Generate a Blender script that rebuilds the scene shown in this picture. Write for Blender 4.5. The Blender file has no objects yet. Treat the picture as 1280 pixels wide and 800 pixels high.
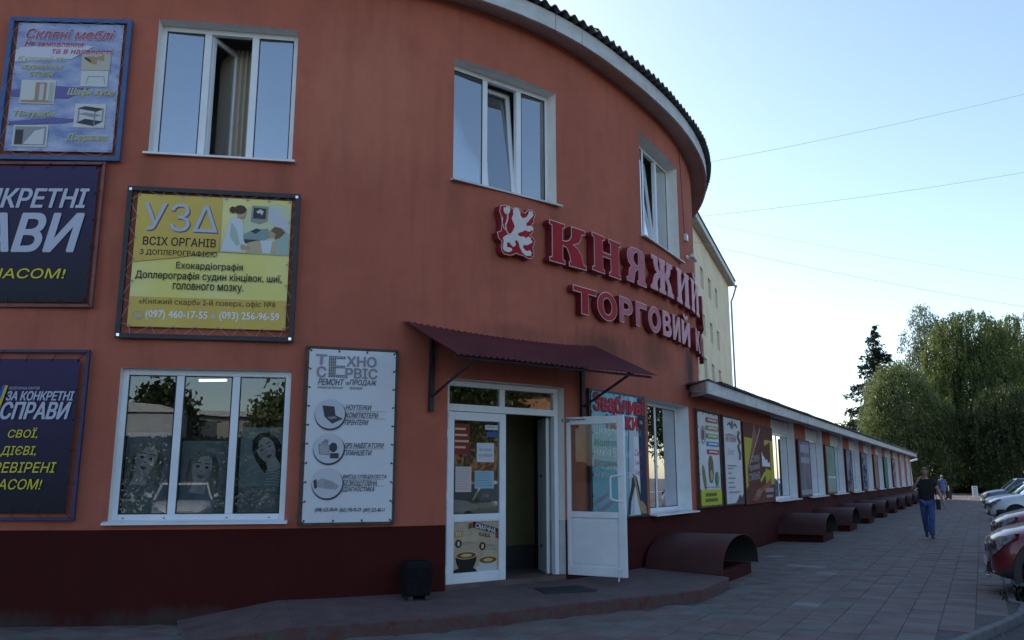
import bpy, bmesh, math, random
from mathutils import Vector, Matrix
random.seed(7)
R = math.radians
sc = bpy.context.scene
col = sc.collection

# ------------------------------------------------------------------ camera, sky, sun
cam = bpy.data.cameras.new('camera'); cam.lens = 29.2; cam.sensor_width = 36; cam.clip_end = 3000; cam.clip_start = 0.05
co = bpy.data.objects.new('camera', cam); col.objects.link(co)
co.location = (0, 0, 1.55); co.rotation_euler = (R(90) + 0.1871, 0, 0)
sc.camera = co
SUN_AZ, SUN_EL = R(-28), R(33)                 # azimuth from +Y towards +X
w_ = bpy.data.worlds.new('World'); sc.world = w_; w_.use_nodes = True
nt = w_.node_tree
bg = nt.nodes['Background']; sky = nt.nodes.new('ShaderNodeTexSky'); sky.sky_type = 'NISHITA'; sky.sun_disc = False
sky.sun_elevation = SUN_EL; sky.sun_rotation = SUN_AZ; sky.air_density = 1.0; sky.dust_density = .7; sky.ozone_density = 1.1
nt.links.new(sky.outputs[0], bg.inputs[0]); bg.inputs[1].default_value = 0.15
sl = bpy.data.lights.new('sun', 'SUN'); sl.energy = 3.6; sl.angle = R(0.53); sl.color = (1, .94, .84)
so = bpy.data.objects.new('sun', sl); col.objects.link(so)
sv = Vector((math.sin(SUN_AZ) * math.cos(SUN_EL), math.cos(SUN_AZ) * math.cos(SUN_EL), math.sin(SUN_EL)))
so.rotation_euler = sv.to_track_quat('Z', 'Y').to_euler(); so.location = (-20, 30, 40)
sc.view_settings.view_transform = 'Standard'; sc.view_settings.look = 'None'
sc.view_settings.exposure = 0.76; sc.view_settings.gamma = 1
sc.cycles.max_bounces = 7; sc.cycles.transparent_max_bounces = 12

# ------------------------------------------------------------------ materials
MC = {}
def mat(name, c, rough=.7, metal=0, var=.0, scale=4., bump=0., bscale=60., c2=None, coat=0, stretch=(1, 1, 1), spec=.5, detail=5, world=False):
    if name in MC: return MC[name]
    m = bpy.data.materials.new(name); m.use_nodes = True; MC[name] = m
    n, l = m.node_tree.nodes, m.node_tree.links
    b = n['Principled BSDF']
    b.inputs['Roughness'].default_value = rough; b.inputs['Metallic'].default_value = metal
    b.inputs['Specular IOR Level'].default_value = spec
    if coat: b.inputs['Coat Weight'].default_value = coat; b.inputs['Coat Roughness'].default_value = .05
    c = tuple(c) + (1,)
    b.inputs['Base Color'].default_value = c
    if var or c2:
        tc = n.new('ShaderNodeTexCoord'); mp = n.new('ShaderNodeMapping'); mp.inputs['Scale'].default_value = stretch
        l.new(n.new('ShaderNodeNewGeometry').outputs['Position'] if world else tc.outputs['Object'], mp.inputs[0])
        nz = n.new('ShaderNodeTexNoise'); nz.inputs['Scale'].default_value = scale; nz.inputs['Detail'].default_value = detail; nz.inputs['Roughness'].default_value = .62
        l.new(mp.outputs[0], nz.inputs['Vector'])
        rp = n.new('ShaderNodeValToRGB'); rp.color_ramp.elements[0].position = .34; rp.color_ramp.elements[1].position = .68
        if c2: a, d = tuple(c2) + (1,), c
        else: a = tuple(x * (1 - var) for x in c[:3]) + (1,); d = tuple(min(1, x * (1 + var)) for x in c[:3]) + (1,)
        rp.color_ramp.elements[0].color = a; rp.color_ramp.elements[1].color = d
        l.new(nz.outputs[0], rp.inputs[0]); l.new(rp.outputs[0], b.inputs['Base Color'])
    if bump:
        tc2 = n.new('ShaderNodeTexCoord'); nb = n.new('ShaderNodeTexNoise'); nb.inputs['Scale'].default_value = bscale; nb.inputs['Detail'].default_value = 6
        l.new(n.new('ShaderNodeNewGeometry').outputs['Position'] if world else tc2.outputs['Object'], nb.inputs['Vector'])
        bp = n.new('ShaderNodeBump'); bp.inputs['Strength'].default_value = bump; bp.inputs['Distance'].default_value = .02
        l.new(nb.outputs[0], bp.inputs['Height']); l.new(bp.outputs[0], b.inputs['Normal'])
    return m

def plaster(name, c, dirt, streak=.35, stains=()):
    """rough rendered wall paint: mottled, faint vertical rain streaks, hairline dirt"""
    m = bpy.data.materials.new(name); m.use_nodes = True
    n, l = m.node_tree.nodes, m.node_tree.links; b = n['Principled BSDF']; b.inputs['Roughness'].default_value = .85
    b.inputs['Specular IOR Level'].default_value = .12
    tc = n.new('ShaderNodeTexCoord')
    def noise(scale, st, det=5, lo=.35, hi=.65):
        mp = n.new('ShaderNodeMapping'); mp.inputs['Scale'].default_value = st; l.new(tc.outputs['Object'], mp.inputs[0])
        z = n.new('ShaderNodeTexNoise'); z.inputs['Scale'].default_value = scale; z.inputs['Detail'].default_value = det; z.inputs['Roughness'].default_value = .6
        l.new(mp.outputs[0], z.inputs['Vector'])
        r = n.new('ShaderNodeMapRange'); r.inputs[1].default_value = lo; r.inputs[2].default_value = hi; l.new(z.outputs[0], r.inputs[0]); return r.outputs[0]
    def mix(f, a, bb, k=1.):
        x = n.new('ShaderNodeMix'); x.data_type = 'RGBA'
        if k != 1.:
            mm = n.new('ShaderNodeMath'); mm.operation = 'MULTIPLY'; l.new(f, mm.inputs[0]); mm.inputs[1].default_value = k; f = mm.outputs[0]
        l.new(f, x.inputs[0])
        for i, v in ((6, a), (7, bb)):
            if isinstance(v, tuple): x.inputs[i].default_value = v + (1,)
            else: l.new(v, x.inputs[i])
        return x.outputs[2]
    c1 = mix(noise(.7, (1, 1, 1)), tuple(x * .9 for x in c), tuple(x * 1.08 for x in c))
    c2 = mix(noise(3, (1, 1, 1), 8, .45, .8), c1, tuple(x * .82 for x in c), .7)
    c3 = mix(noise(5, (1, 1, .06), 4, .52, .85), c2, dirt, streak)
    c4 = mix(noise(26, (1, 1, 1), 4, .62, .75), c3, tuple(min(1, x * 1.3) for x in c), .35)
    for (px, py, pz, rx, rz, dark, k) in stains:      # mould and rain stains, and lighter patches, of their own shape
        sb = n.new('ShaderNodeVectorMath'); sb.operation = 'SUBTRACT'; sb.inputs[1].default_value = (px, py, pz); l.new(tc.outputs['Object'], sb.inputs[0])
        dv = n.new('ShaderNodeVectorMath'); dv.operation = 'MULTIPLY'; dv.inputs[1].default_value = (1 / rx, 1 / rx, 1 / rz); l.new(sb.outputs[0], dv.inputs[0])
        ln = n.new('ShaderNodeVectorMath'); ln.operation = 'LENGTH'; l.new(dv.outputs[0], ln.inputs[0])
        nz2 = n.new('ShaderNodeTexNoise'); nz2.inputs['Scale'].default_value = 5; nz2.inputs['Detail'].default_value = 7; mp2 = n.new('ShaderNodeMapping'); mp2.inputs['Scale'].default_value = (1.3, 1.3, .35); l.new(tc.outputs['Object'], mp2.inputs[0]); l.new(mp2.outputs[0], nz2.inputs['Vector'])
        ad = n.new('ShaderNodeMath'); ad.operation = 'MULTIPLY_ADD'; ad.inputs[1].default_value = -1.3; l.new(nz2.outputs[0], ad.inputs[0]); l.new(ln.outputs[1 if len(ln.outputs) > 1 else 0], ad.inputs[2])
        mr2 = n.new('ShaderNodeMapRange'); mr2.inputs[1].default_value = .45; mr2.inputs[2].default_value = -.25; mr2.inputs[3].default_value = 0; mr2.inputs[4].default_value = k; l.new(ad.outputs[0], mr2.inputs[0])
        c4 = mix(mr2.outputs[0], c4, dark)
    l.new(c4, b.inputs['Base Color'])
    nb = n.new('ShaderNodeTexNoise'); nb.inputs['Scale'].default_value = 90; nb.inputs['Detail'].default_value = 8; l.new(tc.outputs['Object'], nb.inputs['Vector'])
    bp = n.new('ShaderNodeBump'); bp.inputs['Strength'].default_value = .35; bp.inputs['Distance'].default_value = .012
    l.new(nb.outputs[0], bp.inputs['Height']); l.new(bp.outputs[0], b.inputs['Normal'])
    MC[name] = m; return m

def glass(name, tint=(.55, .6, .6), refl=2.0, rough=.0, base=.06):
    m = bpy.data.materials.new(name); m.use_nodes = True; MC[name] = m
    n, l = m.node_tree.nodes, m.node_tree.links; n.remove(n['Principled BSDF']); out = n['Material Output']
    t = n.new('ShaderNodeBsdfTransparent'); t.inputs[0].default_value = tint + (1,)
    g = n.new('ShaderNodeBsdfGlossy'); g.inputs['Roughness'].default_value = rough; g.inputs[0].default_value = (.95, .97, 1, 1)
    # slight pane warp
    tc = n.new('ShaderNodeTexCoord'); z = n.new('ShaderNodeTexNoise'); z.inputs['Scale'].default_value = 1.6; z.inputs['Detail'].default_value = 1; l.new(tc.outputs['Object'], z.inputs['Vector'])
    bp = n.new('ShaderNodeBump'); bp.inputs['Strength'].default_value = .05; bp.inputs['Distance'].default_value = .012; l.new(z.outputs[0], bp.inputs['Height']); l.new(bp.outputs[0], g.inputs['Normal'])
    f = n.new('ShaderNodeFresnel'); f.inputs[0].default_value = 1.5
    mu = n.new('ShaderNodeMath'); mu.operation = 'MULTIPLY_ADD'; mu.use_clamp = True; mu.inputs[1].default_value = refl; mu.inputs[2].default_value = base; l.new(f.outputs[0], mu.inputs[0])
    x = n.new('ShaderNodeMixShader'); l.new(mu.outputs[0], x.inputs[0]); l.new(t.outputs[0], x.inputs[1]); l.new(g.outputs[0], x.inputs[2]); l.new(x.outputs[0], out.inputs[0])
    return m

def leafmat(name, c1, c2, tr=.45):
    m = bpy.data.materials.new(name); m.use_nodes = True; MC[name] = m
    n, l = m.node_tree.nodes, m.node_tree.links; n.remove(n['Principled BSDF']); out = n['Material Output']
    tc = n.new('ShaderNodeTexCoord'); z = n.new('ShaderNodeTexNoise'); z.inputs['Scale'].default_value = .9; z.inputs['Detail'].default_value = 6; l.new(tc.outputs['Object'], z.inputs['Vector'])
    rp = n.new('ShaderNodeValToRGB'); rp.color_ramp.elements[0].position = .38; rp.color_ramp.elements[1].position = .62
    rp.color_ramp.elements[0].color = c1 + (1,); rp.color_ramp.elements[1].color = c2 + (1,); l.new(z.outputs[0], rp.inputs[0])
    d = n.new('ShaderNodeBsdfDiffuse'); t = n.new('ShaderNodeBsdfTranslucent'); g = n.new('ShaderNodeBsdfGlossy'); g.inputs['Roughness'].default_value = .5
    l.new(rp.outputs[0], d.inputs[0]); l.new(rp.outputs[0], t.inputs[0]); g.inputs[0].default_value = (.5, .5, .5, 1)
    x = n.new('ShaderNodeMixShader'); x.inputs[0].default_value = tr; l.new(d.outputs[0], x.inputs[1]); l.new(t.outputs[0], x.inputs[2])
    y = n.new('ShaderNodeMixShader'); y.inputs[0].default_value = .05; l.new(x.outputs[0], y.inputs[1]); l.new(g.outputs[0], y.inputs[2]); l.new(y.outputs[0], out.inputs[0])
    return m

MO = (.055, .045, .035)
WALL = plaster('terracotta_plaster', (.445, .134, .088), (.17, .075, .055), .45, stains=((3.45, 15.5, 3.5, .55, .62, MO, .85), (1.3, 12.2, 3.42, 1.0, .30, MO, .55), (2.4, 13.7, 3.6, .8, .35, MO, .40), (.1, 10.9, 3.42, .9, .16, MO, .3),
    (-4.3, 9.3, 5.0, .16, .42, (.24, .09, .06), .4), (-2.75, 9.55, 5.0, .14, .36, (.24, .09, .06), .4), (-.75, 10.3, 5.05, .14, .4, (.24, .09, .06), .4), (.62, 11.35, 5.05, .13, .4, (.24, .09, .06), .5), (2.15, 13.3, 5.2, .13, .4, (.24, .09, .06), .5), (3.15, 15.0, 5.25, .13, .42, (.24, .09, .06), .5), (-6.2, 9.2, 4.2, 1.6, .8, (.52, .21, .14), .5), (-1.8, 9.85, 6.2, 1.0, 1.2, (.52, .19, .12), .5)))  # the last two entries lighten the wall in soft patches
PLINTH = plaster('burgundy_plinth_paint', (.060, .0105, .009), (.03, .012, .012), .45, stains=tuple((x, y, .02, .9, .16, (.06, .045, .04), .8) for x, y in ((-7.5, 9.2), (-5.6, 9.25), (-3.6, 9.4), (-1.9, 9.8), (2.6, 14.2), (5, 18), (8, 23))))
PIER = plaster('terracotta_pier', (.40, .11, .07), (.2, .08, .06), .3)
REVEAL = plaster('cream_reveal_paint', (.80, .77, .72), (.55, .50, .44), .3)
WHITEWALL = plaster('white_reveal_paint', (.80, .80, .80), (.45, .44, .42), .3)
YELLOW = plaster('pale_yellow_plaster', (.82, .69, .49), (.62, .53, .40), .3)
PVC = mat('white_pvc', (.74, .76, .79), .35, var=.06, scale=3, bump=.03, bscale=20)
PVCD = mat('white_pvc_weathered', (.62, .63, .64), .45, c2=(.50, .49, .46), scale=5)
SEAL = mat('black_gasket', (.02, .02, .022), .6)
FASC = mat('white_fascia', (.62, .63, .64), .55, c2=(.47, .46, .44), scale=3, stretch=(1, 1, 2), bump=.05)
SOFF = mat('soffit_board', (.52, .45, .40), .8, c2=(.40, .33, .28), scale=2)
SLATE = mat('asbestos_slate', (.14, .14, .14), .9, c2=(.07, .075, .075), scale=3, bump=.4, bscale=40)
SLATER = mat('slate_flat_roof', (.17, .17, .16), .95, var=.2, scale=.5)
MAROON = mat('maroon_corrugated_steel', (.115, .028, .034), .42, c2=(.075, .02, .026), scale=2.5, bump=.05, bscale=15)
HOODM = mat('brown_steel_sheet', (.085, .026, .023), .5, spec=.3, c2=(.05, .018, .017), scale=3, bump=.06, bscale=10)
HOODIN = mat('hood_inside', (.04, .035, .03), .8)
BLACKM = mat('black_steel', (.02, .02, .023), .5, var=.3, scale=8)
BLUEM = mat('blue_steel_frame', (.06, .12, .28), .5, c2=(.04, .08, .2), scale=6)
NAVYM = mat('navy_steel_frame', (.03, .035, .10), .5, var=.3, scale=6)
REDM = mat('red_brown_steel_frame', (.20, .065, .055), .55, var=.2, scale=6)
BROWNF = mat('brown_wood_frame', (.10, .065, .045), .7, c2=(.05, .032, .025), scale=9)
ROPE = mat('lacing_cord', (.45, .44, .42), .8)
GLASS = glass('window_glass', (.6, .64, .64), 3.0, base=.2)
GLASSD = glass('shop_glass', (.82, .85, .84), 1.7, base=.0)
GLASSC = glass('clear_door_glass', (.85, .9, .88), .5, base=.0)
ROOM = mat('room_wall', (.55, .53, .48), .9, var=.1)
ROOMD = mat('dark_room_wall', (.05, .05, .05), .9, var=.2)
OLIVE = mat('olive_lobby_wall', (.19, .165, .075), .9, var=.1)
BLIND = mat('blue_grey_blind', (.52, .58, .66), .5, var=.05)
CONC = mat('worn_pink_concrete', (.15, .095, .088), .85, c2=(.085, .062, .06), scale=3.5, bump=.3, bscale=35)
CONCRED = mat('chipped_red_concrete', (.12, .03, .026), .85, c2=(.085, .075, .07), scale=9, bump=.6, bscale=25)
KERB = mat('kerb_concrete', (.16, .16, .155), .85, c2=(.10, .10, .10), scale=6, bump=.3)
SLAB1 = mat('pink_paving', (.215, .148, .132), .85, c2=(.13, .094, .088), scale=2.2, bump=.35, bscale=45, world=True, detail=9, spec=.3)
SLAB2 = mat('bluegrey_paving', (.195, .185, .165), .85, c2=(.125, .12, .11), scale=2.2, bump=.35, bscale=45, world=True, detail=9, spec=.3)
SLAB3 = mat('violet_grey_paving', (.19, .163, .15), .85, c2=(.122, .106, .10), scale=2.2, bump=.35, bscale=45, world=True, detail=9, spec=.3)
SLAB4 = mat('pale_paving', (.27, .27, .26), .85, c2=(.2, .2, .19), scale=2.2, bump=.35, bscale=45, world=True, detail=9, spec=.3)
JOINT = mat('joint_sand', (.085, .08, .078), .95, var=.2, scale=8)
ASPH = mat('gravelly_ground', (.095, .09, .09), .95, c2=(.055, .052, .052), scale=5, bump=.8, bscale=30)
SOIL = mat('bare_soil', (.12, .10, .085), .95, c2=(.065, .055, .045), scale=9, bump=.9, bscale=25)
ROADL = mat('pale_road', (.30, .28, .26), .9, var=.1, scale=3)
GRASS = leafmat('grass_blades', (.02, .03, .012), (.05, .06, .022), .3)
PRINTS = {}
def ink(name, c, rough=.6): return mat('ink_' + name, c, rough, spec=.2)
WHITE = ink('white', (.72, .74, .76)); NAVY = None
YEL = ink('yellow', (.72, .60, .05)); LILAC = ink('lilac_white', (.50, .52, .62)); BLACKI = ink('black', (.025, .025, .03)); GREYI = ink('grey', (.26, .25, .27))
REDI = ink('red', (.55, .03, .05)); DRED = ink('dark_red', (.28, .03, .03))
LETSIDE = mat('letter_side_red', (.20, .012, .02), .5); LETCREAM = mat('letter_border', (.60, .46, .40), .5)
LETRED = mat('letter_face_red', (.36, .008, .018), .5, var=.15, scale=3, spec=.15); LETPINK = mat('letter_face_faded', (.50, .10, .15), .45, c2=(.38, .05, .09), scale=4, spec=.3)
LETPALE = mat('letter_face_pale', (.62, .26, .32), .45, c2=(.52, .15, .21), scale=4, spec=.3)
LETWHITE = mat('letter_face_white', (.62, .58, .55), .4, var=.08, scale=8)
CHROME = mat('chrome', (.7, .7, .72), .12, 1); RUBBER = mat('tyre_rubber', (.018, .018, .02), .85, var=.2, scale=9)
BARK = mat('birch_bark', (.30, .28, .25), .9, c2=(.06, .05, .045), scale=4, bump=.5); BARKD = mat('dark_bark', (.07, .055, .04), .95, var=.4, scale=5, bump=.6)

# ------------------------------------------------------------------ helpers
def tag(o, label=None, cat=None, group=None, kind=None):
    if label: o['label'] = label
    if cat: o['category'] = cat
    if group: o['group'] = group
    if kind: o['kind'] = kind
    return o
def link(name, me, parent=None, loc=(0, 0, 0), rz=0):
    o = bpy.data.objects.new(name, me); col.objects.link(o)
    if parent: o.parent = parent
    o.location = loc; o.rotation_euler = (0, 0, rz); return o
def thing(name, label, cat, loc=(0, 0, 0), rz=0, group=None):
    return tag(link(name, None, None, loc, rz), label, cat, group)
def copy_tree(o, parent=None):
    c = o.copy(); col.objects.link(c); c.parent = parent
    for ch in o.children: copy_tree(ch, c)
    return c
class MB:
    def __init__(s): s.v = []; s.f = []; s.m = []; s.mi = 0
    def add(s, vs, fs, mi=None):
        b = len(s.v); s.v += [tuple(v) for v in vs]; s.f += [tuple(b + i for i in f) for f in fs]; s.m += [s.mi if mi is None else mi] * len(fs); return s
    def box(s, x0, x1, y0, y1, z0, z1, mi=None):
        return s.add([(x0, y0, z0), (x1, y0, z0), (x1, y1, z0), (x0, y1, z0), (x0, y0, z1), (x1, y0, z1), (x1, y1, z1), (x0, y1, z1)],
                     [(0, 3, 2, 1), (4, 5, 6, 7), (0, 1, 5, 4), (1, 2, 6, 5), (2, 3, 7, 6), (3, 0, 4, 7)], mi)
    def tube(s, p, q, r, n=8, r2=None, mi=None, cap=True):
        p, q = Vector(p), Vector(q); d = (q - p)
        if d.length < 1e-6: return s
        d.normalize(); a = d.orthogonal().normalized(); b = d.cross(a); r2 = r if r2 is None else r2
        vs = [p + (a * math.cos(t) + b * math.sin(t)) * r for t in [2 * math.pi * k / n for k in range(n)]] + [q + (a * math.cos(t) + b * math.sin(t)) * r2 for t in [2 * math.pi * k / n for k in range(n)]]
        fs = [(k, (k + 1) % n, n + (k + 1) % n, n + k) for k in range(n)]
        if cap: fs += [tuple(range(n))[::-1], tuple(range(n, 2 * n))]
        return s.add(vs, fs, mi)
    def path(s, pts, r, n=6, mi=None):
        for a, b in zip(pts, pts[1:]): s.tube(a, b, r, n, mi=mi)
        return s
    def prism(s, pts, y0, y1, mi=None):          # outline in x,z extruded along y
        n = len(pts); a = sum(pts[i][0] * pts[(i + 1) % n][1] - pts[(i + 1) % n][0] * pts[i][1] for i in range(n))
        if a < 0: pts = pts[::-1]
        vs = [(x, y0, z) for x, z in pts] + [(x, y1, z) for x, z in pts]
        return s.add(vs, [tuple(range(n))] + [tuple(range(2 * n - 1, n - 1, -1))] + [(i, n + i, n + (i + 1) % n, (i + 1) % n) for i in range(n)], mi)
    def lathe(s, prof, n=20, c=(0, 0, 0), axis='z', mi=None):
        vs = []; k = len(prof)
        for i in range(n):
            t = 2 * math.pi * i / n
            for r, h in prof:
                p = (r * math.cos(t), r * math.sin(t), h) if axis == 'z' else (r * math.cos(t), h, r * math.sin(t))
                vs.append((p[0] + c[0], p[1] + c[1], p[2] + c[2]))
        return s.add(vs, [(i * k + j, ((i + 1) % n) * k + j, ((i + 1) % n) * k + j + 1, i * k + j + 1) for i in range(n) for j in range(k - 1)], mi)
    def mesh(s, name='m', mats=(), smooth=False, ang=35):
        me = bpy.data.meshes.new(name); me.from_pydata(s.v, [], s.f)
        for m in (mats if isinstance(mats, (list, tuple)) else [mats]): me.materials.append(m)
        me.polygons.foreach_set('material_index', s.m)
        if smooth:
            me.polygons.foreach_set('use_smooth', [True] * len(me.polygons)); me.set_sharp_from_angle(angle=R(ang))
        me.update(); return me
    def build(s, name, mats, parent=None, loc=(0, 0, 0), rz=0, smooth=False, ang=35, bevel=0, label=None):
        o = link(name, s.mesh(name, mats, smooth, ang), parent, loc, rz)
        if bevel: b = o.modifiers.new('bevel', 'BEVEL'); b.width = bevel; b.segments = 2; b.limit_method = 'ANGLE'
        if label: o['label'] = label
        return o
def evalmesh(o, remove=True):
    dg = bpy.context.evaluated_depsgraph_get(); me = bpy.data.meshes.new_from_object(o.evaluated_get(dg))
    if remove: bpy.data.objects.remove(o)
    return me

TXT = {}
def text_mesh(body, bold=0.):
    k = (body, bold)
    if k in TXT: return TXT[k]
    c = bpy.data.curves.new('t', 'FONT'); c.body = body; c.size = 1; c.resolution_u = 2; c.fill_mode = 'FRONT'
    try: c.fill_mode = 'NONE'
    except TypeError: pass
    c.dimensions = '3D'
    try: c.fill_mode = 'NONE'
    except TypeError: pass
    o = bpy.data.objects.new('t', c); col.objects.link(o); me = evalmesh(o)
    pv = [Vector((v.co.x, v.co.y)) for v in me.vertices]; ed = [tuple(e.vertices) for e in me.edges]
    nxt = {}; 
    for a, b in ed: nxt.setdefault(a, []).append(b); nxt.setdefault(b, []).append(a)
    seen = set(); loops = []
    for st in range(len(pv)):          # walk each outline in vertex order so its direction is kept
        if st in seen or st not in nxt: continue
        lp = [st]; seen.add(st); cur = st + 1 if st + 1 in nxt[st] else nxt[st][0]
        while cur not in seen:
            lp.append(cur); seen.add(cur); c2 = [q for q in nxt[cur] if q not in seen]
            if not c2: break
            cur = cur + 1 if cur + 1 in c2 else c2[0]
        loops.append(lp)
    from mathutils.geometry import delaunay_2d_cdt
    cv, ce, cf, *_r = delaunay_2d_cdt(pv, [(lp[i], lp[(i + 1) % len(lp)]) for lp in loops for i in range(len(lp))], [], 0, 1e-6)
    boxes = [(min(pv[i].x for i in lp), max(pv[i].x for i in lp), lp) for lp in loops]; fs = []
    for f in cf:
        gx = sum(cv[i].x for i in f) / len(f); gy = sum(cv[i].y for i in f) / len(f); wn = 0
        for lo, hi, lp in boxes:
            if not lo <= gx <= hi: continue
            for i in range(len(lp)):
                a, b = pv[lp[i]], pv[lp[(i + 1) % len(lp)]]
                if (a.y > gy) != (b.y > gy) and a.x + (gy - a.y) * (b.x - a.x) / (b.y - a.y) > gx: wn += 1 if b.y > a.y else -1
        if wn: fs.append(tuple(f))
    vs = [(v.x, v.y) for v in cv]
    TXT[k] = (vs, fs); return TXT[k]
def lettering(parent, body, x0, z0, x1, z1, m, y=-.004, bold=.02, shear=0., rot=0., name='lettering'):
    """flat lettering laid on a board face (front is -y), fitted to the rectangle"""
    vs, fs = text_mesh(body, 0.)
    if not vs: return
    ax, bx = min(v[0] for v in vs), max(v[0] for v in vs); ay, by = min(v[1] for v in vs), max(v[1] for v in vs)
    H = z1 - z0; W = (x1 - x0) - abs(shear) * H; out = []
    for x, yv in vs:
        u = (x - ax) / (bx - ax) * W; v = (yv - ay) / (by - ay) * H; X, Z = x0 + u + shear * v, z0 + v
        if rot:
            cx, cz = x0, z0; c_, s_ = math.cos(rot), math.sin(rot); X, Z = cx + (X - cx) * c_ - (Z - cz) * s_, cz + (X - cx) * s_ + (Z - cz) * c_
        out.append((X, y, Z))
    mb = MB(); e = bold * (z1 - z0) * .55      # weight comes from a few closely shifted strokes
    for k, (dx, dz) in enumerate(((0, 0),) if bold < .008 else ((-e, 0), (e, 0), (0, e), (0, -e)) if bold < .035 else ((-e, e), (e, e), (e, -e), (-e, -e), (0, 0), (-e * 1.5, 0), (e * 1.5, 0))):
        mb.add([(x + dx, yy - k * .00015, z + dz) for x, yy, z in out], fs)
    return tag(mb.build(name, m, parent), kind='stuff' if bold >= .008 else None)
def flat(parent, name, pts, m, y=-.003):
    mb = MB(); n = len(pts); a = sum(pts[i][0] * pts[(i + 1) % n][1] - pts[(i + 1) % n][0] * pts[i][1] for i in range(n))
    if a < 0: pts = pts[::-1]
    mb.add([(x, y, z) for x, z in pts], [tuple(range(n))]); return mb.build(name, m, parent)
def rect(parent, name, x0, z0, x1, z1, m, y=-.003): return flat(parent, name, [(x0, z0), (x1, z0), (x1, z1), (x0, z1)], m, y)
def ell(cx, cz, rx, rz, n=24, a0=0, a1=360, rot=0):
    out = []
    for k in range(n + (0 if a1 - a0 >= 360 else 1)):
        t = R(a0 + (a1 - a0) * k / n); x, z = rx * math.cos(t), rz * math.sin(t); c_, s_ = math.cos(rot), math.sin(rot)
        out.append((cx + x * c_ - z * s_, cz + x * s_ + z * c_))
    return out

# ------------------------------------------------------------------ plan of the place
# street front: a smooth curve (arc length s, heading phi) that straightens into the low wing (distance w along it)
SM = 26.; KN = [-1.65, .142, 3.816, 14.146, 32.319, 51.527, 57.746, 67.675, 79.561, 93.315, 108.006, 123.044, 138.132]
NS = 521; DS = SM / (NS - 1)
def phi_at(s):
    if s <= 0: return R(KN[0])
    if s >= SM: return R(KN[-1])
    k = s / SM * 12; i = min(11, int(k)); return R(KN[i] + (KN[i + 1] - KN[i]) * (k - i))
CX, CY = [-8.924], [9.241]
for i in range(1, NS):
    a = (phi_at((i - 1) * DS) + phi_at(i * DS)) / 2; CX.append(CX[-1] + math.cos(a) * DS); CY.append(CY[-1] + math.sin(a) * DS)
def P(s, e=0.):
    if s < 0: x, y = CX[0] + s * math.cos(R(KN[0])), CY[0] + s * math.sin(R(KN[0]))
    elif s > SM: x, y = CX[-1] + (s - SM) * math.cos(R(KN[-1])), CY[-1] + (s - SM) * math.sin(R(KN[-1]))
    else:
        k = s / DS; i = min(NS - 2, int(k)); f = k - i; x, y = CX[i] + (CX[i + 1] - CX[i]) * f, CY[i] + (CY[i + 1] - CY[i]) * f
    a = phi_at(s); return Vector((x + e * math.sin(a), y - e * math.cos(a)))
WU = Vector((.48645, .87371)); WN = Vector((.87371, -.48645)); WP = 4.5377; WANG = math.atan2(WU.y, WU.x)
def W(w, d=0.): return WU * w + WN * (d - WP)
SJ, WJ = 13.6, 13.71       # where the curve runs into the wing
def frame2(a, b):
    d = b - a; return a, math.atan2(d.y, d.x), d.length

def T(t, e=0.): return P(t, e) if t <= SJ else W(WJ + t - SJ, e)     # street line of the ground floor
def tw(w): return w - WJ + SJ
def wall_sheet(name, fn, t0, t1, z0, z1, holes, mats, parent, depth=.25, step=.3, revmat=1, skipz=()):
    """rendered wall with real openings and reveals; holes = (t0,t1,z0,z1,depth,material)"""
    ts = {round(t0, 4), round(t1, 4)}; zs = {z0, z1}
    n = max(1, int((t1 - t0) / step)); ts |= {round(t0 + (t1 - t0) * i / n, 4) for i in range(n + 1)}
    for h in holes:
        ts = {t for t in ts if not (abs(t - h[0]) < .06 or abs(t - h[1]) < .06)} | {h[0], h[1]}
        zs |= {max(z0, min(z1, h[2])), max(z0, min(z1, h[3]))}
    ts, zs = sorted(t for t in ts if t0 <= t <= t1), sorted(zs); mb = MB(); idx = {}
    def vid(t, z, e=0.):
        k = (t, z, e)
        if k not in idx: p = fn(t, e); idx[k] = len(mb.v); mb.v.append((p.x, p.y, z))
        return idx[k]
    for a, b in zip(ts, ts[1:]):
        for c, d in zip(zs, zs[1:]):
            m, q = (a + b) / 2, (c + d) / 2
            if any(h[0] < m < h[1] and h[2] < q < h[3] for h in holes): continue
            mb.f.append((vid(a, c), vid(b, c), vid(b, d), vid(a, d))); mb.m.append(0)
    for h in holes:
        lo, hi = max(z0, h[2]), min(z1, h[3]); dd = -h[4]; hm = h[5]
        if hi <= lo: continue
        tt = [t for t in ts if h[0] <= t <= h[1]]
        for t, fl in ((h[0], 1), (h[1], 0)):
            q = (vid(t, lo), vid(t, hi), vid(t, hi, dd), vid(t, lo, dd)); mb.f.append(q[::-1] if fl else q); mb.m.append(hm)
        for a, b in zip(tt, tt[1:]):
            if h[3] <= z1: q = (vid(a, hi), vid(b, hi), vid(b, hi, dd), vid(a, hi, dd)); mb.f.append(q); mb.m.append(hm)
            if h[2] >= z0: q = (vid(a, lo), vid(a, lo, dd), vid(b, lo, dd), vid(b, lo)); mb.f.append(q); mb.m.append(hm)
    return mb.build(name, mats, parent)

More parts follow.
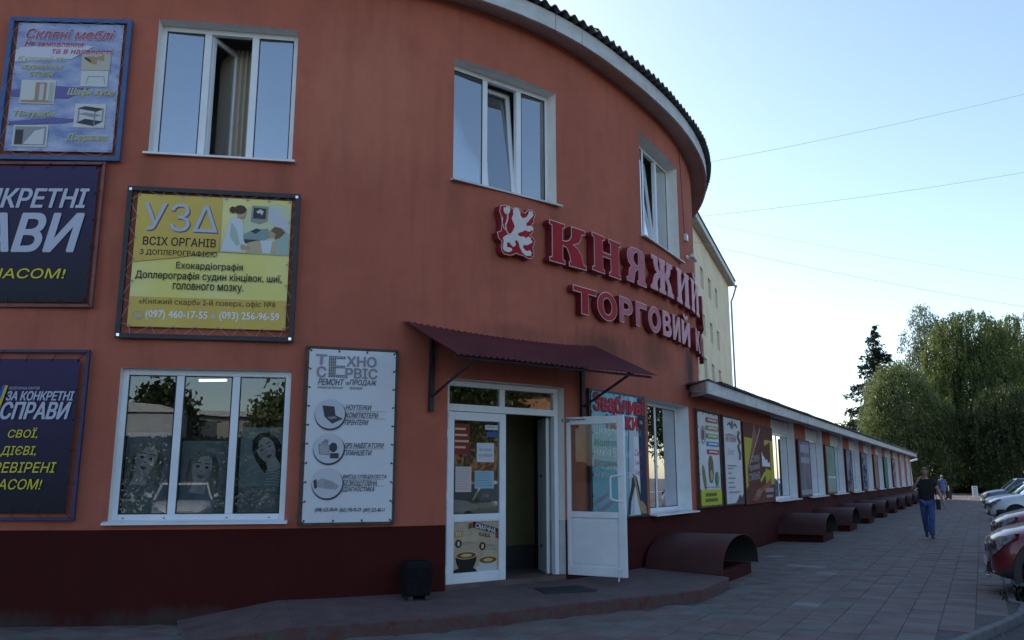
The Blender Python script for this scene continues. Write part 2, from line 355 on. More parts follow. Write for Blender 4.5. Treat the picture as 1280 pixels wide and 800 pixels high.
# ------------------------------------------------------------------ ground
KP = [Vector(v) for v in ((-30, 6.3), (-15, 6.35), (-5, 6.5), (0, 6.65), (1.6, 6.8), (2.9, 7.2), (3.6, 7.75), (4.25, 8.45), (4.75, 8.95), (5.35, 9.55), (5.85, 10.1), (6.3, 10.75))] + [W(w, 4.68) for w in (12.6, 13.2, 14, 16, 20, 30, 40, 50, 60, 70, 80, 86)]
g = MB(); g.add([(-900, -900, -.075), (900, -900, -.075), (900, 900, -.075), (-900, 900, -.075)], [(0, 1, 2, 3)]); tag(g.build('ground', ASPH), kind='structure')
pb = MB()   # bedding under the paving: follows wall and kerb
inner = [P(s, -.05) for s in [x * .6 for x in range(-34, 0)]] + [P(s, -.05) for s in [x * .4 for x in range(0, 34)]] + [W(w, -.05) for w in (13.8, 20, 40, 70, 86)]
pb.add([(p.x, p.y, -.008) for p in KP] + [(p.x, p.y, -.008) for p in inner[::-1]], [tuple(range(len(KP) + len(inner)))])
tag(pb.build('paving_bed', JOINT), kind='structure')
# kerb stones
def inpoly(x, y, poly):
    c = False; j = len(poly) - 1
    for i in range(len(poly)):
        a, b = poly[i], poly[j]
        if (a.y > y) != (b.y > y) and x < (b.x - a.x) * (y - a.y) / (b.y - a.y) + a.x: c = not c
        j = i
    return c
kerb = MB(); kerb_root = tag(link('kerb', None), kind='structure')
kl = []; 
for a, b in zip(KP, KP[1:]):
    n = max(1, round((b - a).length / .8))
    for i in range(n): kl.append((a + (b - a) * (i / n), a + (b - a) * ((i + 1) / n)))
near = [k for k in kl if -14 < k[0].x and k[0].y < 40]; far = [k for k in kl if k not in near]
for a, b in near:
    L = (b - a).length; m = MB(); m.box(.006, L - .006, -.09, 0, -.12, .022 + random.uniform(-.004, .004))
    m.build('kerb_stone', KERB, kerb_root, (a.x, a.y, 0), math.atan2((b - a).y, (b - a).x), bevel=.012)
m = MB()
for a, b in far:
    d = (b - a).normalized(); nn = Vector((d.y, -d.x)) * .09
    m.add([(p.x, p.y, z) for z in (-.12, .02) for p in (a, b, b + nn, a + nn)], [(4, 5, 6, 7)[::-1], (0, 1, 5, 4)[::-1], (2, 3, 7, 6)[::-1], (4, 5, 6, 7)])
tag(m.build('far_kerb_stones', KERB, kerb_root), kind='stuff')
# paving slabs, one grid square to the wing
PITCH = .335; poly = KP + inner[::-1]; slabs = []
stepm = MB()
for i in range(-70, 260):
    w = 1.0 + i * PITCH
    for j in range(-60, 75):
        d = 4.66 - (j + .5) * PITCH if j >= 0 else 4.66 + (-j - .5) * PITCH
        c = W(w + PITCH / 2, d)
        if c.y < 6.0 or c.x < -12: continue
        ok = all(inpoly(q.x, q.y, poly) for q in (W(w, d - PITCH / 2), W(w + PITCH, d - PITCH / 2), W(w, d + PITCH / 2 - .02), W(w + PITCH, d + PITCH / 2 - .02))) if w < 14 else inpoly(c.x, c.y, poly)
        if ok: slabs.append((c.length, i, j, c))
slabs.sort(key=lambda s: s[0])
HALF = PITCH / 2 - .0035; slabme = {}
def slabcol(i, j, x):
    r = random.Random(i * 7919 + j * 104729); u = r.random()
    k = (i + j) % 2 if u < .84 else r.randrange(3)
    if u > .992: k = 3
    if (i, j) in ((44, 9), (44, 8)): k = 3
    return k
SM_ = [SLAB1, SLAB2, SLAB3, SLAB4]
for k in range(4):
    m = MB(); h = HALF; m.add([(-h, -h, -.04), (h, -h, -.04), (h, h, -.04), (-h, h, -.04), (-h, -h, -.003), (h, -h, -.003), (h, h, -.003), (-h, h, -.003),
        (-h + .004, -h + .004, 0), (h - .004, -h + .004, 0), (h - .004, h - .004, 0), (-h + .004, h - .004, 0)],
        [(0, 1, 5, 4), (1, 2, 6, 5), (2, 3, 7, 6), (3, 0, 4, 7), (4, 5, 9, 8), (5, 6, 10, 9), (6, 7, 11, 10), (7, 4, 8, 11), (8, 9, 10, 11)])
    slabme[k] = m.mesh('paving_slab', SM_[k])
pav = tag(link('pavement', None), kind='structure')
rest = MB(); n_ind = 0; r = random.Random(3)
def in_view(c):
    yc = c.y * math.cos(.1871) - 1.55 * math.sin(.1871); zc = -1.55 * math.cos(.1871) - c.y * math.sin(.1871)
    return yc > 0 and abs(c.x / yc) < .63 and zc / yc > -.395
PLAT = [Vector(v) for v in ((-3.1, 8.35), (-2.09, 8.38), (-.65, 8.95), (.54, 9.78), (1.55, 10.42), (2.40, 11.02), (3.09, 12.3), (2.7, 12.9))]
PLATF = PLAT + [P(s, -.02) for s in (12.6, 12.0, 11, 10, 9, 8, 7.2, 6.5, 5.9, 5.5)]
for L, i, j, c in slabs:
    k = slabcol(i, j, 0); dz = r.uniform(-.0035, .0035); tx, ty = r.uniform(-.006, .006), r.uniform(-.006, .006)
    hid = inpoly(c.x, c.y, PLATF)
    if n_ind < 299 and in_view(c) and not hid:
        o = link('paving_slab', slabme[k], pav, (c.x, c.y, dz), WANG); o.rotation_euler = (tx, ty, WANG); n_ind += 1
    else:
        if hid: continue
        u, n_ = WU * HALF, WN * HALF
        ring = [c - u - n_, c + u - n_, c + u + n_, c - u + n_]; i8 = [c + (q - c) * .975 for q in ring]
        rest.add([(q.x, q.y, -.006 + dz) for q in ring] + [(q.x, q.y, dz) for q in i8], [(0, 4, 5, 1)[::-1] if 0 else (0, 3, 7, 4), (3, 2, 6, 7), (2, 1, 5, 6), (1, 0, 4, 5), (4, 7, 6, 5)], k)
tag(rest.build('far_paving_slabs', SM_, pav), kind='stuff')
# far road strip beyond the pavement and the parking strip
m = MB(); q = [W(86, -14), W(92, -14), W(92, 40), W(86, 40)]; m.add([(p.x, p.y, -.05) for p in q], [(0, 3, 2, 1)]); tag(m.build('road', ROADL), kind='structure')
m = MB(); q = [W(11, 5.0), W(84, 5.0), W(84, 13), W(11, 13)]; m.add([(p.x, p.y, -.068) for p in q], [(0, 3, 2, 1)])
tag(m.build('parking_strip', mat('parking_asphalt', (.075, .075, .078), .9, c2=(.05, .05, .05), scale=4, bump=.6, bscale=40)), kind='structure')

# ------------------------------------------------------------------ the trading house
B = thing('shopping_centre', 'terracotta shop building with curved two storey front and long low wing', 'building', (0, 0, 0))
ZP = .985; WIN_W = [(21.5 + 4.73 * i, 24.5 + 4.73 * i) for i in range(10)]
SHOP = (4.52, 6.39, 1.075, 2.765, .14, 1); DOOR = (8.29, 10.2, .20, 2.76, .30, 1); LOWW = (12.60, tw(14.70), .985, 2.80, .30, 2)
wing_holes = [(tw(a), tw(b), ZP, 3.3, .27, 2) for a, b in WIN_W]
wall_sheet('ground_floor_wall', T, -14, tw(68.2), ZP, 3.10, [SHOP, DOOR, LOWW] + wing_holes, [WALL, REVEAL, WHITEWALL], B)
wall_sheet('plinth', T, -14, tw(68.2), -.1, ZP, [DOOR], [PLINTH, PVCD], B)
UL = (4.61, 6.27, 5.33, 7.06, .22, 1); UM = (8.32, 10.09, 5.37, 7.08, .25, 1); UR = (12.59, 14.58, 5.51, 7.34, .25, 1); UX = (.6, 2.2, 5.33, 7.06, .22, 1); UY = (17.4, 19.2, 5.5, 7.3, .25, 1)
wall_sheet('upper_wall', P, -14, 26, 3.10, 7.93, [UL, UM, UR], [WALL, REVEAL], B)
# back and end walls
m = MB()
a, b, c, d = P(26), Vector((-6, 31)), Vector((-23, 31)), P(-14)
for p, q in ((a, b), (b, c), (c, d)): m.add([(p.x, p.y, -.1), (q.x, q.y, -.1), (q.x, q.y, 8.1), (p.x, p.y, 8.1)], [(0, 1, 2, 3)])
e0, e1, e2 = W(68.2), W(68.2, -6.5), W(12, -6.5)
for p, q in ((e0, e1), (e1, e2)): m.add([(p.x, p.y, -.1), (q.x, q.y, -.1), (q.x, q.y, 3.1), (p.x, p.y, 3.1)], [(0, 1, 2, 3)])
m.build('rear_wall', WALL, B)
# drum roof: soffit, fascia boards, corrugated slate rim
m = MB(); ss = [-14 + i * .25 for i in range(161)]
for s0, s1 in zip(ss, ss[1:]):
    q = [P(s0, -.02), P(s1, -.02), P(s1, .315), P(s0, .315)]; m.add([(p.x, p.y, z) for p, z in zip(q, (7.90, 7.90, 7.845, 7.845))], [(0, 3, 2, 1)[::-1]])
m.build('soffit', SOFF, B)
joints = [-14, -11.5, -9, -6.5, -4, -1.5, 1, 3.2, 5.2, 7.6, 9.76, 10.31, 12.6, 14.78, 16.2, 17.8, 19.4, 21, 22.6, 24.2, 26]
for s0, s1 in zip(joints, joints[1:]):
    m = MB(); n = max(2, int((s1 - s0) / .3)); tt = [s0 + .006 + (s1 - s0 - .012) * i / n for i in range(n + 1)]
    for u0, u1 in zip(tt, tt[1:]):
        a, b, c, d = P(u0, .34), P(u1, .34), P(u1, .30), P(u0, .30)
        m.add([(p.x, p.y, z) for z in (7.825, 8.075) for p in (a, b, c, d)], [(0, 1, 5, 4), (2, 3, 7, 6), (0, 3, 2, 1), (4, 5, 6, 7)])
    for u in (tt[0], tt[-1]):
        a, d = P(u, .34), P(u, .30); m.add([(a.x, a.y, 7.825), (d.x, d.y, 7.825), (d.x, d.y, 8.075), (a.x, a.y, 8.075)], [(0, 1, 2, 3)])
    m.build('fascia_board', FASC, B)
def corrugated(fn, t0, t1, rows, per, amp, name, parent, matl, thick=.012, samples=6):
    m = MB(); n = int((t1 - t0) / per * samples); nr = len(rows)
    for i in range(n + 1):
        t = t0 + (t1 - t0) * i / n; wv = amp * math.cos(2 * math.pi * (t - t0) / per); jag = .012 * math.sin(t * 1.7) + (.01 if int(t / 1.1) % 2 else 0)
        for k, (e, z) in enumerate(rows):
            p = fn(t, e + (jag if k == 0 else 0)); m.v += [(p.x, p.y, z + wv + amp), (p.x, p.y, z + wv + amp - thick)]
    for i in range(n):
        for k in range(nr - 1):
            a = (i * nr + k) * 2; b = ((i + 1) * nr + k) * 2; m.f += [(a, b, b + 2, a + 2), (a + 1, a + 3, b + 3, b + 1)]; m.m += [0, 0]
        a, b = i * nr * 2, (i + 1) * nr * 2; m.f += [(a, a + 1, b + 1, b)]; m.m += [0]
    me = m.mesh(name, matl, True, 50); return link(name, me, parent)
corrugated(P, -14, 26, [(.44, 8.085), (.1, 8.12), (-2.2, 8.75)], .185, .034, 'corrugated_roof_edge', B, SLATE, .014)
m = MB(); ring = [P(s, -2.15) for s in [x * .5 for x in range(-28, 53)]] + [Vector((-6, 30)), Vector((-22, 30))]
m.add([(p.x, p.y, 8.76) for p in ring], [tuple(range(len(ring)))]); m.build('roof', SLATER, B)
# wing eave
m = MB(); m.add([(p.x, p.y, z) for p, z in ((W(14.95, -.28), 3.09), (W(67.6, -.28), 3.09), (W(67.6, .47), 3.01), (W(14.31, .47), 3.01))], [(0, 1, 2, 3)]); m.build('wing_soffit', SOFF, B)
fj = [14.28, 20.3, 26.2, 32.2, 38.2, 44, 50, 56, 62, 67.6]
for a, b in zip(fj, fj[1:]):
    m = MB(); m.box(.005, b - a - .005, 0, .03, 0, .215); p = W(a, .50); m.build('wing_fascia_board', FASC, B, (p.x, p.y, 2.985), WANG)
p, q = W(14.28, .47), W(14.95, -.05); m = MB(); m.box(.004, (q - p).length, -.03, 0, .0, .215); m.build('wing_fascia_return', FASC, B, (q.x, q.y, 2.985), math.atan2((p - q).y, (p - q).x)) if 0 else None
m = MB(); d2 = (q - p).normalized(); n2 = Vector((-d2.y, d2.x)) * .03; m.add([(v.x, v.y, z) for z in (2.985, 3.2) for v in (p, q, q - n2, p - n2)], [(0, 1, 5, 4), (1, 2, 6, 5), (2, 3, 7, 6), (3, 0, 4, 7), (0, 3, 2, 1), (4, 5, 6, 7)]); m.build('wing_fascia_return', FASC, B)
m = MB(); m.box(-.02, 0, .03, 7.0, -.06, .2); p = W(67.62, .50); m.build('wing_fascia_return', FASC, B, (p.x, p.y, 2.985), WANG)
corrugated(W, 14.95, 67.8, [(.56, 3.205), (-.6, 3.215), (-6.8, 3.16)], .185, .024, 'wing_roof', B, SLATE, .012)
m = MB(); m.add([(v.x, v.y, z) for z in (3.205, 3.235) for v in (W(14.24, .53), W(15.0, .5), W(15.2, -.3), W(14.88, -.12))], [(0, 3, 2, 1), (4, 5, 6, 7), (0, 1, 5, 4), (1, 2, 6, 5), (2, 3, 7, 6), (3, 0, 4, 7)]); m.build('roof_flashing', SLATE, B)

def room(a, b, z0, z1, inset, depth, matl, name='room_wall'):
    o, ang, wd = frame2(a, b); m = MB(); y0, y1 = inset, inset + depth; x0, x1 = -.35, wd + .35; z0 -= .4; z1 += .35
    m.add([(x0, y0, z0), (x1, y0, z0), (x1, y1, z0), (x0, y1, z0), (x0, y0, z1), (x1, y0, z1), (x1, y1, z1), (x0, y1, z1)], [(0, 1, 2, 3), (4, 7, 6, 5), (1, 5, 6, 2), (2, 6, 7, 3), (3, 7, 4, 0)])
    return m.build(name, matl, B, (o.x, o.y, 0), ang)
def window(a, b, z0, z1, cols, inset, mats=(PVC, GLASS), fw=.065, mw=.085, sill=.07, sashes=None, blinds=(), rm=ROOM, rdepth=1.1, sillz=-.0, handle=()):
    """frame (part) > pane, sash, sill, blind (sub-parts); cols = widths as fractions; sashes {col: 'in'|'tilt'|'fixed'}"""
    o, ang, wd = frame2(a, b); h = z1 - z0; m = MB(); d = .07; x = [0]
    for c in cols: x.append(x[-1] + c * wd)
    m.box(0, fw, inset, inset + d, 0, h); m.box(wd - fw, wd, inset, inset + d, 0, h)
    m.box(fw, wd - fw, inset, inset + d, 0, fw); m.box(fw, wd - fw, inset, inset + d, h - fw, h)
    for c in x[1:-1]: m.box(c - mw / 2, c + mw / 2, inset + .002, inset + d, fw, h - fw)
    f = m.build('window', mats[0], B, (o.x, o.y, z0), ang, bevel=.006)
    for i in range(len(cols)):
        l = x[i] + (fw if i == 0 else mw / 2); r_ = x[i + 1] - (fw if i == len(cols) - 1 else mw / 2); kind = (sashes or {}).get(i, 'fixed')
        g0, g1, y = .0, 0., inset + .035
        if kind == 'fixed':
            mb = MB(); mb.box(l, r_, inset + .012, inset + .02, fw, h - fw); 
            mb2 = MB(); t = .012
            mb2.box(l, l + t, inset + .006, inset + .03, fw, h - fw); mb2.box(r_ - t, r_, inset + .006, inset + .03, fw, h - fw); mb2.box(l + t, r_ - t, inset + .006, inset + .03, fw, fw + t); mb2.box(l + t, r_ - t, inset + .006, inset + .03, h - fw - t, h - fw)
            mb2.build('gasket', SEAL, f); mb.build('pane', mats[1], f)
        else:
            wv, hv, sw = r_ - l + .02, h - 2 * fw + .02, .062; mb = MB()
            mb.box(0, sw, -.03, .03, 0, hv); mb.box(wv - sw, wv, -.03, .03, 0, hv); mb.box(sw, wv - sw, -.03, .03, 0, sw); mb.box(sw, wv - sw, -.03, .03, hv - sw, hv)
            so_ = mb.build('sash', mats[0], f, (l - .01, inset + .06, fw - .01), bevel=.006)
            gp = MB(); gp.box(sw, wv - sw, -.008, .004, sw, hv - sw)
            me = gp.mesh('pane', mats[1]); 
            # a sash and its glass swing together: the glass is laid in the sash plane as its own sub-part
            go = link('pane', me, f, (l - .01, inset + .06, fw - .01))
            rot = (0, 0, R(62)) if kind == 'in' else ((-R(5.5), 0, 0) if kind == 'tilt' else (0, 0, 0))
            for q in (so_, go): q.rotation_euler = rot
            hm = MB(); hx = wv - .03; hm.box(hx - .012, hx + .012, .03, .06, hv * .45, hv * .45 + .12); hn = hm.build('handle', mats[0], f, (l - .01, inset + .06, fw - .01)); hn.rotation_euler = rot
    if sill:
        m = MB(); m.add([(-.04, inset, .012), (wd + .04, inset, .012), (wd + .04, -sill, -.01), (-.04, -sill, -.01), (-.04, inset, .0), (wd + .04, inset, .0), (wd + .04, -sill, -.035), (-.04, -sill, -.035)],
            [(0, 3, 2, 1), (4, 5, 6, 7), (3, 7, 6, 2), (0, 4, 7, 3), (1, 2, 6, 5)]); m.build('sill', mats[0] if sillz == 0 else FASC, f)
    for i in blinds:
        l = x[i] + .04; r_ = x[i + 1] - .04; m = MB(); zz = fw
        while zz < h - fw - .01:
            m.add([(l, inset + .10, zz), (r_, inset + .10, zz), (r_, inset + .118, zz + .019), (l, inset + .118, zz + .019)], [(0, 1, 2, 3)]); zz += .0215
        for xx in (l + .12, (l + r_) / 2, r_ - .12): m.tube((xx, inset + .095, fw), (xx, inset + .095, h - fw), .003, 4)
        tag(m.build('blind', BLIND, f), kind='stuff')
    if rm: room(a, b, z0, z1, inset + .16, rdepth, rm)
    return f
w1 = window(P(4.61), P(6.27), 5.33, 7.06, (.335, .345, .32), .15, sashes={1: 'in'}, blinds=(0, 2), sill=.08)
m = MB(); pts = [(.60 + .0125 * k, .62 + .035 * math.sin(k * 1.25)) for k in range(54)]
for (xa, ya), (xb, yb_) in zip(pts, pts[1:]): m.add([(xa, ya, .02), (xb, yb_, .02), (xb, yb_, 1.72), (xa, ya, 1.72)], [(0, 1, 2, 3)])
m.build('curtain', mat('beige_curtain', (.62, .55, .45), .9), w1, smooth=True)  # pale folds added close behind the open sash to lighten the interior
w2 = window(P(8.32), P(10.09), 5.37, 7.08, (.355, .335, .31), .17, sashes={1: 'tilt'}, sill=.09, sillz=1)
w3 = window(P(12.59), P(14.58), 5.51, 7.34, (.33, .34, .33), .19, sashes={1: 'tilt'}, sill=.09, sillz=1)
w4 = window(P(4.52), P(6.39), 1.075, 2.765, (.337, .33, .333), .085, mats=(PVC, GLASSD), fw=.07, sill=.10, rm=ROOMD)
# screws along the shop window frame bottom
for xx in (.12, .55, 1.22, 1.68): m = MB(); m.box(xx, xx + .02, .078, .086, .025, .034); m.build('screw', SEAL, w4)
w5 = window(P(12.60), T(tw(14.70)), .985, 2.80, (.47, .53), .235, sill=.13, rm=ROOM, mats=(PVC, GLASS))
for k, (a, b) in enumerate(WIN_W):
    pa, pb_ = W(a), W(b)
    f = window(pa, pb_, ZP, 2.72, (.5, .5), .19, sill=.12, rm=None, fw=.07)
    m = MB(); m.box(0, b - a, .15, .19, 1.735, 2.06); m.build('head_panel', WHITEWALL, f)
    # pale roller blind behind the right pane, shop interior behind the left
    m = MB(); m.add([(b - a) * .5 > 0 and ((b - a) * .52, .30, .1)] + [((b - a) * .97, .30, .1), ((b - a) * .97, .30, 1.68), ((b - a) * .52, .30, 1.68)], [(0, 1, 2, 3)])
    m.build('roller_blind', mat('roller_blind', (.30, .34, .36), .8), f)
room(W(21), W(69), ZP, 2.6, .36, 4.5, ROOM)



# ---- door set
o, ang, wd = frame2(P(8.3, -.1), P(10.19, -.1)); DZ = .27
m = MB(); H = 2.485; F = .07
m.box(0, F, 0, .08, 0, H); m.box(wd - F, wd, 0, .08, 0, H); m.box(F, wd - F, 0, .08, H - F, H); m.box(F, wd - F, .002, .078, 2.10, 2.19); m.box(.90 - .04, .90 + .04, .003, .077, 2.19, H - F)
door = m.build('entrance_frame', PVC, B, (o.x, o.y, DZ), ang, bevel=.006)
m = MB(); m.box(F, .86, .03, .042, 2.19, H - F); m.build('transom_pane', GLASSD, door)
m = MB(); m.box(.94, wd - F, .03, .042, 2.19, H - F); m.build('transom_pane', GLASSD, door)
m = MB(); m.box(-.02, wd + .02, -.10, .28, -.05, .012); m.build('threshold', CONC, door)
def leaf_mesh(wv=.88, h=2.08, t=.06):
    s = .095; m = MB(); m.box(0, s, 0, t, 0, h); m.box(wv - s, wv, 0, t, 0, h); m.box(s, wv - s, .001, t - .001, 0, s + .02); m.box(s, wv - s, .001, t - .001, h - s - .01, h); m.box(s, wv - s, .001, t - .001, .74, .82)
    return m, s, wv, h
m, s, wv, h = leaf_mesh(.90); lf = m.build('door_leaf', PVC, B, (o.x, o.y, DZ + .008), ang, bevel=.006); 
lf.location = (o.x + .03 * math.cos(ang) + .035 * math.sin(ang), o.y + .03 * math.sin(ang) - .035 * math.cos(ang), DZ + .01)
m = MB(); m.box(s, wv - s, .025, .035, .82, h - s - .01); m.build('pane', GLASSD, lf)
m = MB(); m.box(s, wv - s, .02, .03, s + .02, .74); m.build('lower_panel', mat('coffee_ad_print', (.46, .38, .26), .5, c2=(.36, .29, .19), scale=5), lf)
for z in (.12, 1.0, 1.75): m = MB(); m.tube((-.012, -.008, z), (-.012, -.008, z + .1), .012, 8); m.build('hinge', PVC, lf)
# prints on the closed leaf
def sheet(parent, x0, z0, x1, z1, c, nm='paper_notice', y=.02, lines=0, lc=GREYI):
    rect(parent, nm, x0, z0, x1, z1, c, y)
    if lines:
        m = MB(); hh = (z1 - z0)
        rr = random.Random(int(x0 * 999 + z0 * 77))
        for k in range(lines):
            zz = z1 - hh * (k + 1) / (lines + 1); e = rr.uniform(.0, .3) * (x1 - x0)
            m.add([(x0 + .012, y - .001, zz), (x1 - .012 - e, y - .001, zz), (x1 - .012 - e, y - .001, zz + hh * .35 / (lines + 1)), (x0 + .012, y - .001, zz + hh * .35 / (lines + 1))], [(0, 1, 2, 3)])
        m.build('text_lines', lc, parent)
PAPER = ink('paper', (.55, .58, .62)); PAPER2 = ink('paper_warm', (.55, .45, .42)); PAPERB = ink('paper_blue', (.30, .42, .52))
sheet(lf, .10, 1.55, .34, 1.93, ink('poster_red', (.22, .03, .03)), 'paper_poster', lines=4, lc=mat('ink_cream', (.5, .4, .2)))
sheet(lf, .45, 1.46, .72, 1.70, PAPER); lettering(lf, 'Без маски', .49, 1.60, .68, 1.64, GREYI, .018, .0); lettering(lf, 'не заходити', .48, 1.52, .70, 1.56, GREYI, .018, .0)
sheet(lf, .13, 1.09, .37, 1.40, PAPER2, lines=9, lc=mat('ink_faint', (.40, .36, .38))); sheet(lf, .42, 1.13, .72, 1.35, PAPERB, lines=6, lc=mat('ink_faint2', (.2, .3, .36)))
sheet(lf, .58, 1.87, .78, 1.93, PAPER, lines=1); sheet(lf, .60, 1.78, .78, 1.84, ink('sticker_blue', (.05, .12, .3)), 'sticker')
# coffee poster in the lower panel
CK = ink('coffee_dark', (.055, .022, .012)); CF = ink('coffee_foam', (.55, .42, .28)); CB = ink('coffee_brown', (.20, .07, .03)); CRM = ink('cream', (.62, .56, .46))
flat(lf, 'banner_ribbon', [(.40, .735), (.79, .63), (.79, .555), (.40, .655)], CK, .017)
flat(lf, 'ribbon_tail', [(.33, .70), (.395, .72), (.395, .655), (.33, .64)], CB, .0175); flat(lf, 'ribbon_tail', [(.745, .60), (.80, .585), (.80, .50), (.745, .52)], CB, .0165)
lettering(lf, 'СМАЧНА', .43, .655, .75, .715, WHITE, .014, .03, rot=-.26); lettering(lf, 'КАВА', .49, .555, .66, .60, CK, .015, .03, rot=-.2)
rect(lf, 'label_patch', .115, .55, .25, .62, ink('ochre', (.45, .28, .06)), .017); lettering(lf, 'ТУТ', .14, .565, .225, .605, WHITE, .015, .02)
for cx, cz, tx in ((.185, .47, 'ЕСПРЕСО'), (.545, .425, 'КАВА')):
    flat(lf, 'round_icon', ell(cx, cz, .05, .05), CK, .017); flat(lf, 'icon_cup', ell(cx, cz, .02, .03), CF, .015); lettering(lf, tx, cx + .065, cz - .012, cx + .065 + (.19 if len(tx) > 5 else .11), cz + .02, GREYI, .015, .01)
lettering(lf, 'з молоком', .61, .375, .76, .395, GREYI, .015, .0)
for cx, cz, rx, cup, sauc in ((.30, .33, .165, ink('cup_black', (.02, .018, .018)), 1), (.63, .26, .15, ink('cup_white', (.50, .52, .52)), 0)):
    flat(lf, 'saucer', ell(cx - .02, cz - .2 if sauc else cz - .1, rx * 1.12, .055), cup, .0175)
    flat(lf, 'cup', [(cx - rx * .96, cz)] + [(cx + rx * math.cos(R(t)) * .96, cz + .2 * math.sin(R(t)) * (1.05 if sauc else .75)) for t in range(180, 361, 12)][1:-1] + [(cx + rx * .96, cz)], cup, .0165)
    flat(lf, 'cup_rim', ell(cx, cz, rx, .05), CRM, .015); flat(lf, 'coffee_surface', ell(cx, cz - .003, rx * .88, .038), CB, .0135); flat(lf, 'foam', ell(cx, cz - .003, rx * .5, .02), CRM, .012)
m = MB()
for x0, x1, z0, z1 in ((s, wv - s, s + .02, s + .03), (s, wv - s, .73, .74), (s, s + .01, s + .03, .73), (wv - s - .01, wv - s, s + .03, .73)): m.box(x0, x1, .004, .02, z0, z1)
m.build('glazing_bead', PVC, lf)
# open leaf, swung out to the street
hp, fp = Vector((.70, 11.50)), Vector((1.47, 11.06)); ang2 = math.atan2(fp.y - hp.y, fp.x - hp.x); wv2 = (fp - hp).length
m, s, wv, h = leaf_mesh(wv2); lo = m.build('open_door_leaf', PVC, B, (hp.x, hp.y, DZ + .01), ang2, bevel=.006)
m = MB(); m.box(s, wv - s, .025, .035, .82, h - s - .01); m.build('pane', GLASSC, lo)
m = MB(); m.box(s, wv - s, .02, .04, s + .02, .74); m.box(s + .03, wv - s - .03, .012, .02, s + .05, .71); m.build('lower_panel', PVC, lo, bevel=.004)
m = MB(); hx = wv - .16; m.path([(hx, 0, .98), (hx, -.05, .98), (hx - .01, -.07, 1.0), (hx - .01, -.07, 1.26), (hx, -.05, 1.28), (hx, 0, 1.28)], .014, 8); m.path([(hx, -.05, .98), (hx + .12, -.01, .96)], .012, 8); m.path([(hx, -.05, 1.28), (hx + .12, -.01, 1.30)], .012, 8); m.build('pull_handle', PVC, lo, smooth=True)
m = MB(); m.box(wv - .05, wv - .03, -.006, 0, 1.0, 1.06); m.build('lock', CHROME, lo)
m = MB(); m.box(0, .34, -.02, 0, h - .045, h - .03); m.box(.0, .1, -.04, 0, h - .07, h - .02); m.build('door_closer', mat('closer_grey', (.2, .2, .21), .5), lo)
m = MB(); m.path([(wv - .08, -.02, .09), (wv - .10, -.03, -.05)], .009, 8); m.path([(wv - .1, -.015, .09), (wv - .05, -.015, .1)], .012, 8); m.build('door_stay', PVC, lo)
# lobby behind the door
def lb(x0, x1, y0, y1, z0, z1, nm, mm, **k): m = MB(); m.box(x0, x1, y0, y1, z0, z1); return m.build(nm, mm, B, (o.x, o.y, DZ), ang, **k)
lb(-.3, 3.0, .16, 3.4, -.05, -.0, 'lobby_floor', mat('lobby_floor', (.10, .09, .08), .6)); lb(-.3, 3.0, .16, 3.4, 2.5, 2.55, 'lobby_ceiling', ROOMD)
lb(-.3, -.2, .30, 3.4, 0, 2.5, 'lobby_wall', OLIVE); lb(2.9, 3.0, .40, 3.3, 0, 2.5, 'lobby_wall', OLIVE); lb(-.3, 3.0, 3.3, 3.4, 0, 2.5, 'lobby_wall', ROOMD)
lb(.3, 2.40, 1.20, 1.28, 0, 2.5, 'lobby_wall', OLIVE); lb(.3, 2.40, 1.185, 1.20, 0, .3, 'skirting', ROOMD)
m = MB()
for k in range(10): m.box(2.41 + k * .022, 2.422 + k * .022, 1.16 + .02 * (k % 2), 1.18 + .02 * (k % 2), .05, 2.3)
m.build('lobby_curtain', mat('dark_curtain', (.05, .045, .05), .9), B, (o.x, o.y, DZ), ang)
m = MB(); m.box(0, .05, 0, .62, 0, 2.1); il = m.build('inner_door_leaf', PVC, B, (o.x + 1.765 * math.cos(ang) - .16 * math.sin(ang), o.y + 1.765 * math.sin(ang) + .16 * math.cos(ang), DZ), R(9), bevel=.008)
for z in (.35, 1.3): m = MB(); m.lathe([(0, 0), (.018, 0), (.018, .02), (0, .02)], 8, (-.012, .3, z), 'y'); m.build('bolt', SEAL, il)

# ------------------------------------------------------------------ boards on the wall
def board(name, label, origin, ang, group=None): return thing(name, label, 'signboard' if 'banner' not in name else 'banner', (origin[0], origin[1], 0), R(ang), group)
def frame_rect(root, x0, z0, x1, z1, t, matl, y0=-.02, y1=.02, mid=(), name='frame'):
    m = MB(); m.box(x0, x0 + t, y0, y1, z0, z1); m.box(x1 - t, x1, y0, y1, z0, z1); m.box(x0 + t, x1 - t, y0, y1, z0, z0 + t); m.box(x0 + t, x1 - t, y0, y1, z1 - t, z1)
    for c in mid: m.box(c - t / 3, c + t / 3, y0 + .004, y1 - .004, z0 + t, z1 - t)
    return m.build(name, matl, root, bevel=.003)
def vinyl(root, x0, z0, x1, z1, matl, y=0., wav=.004, nx=14, nz=14, seed=0, sag=.0):
    r = random.Random(seed); ph = [r.uniform(0, 6) for _ in range(4)]; m = MB()
    for j in range(nz + 1):
        for i in range(nx + 1):
            u, v = i / nx, j / nz; e = min(u, 1 - u, v, 1 - v) * 4; e = min(1, e)
            m.v.append((x0 + (x1 - x0) * u, y + wav * e * (math.sin(u * 5 + v * 3 + ph[0]) + .6 * math.sin(v * 9 - u * 4 + ph[1])), z0 + (z1 - z0) * v - sag * math.sin(math.pi * ((i * 3.) / nx % 1)) * (1 if j == nz else 0)))
    for j in range(nz):
        for i in range(nx): a = j * (nx + 1) + i; m.f.append((a, a + 1, a + nx + 2, a + nx + 1)); m.m.append(0)
    return m.build('vinyl_sheet', matl, root, smooth=True)
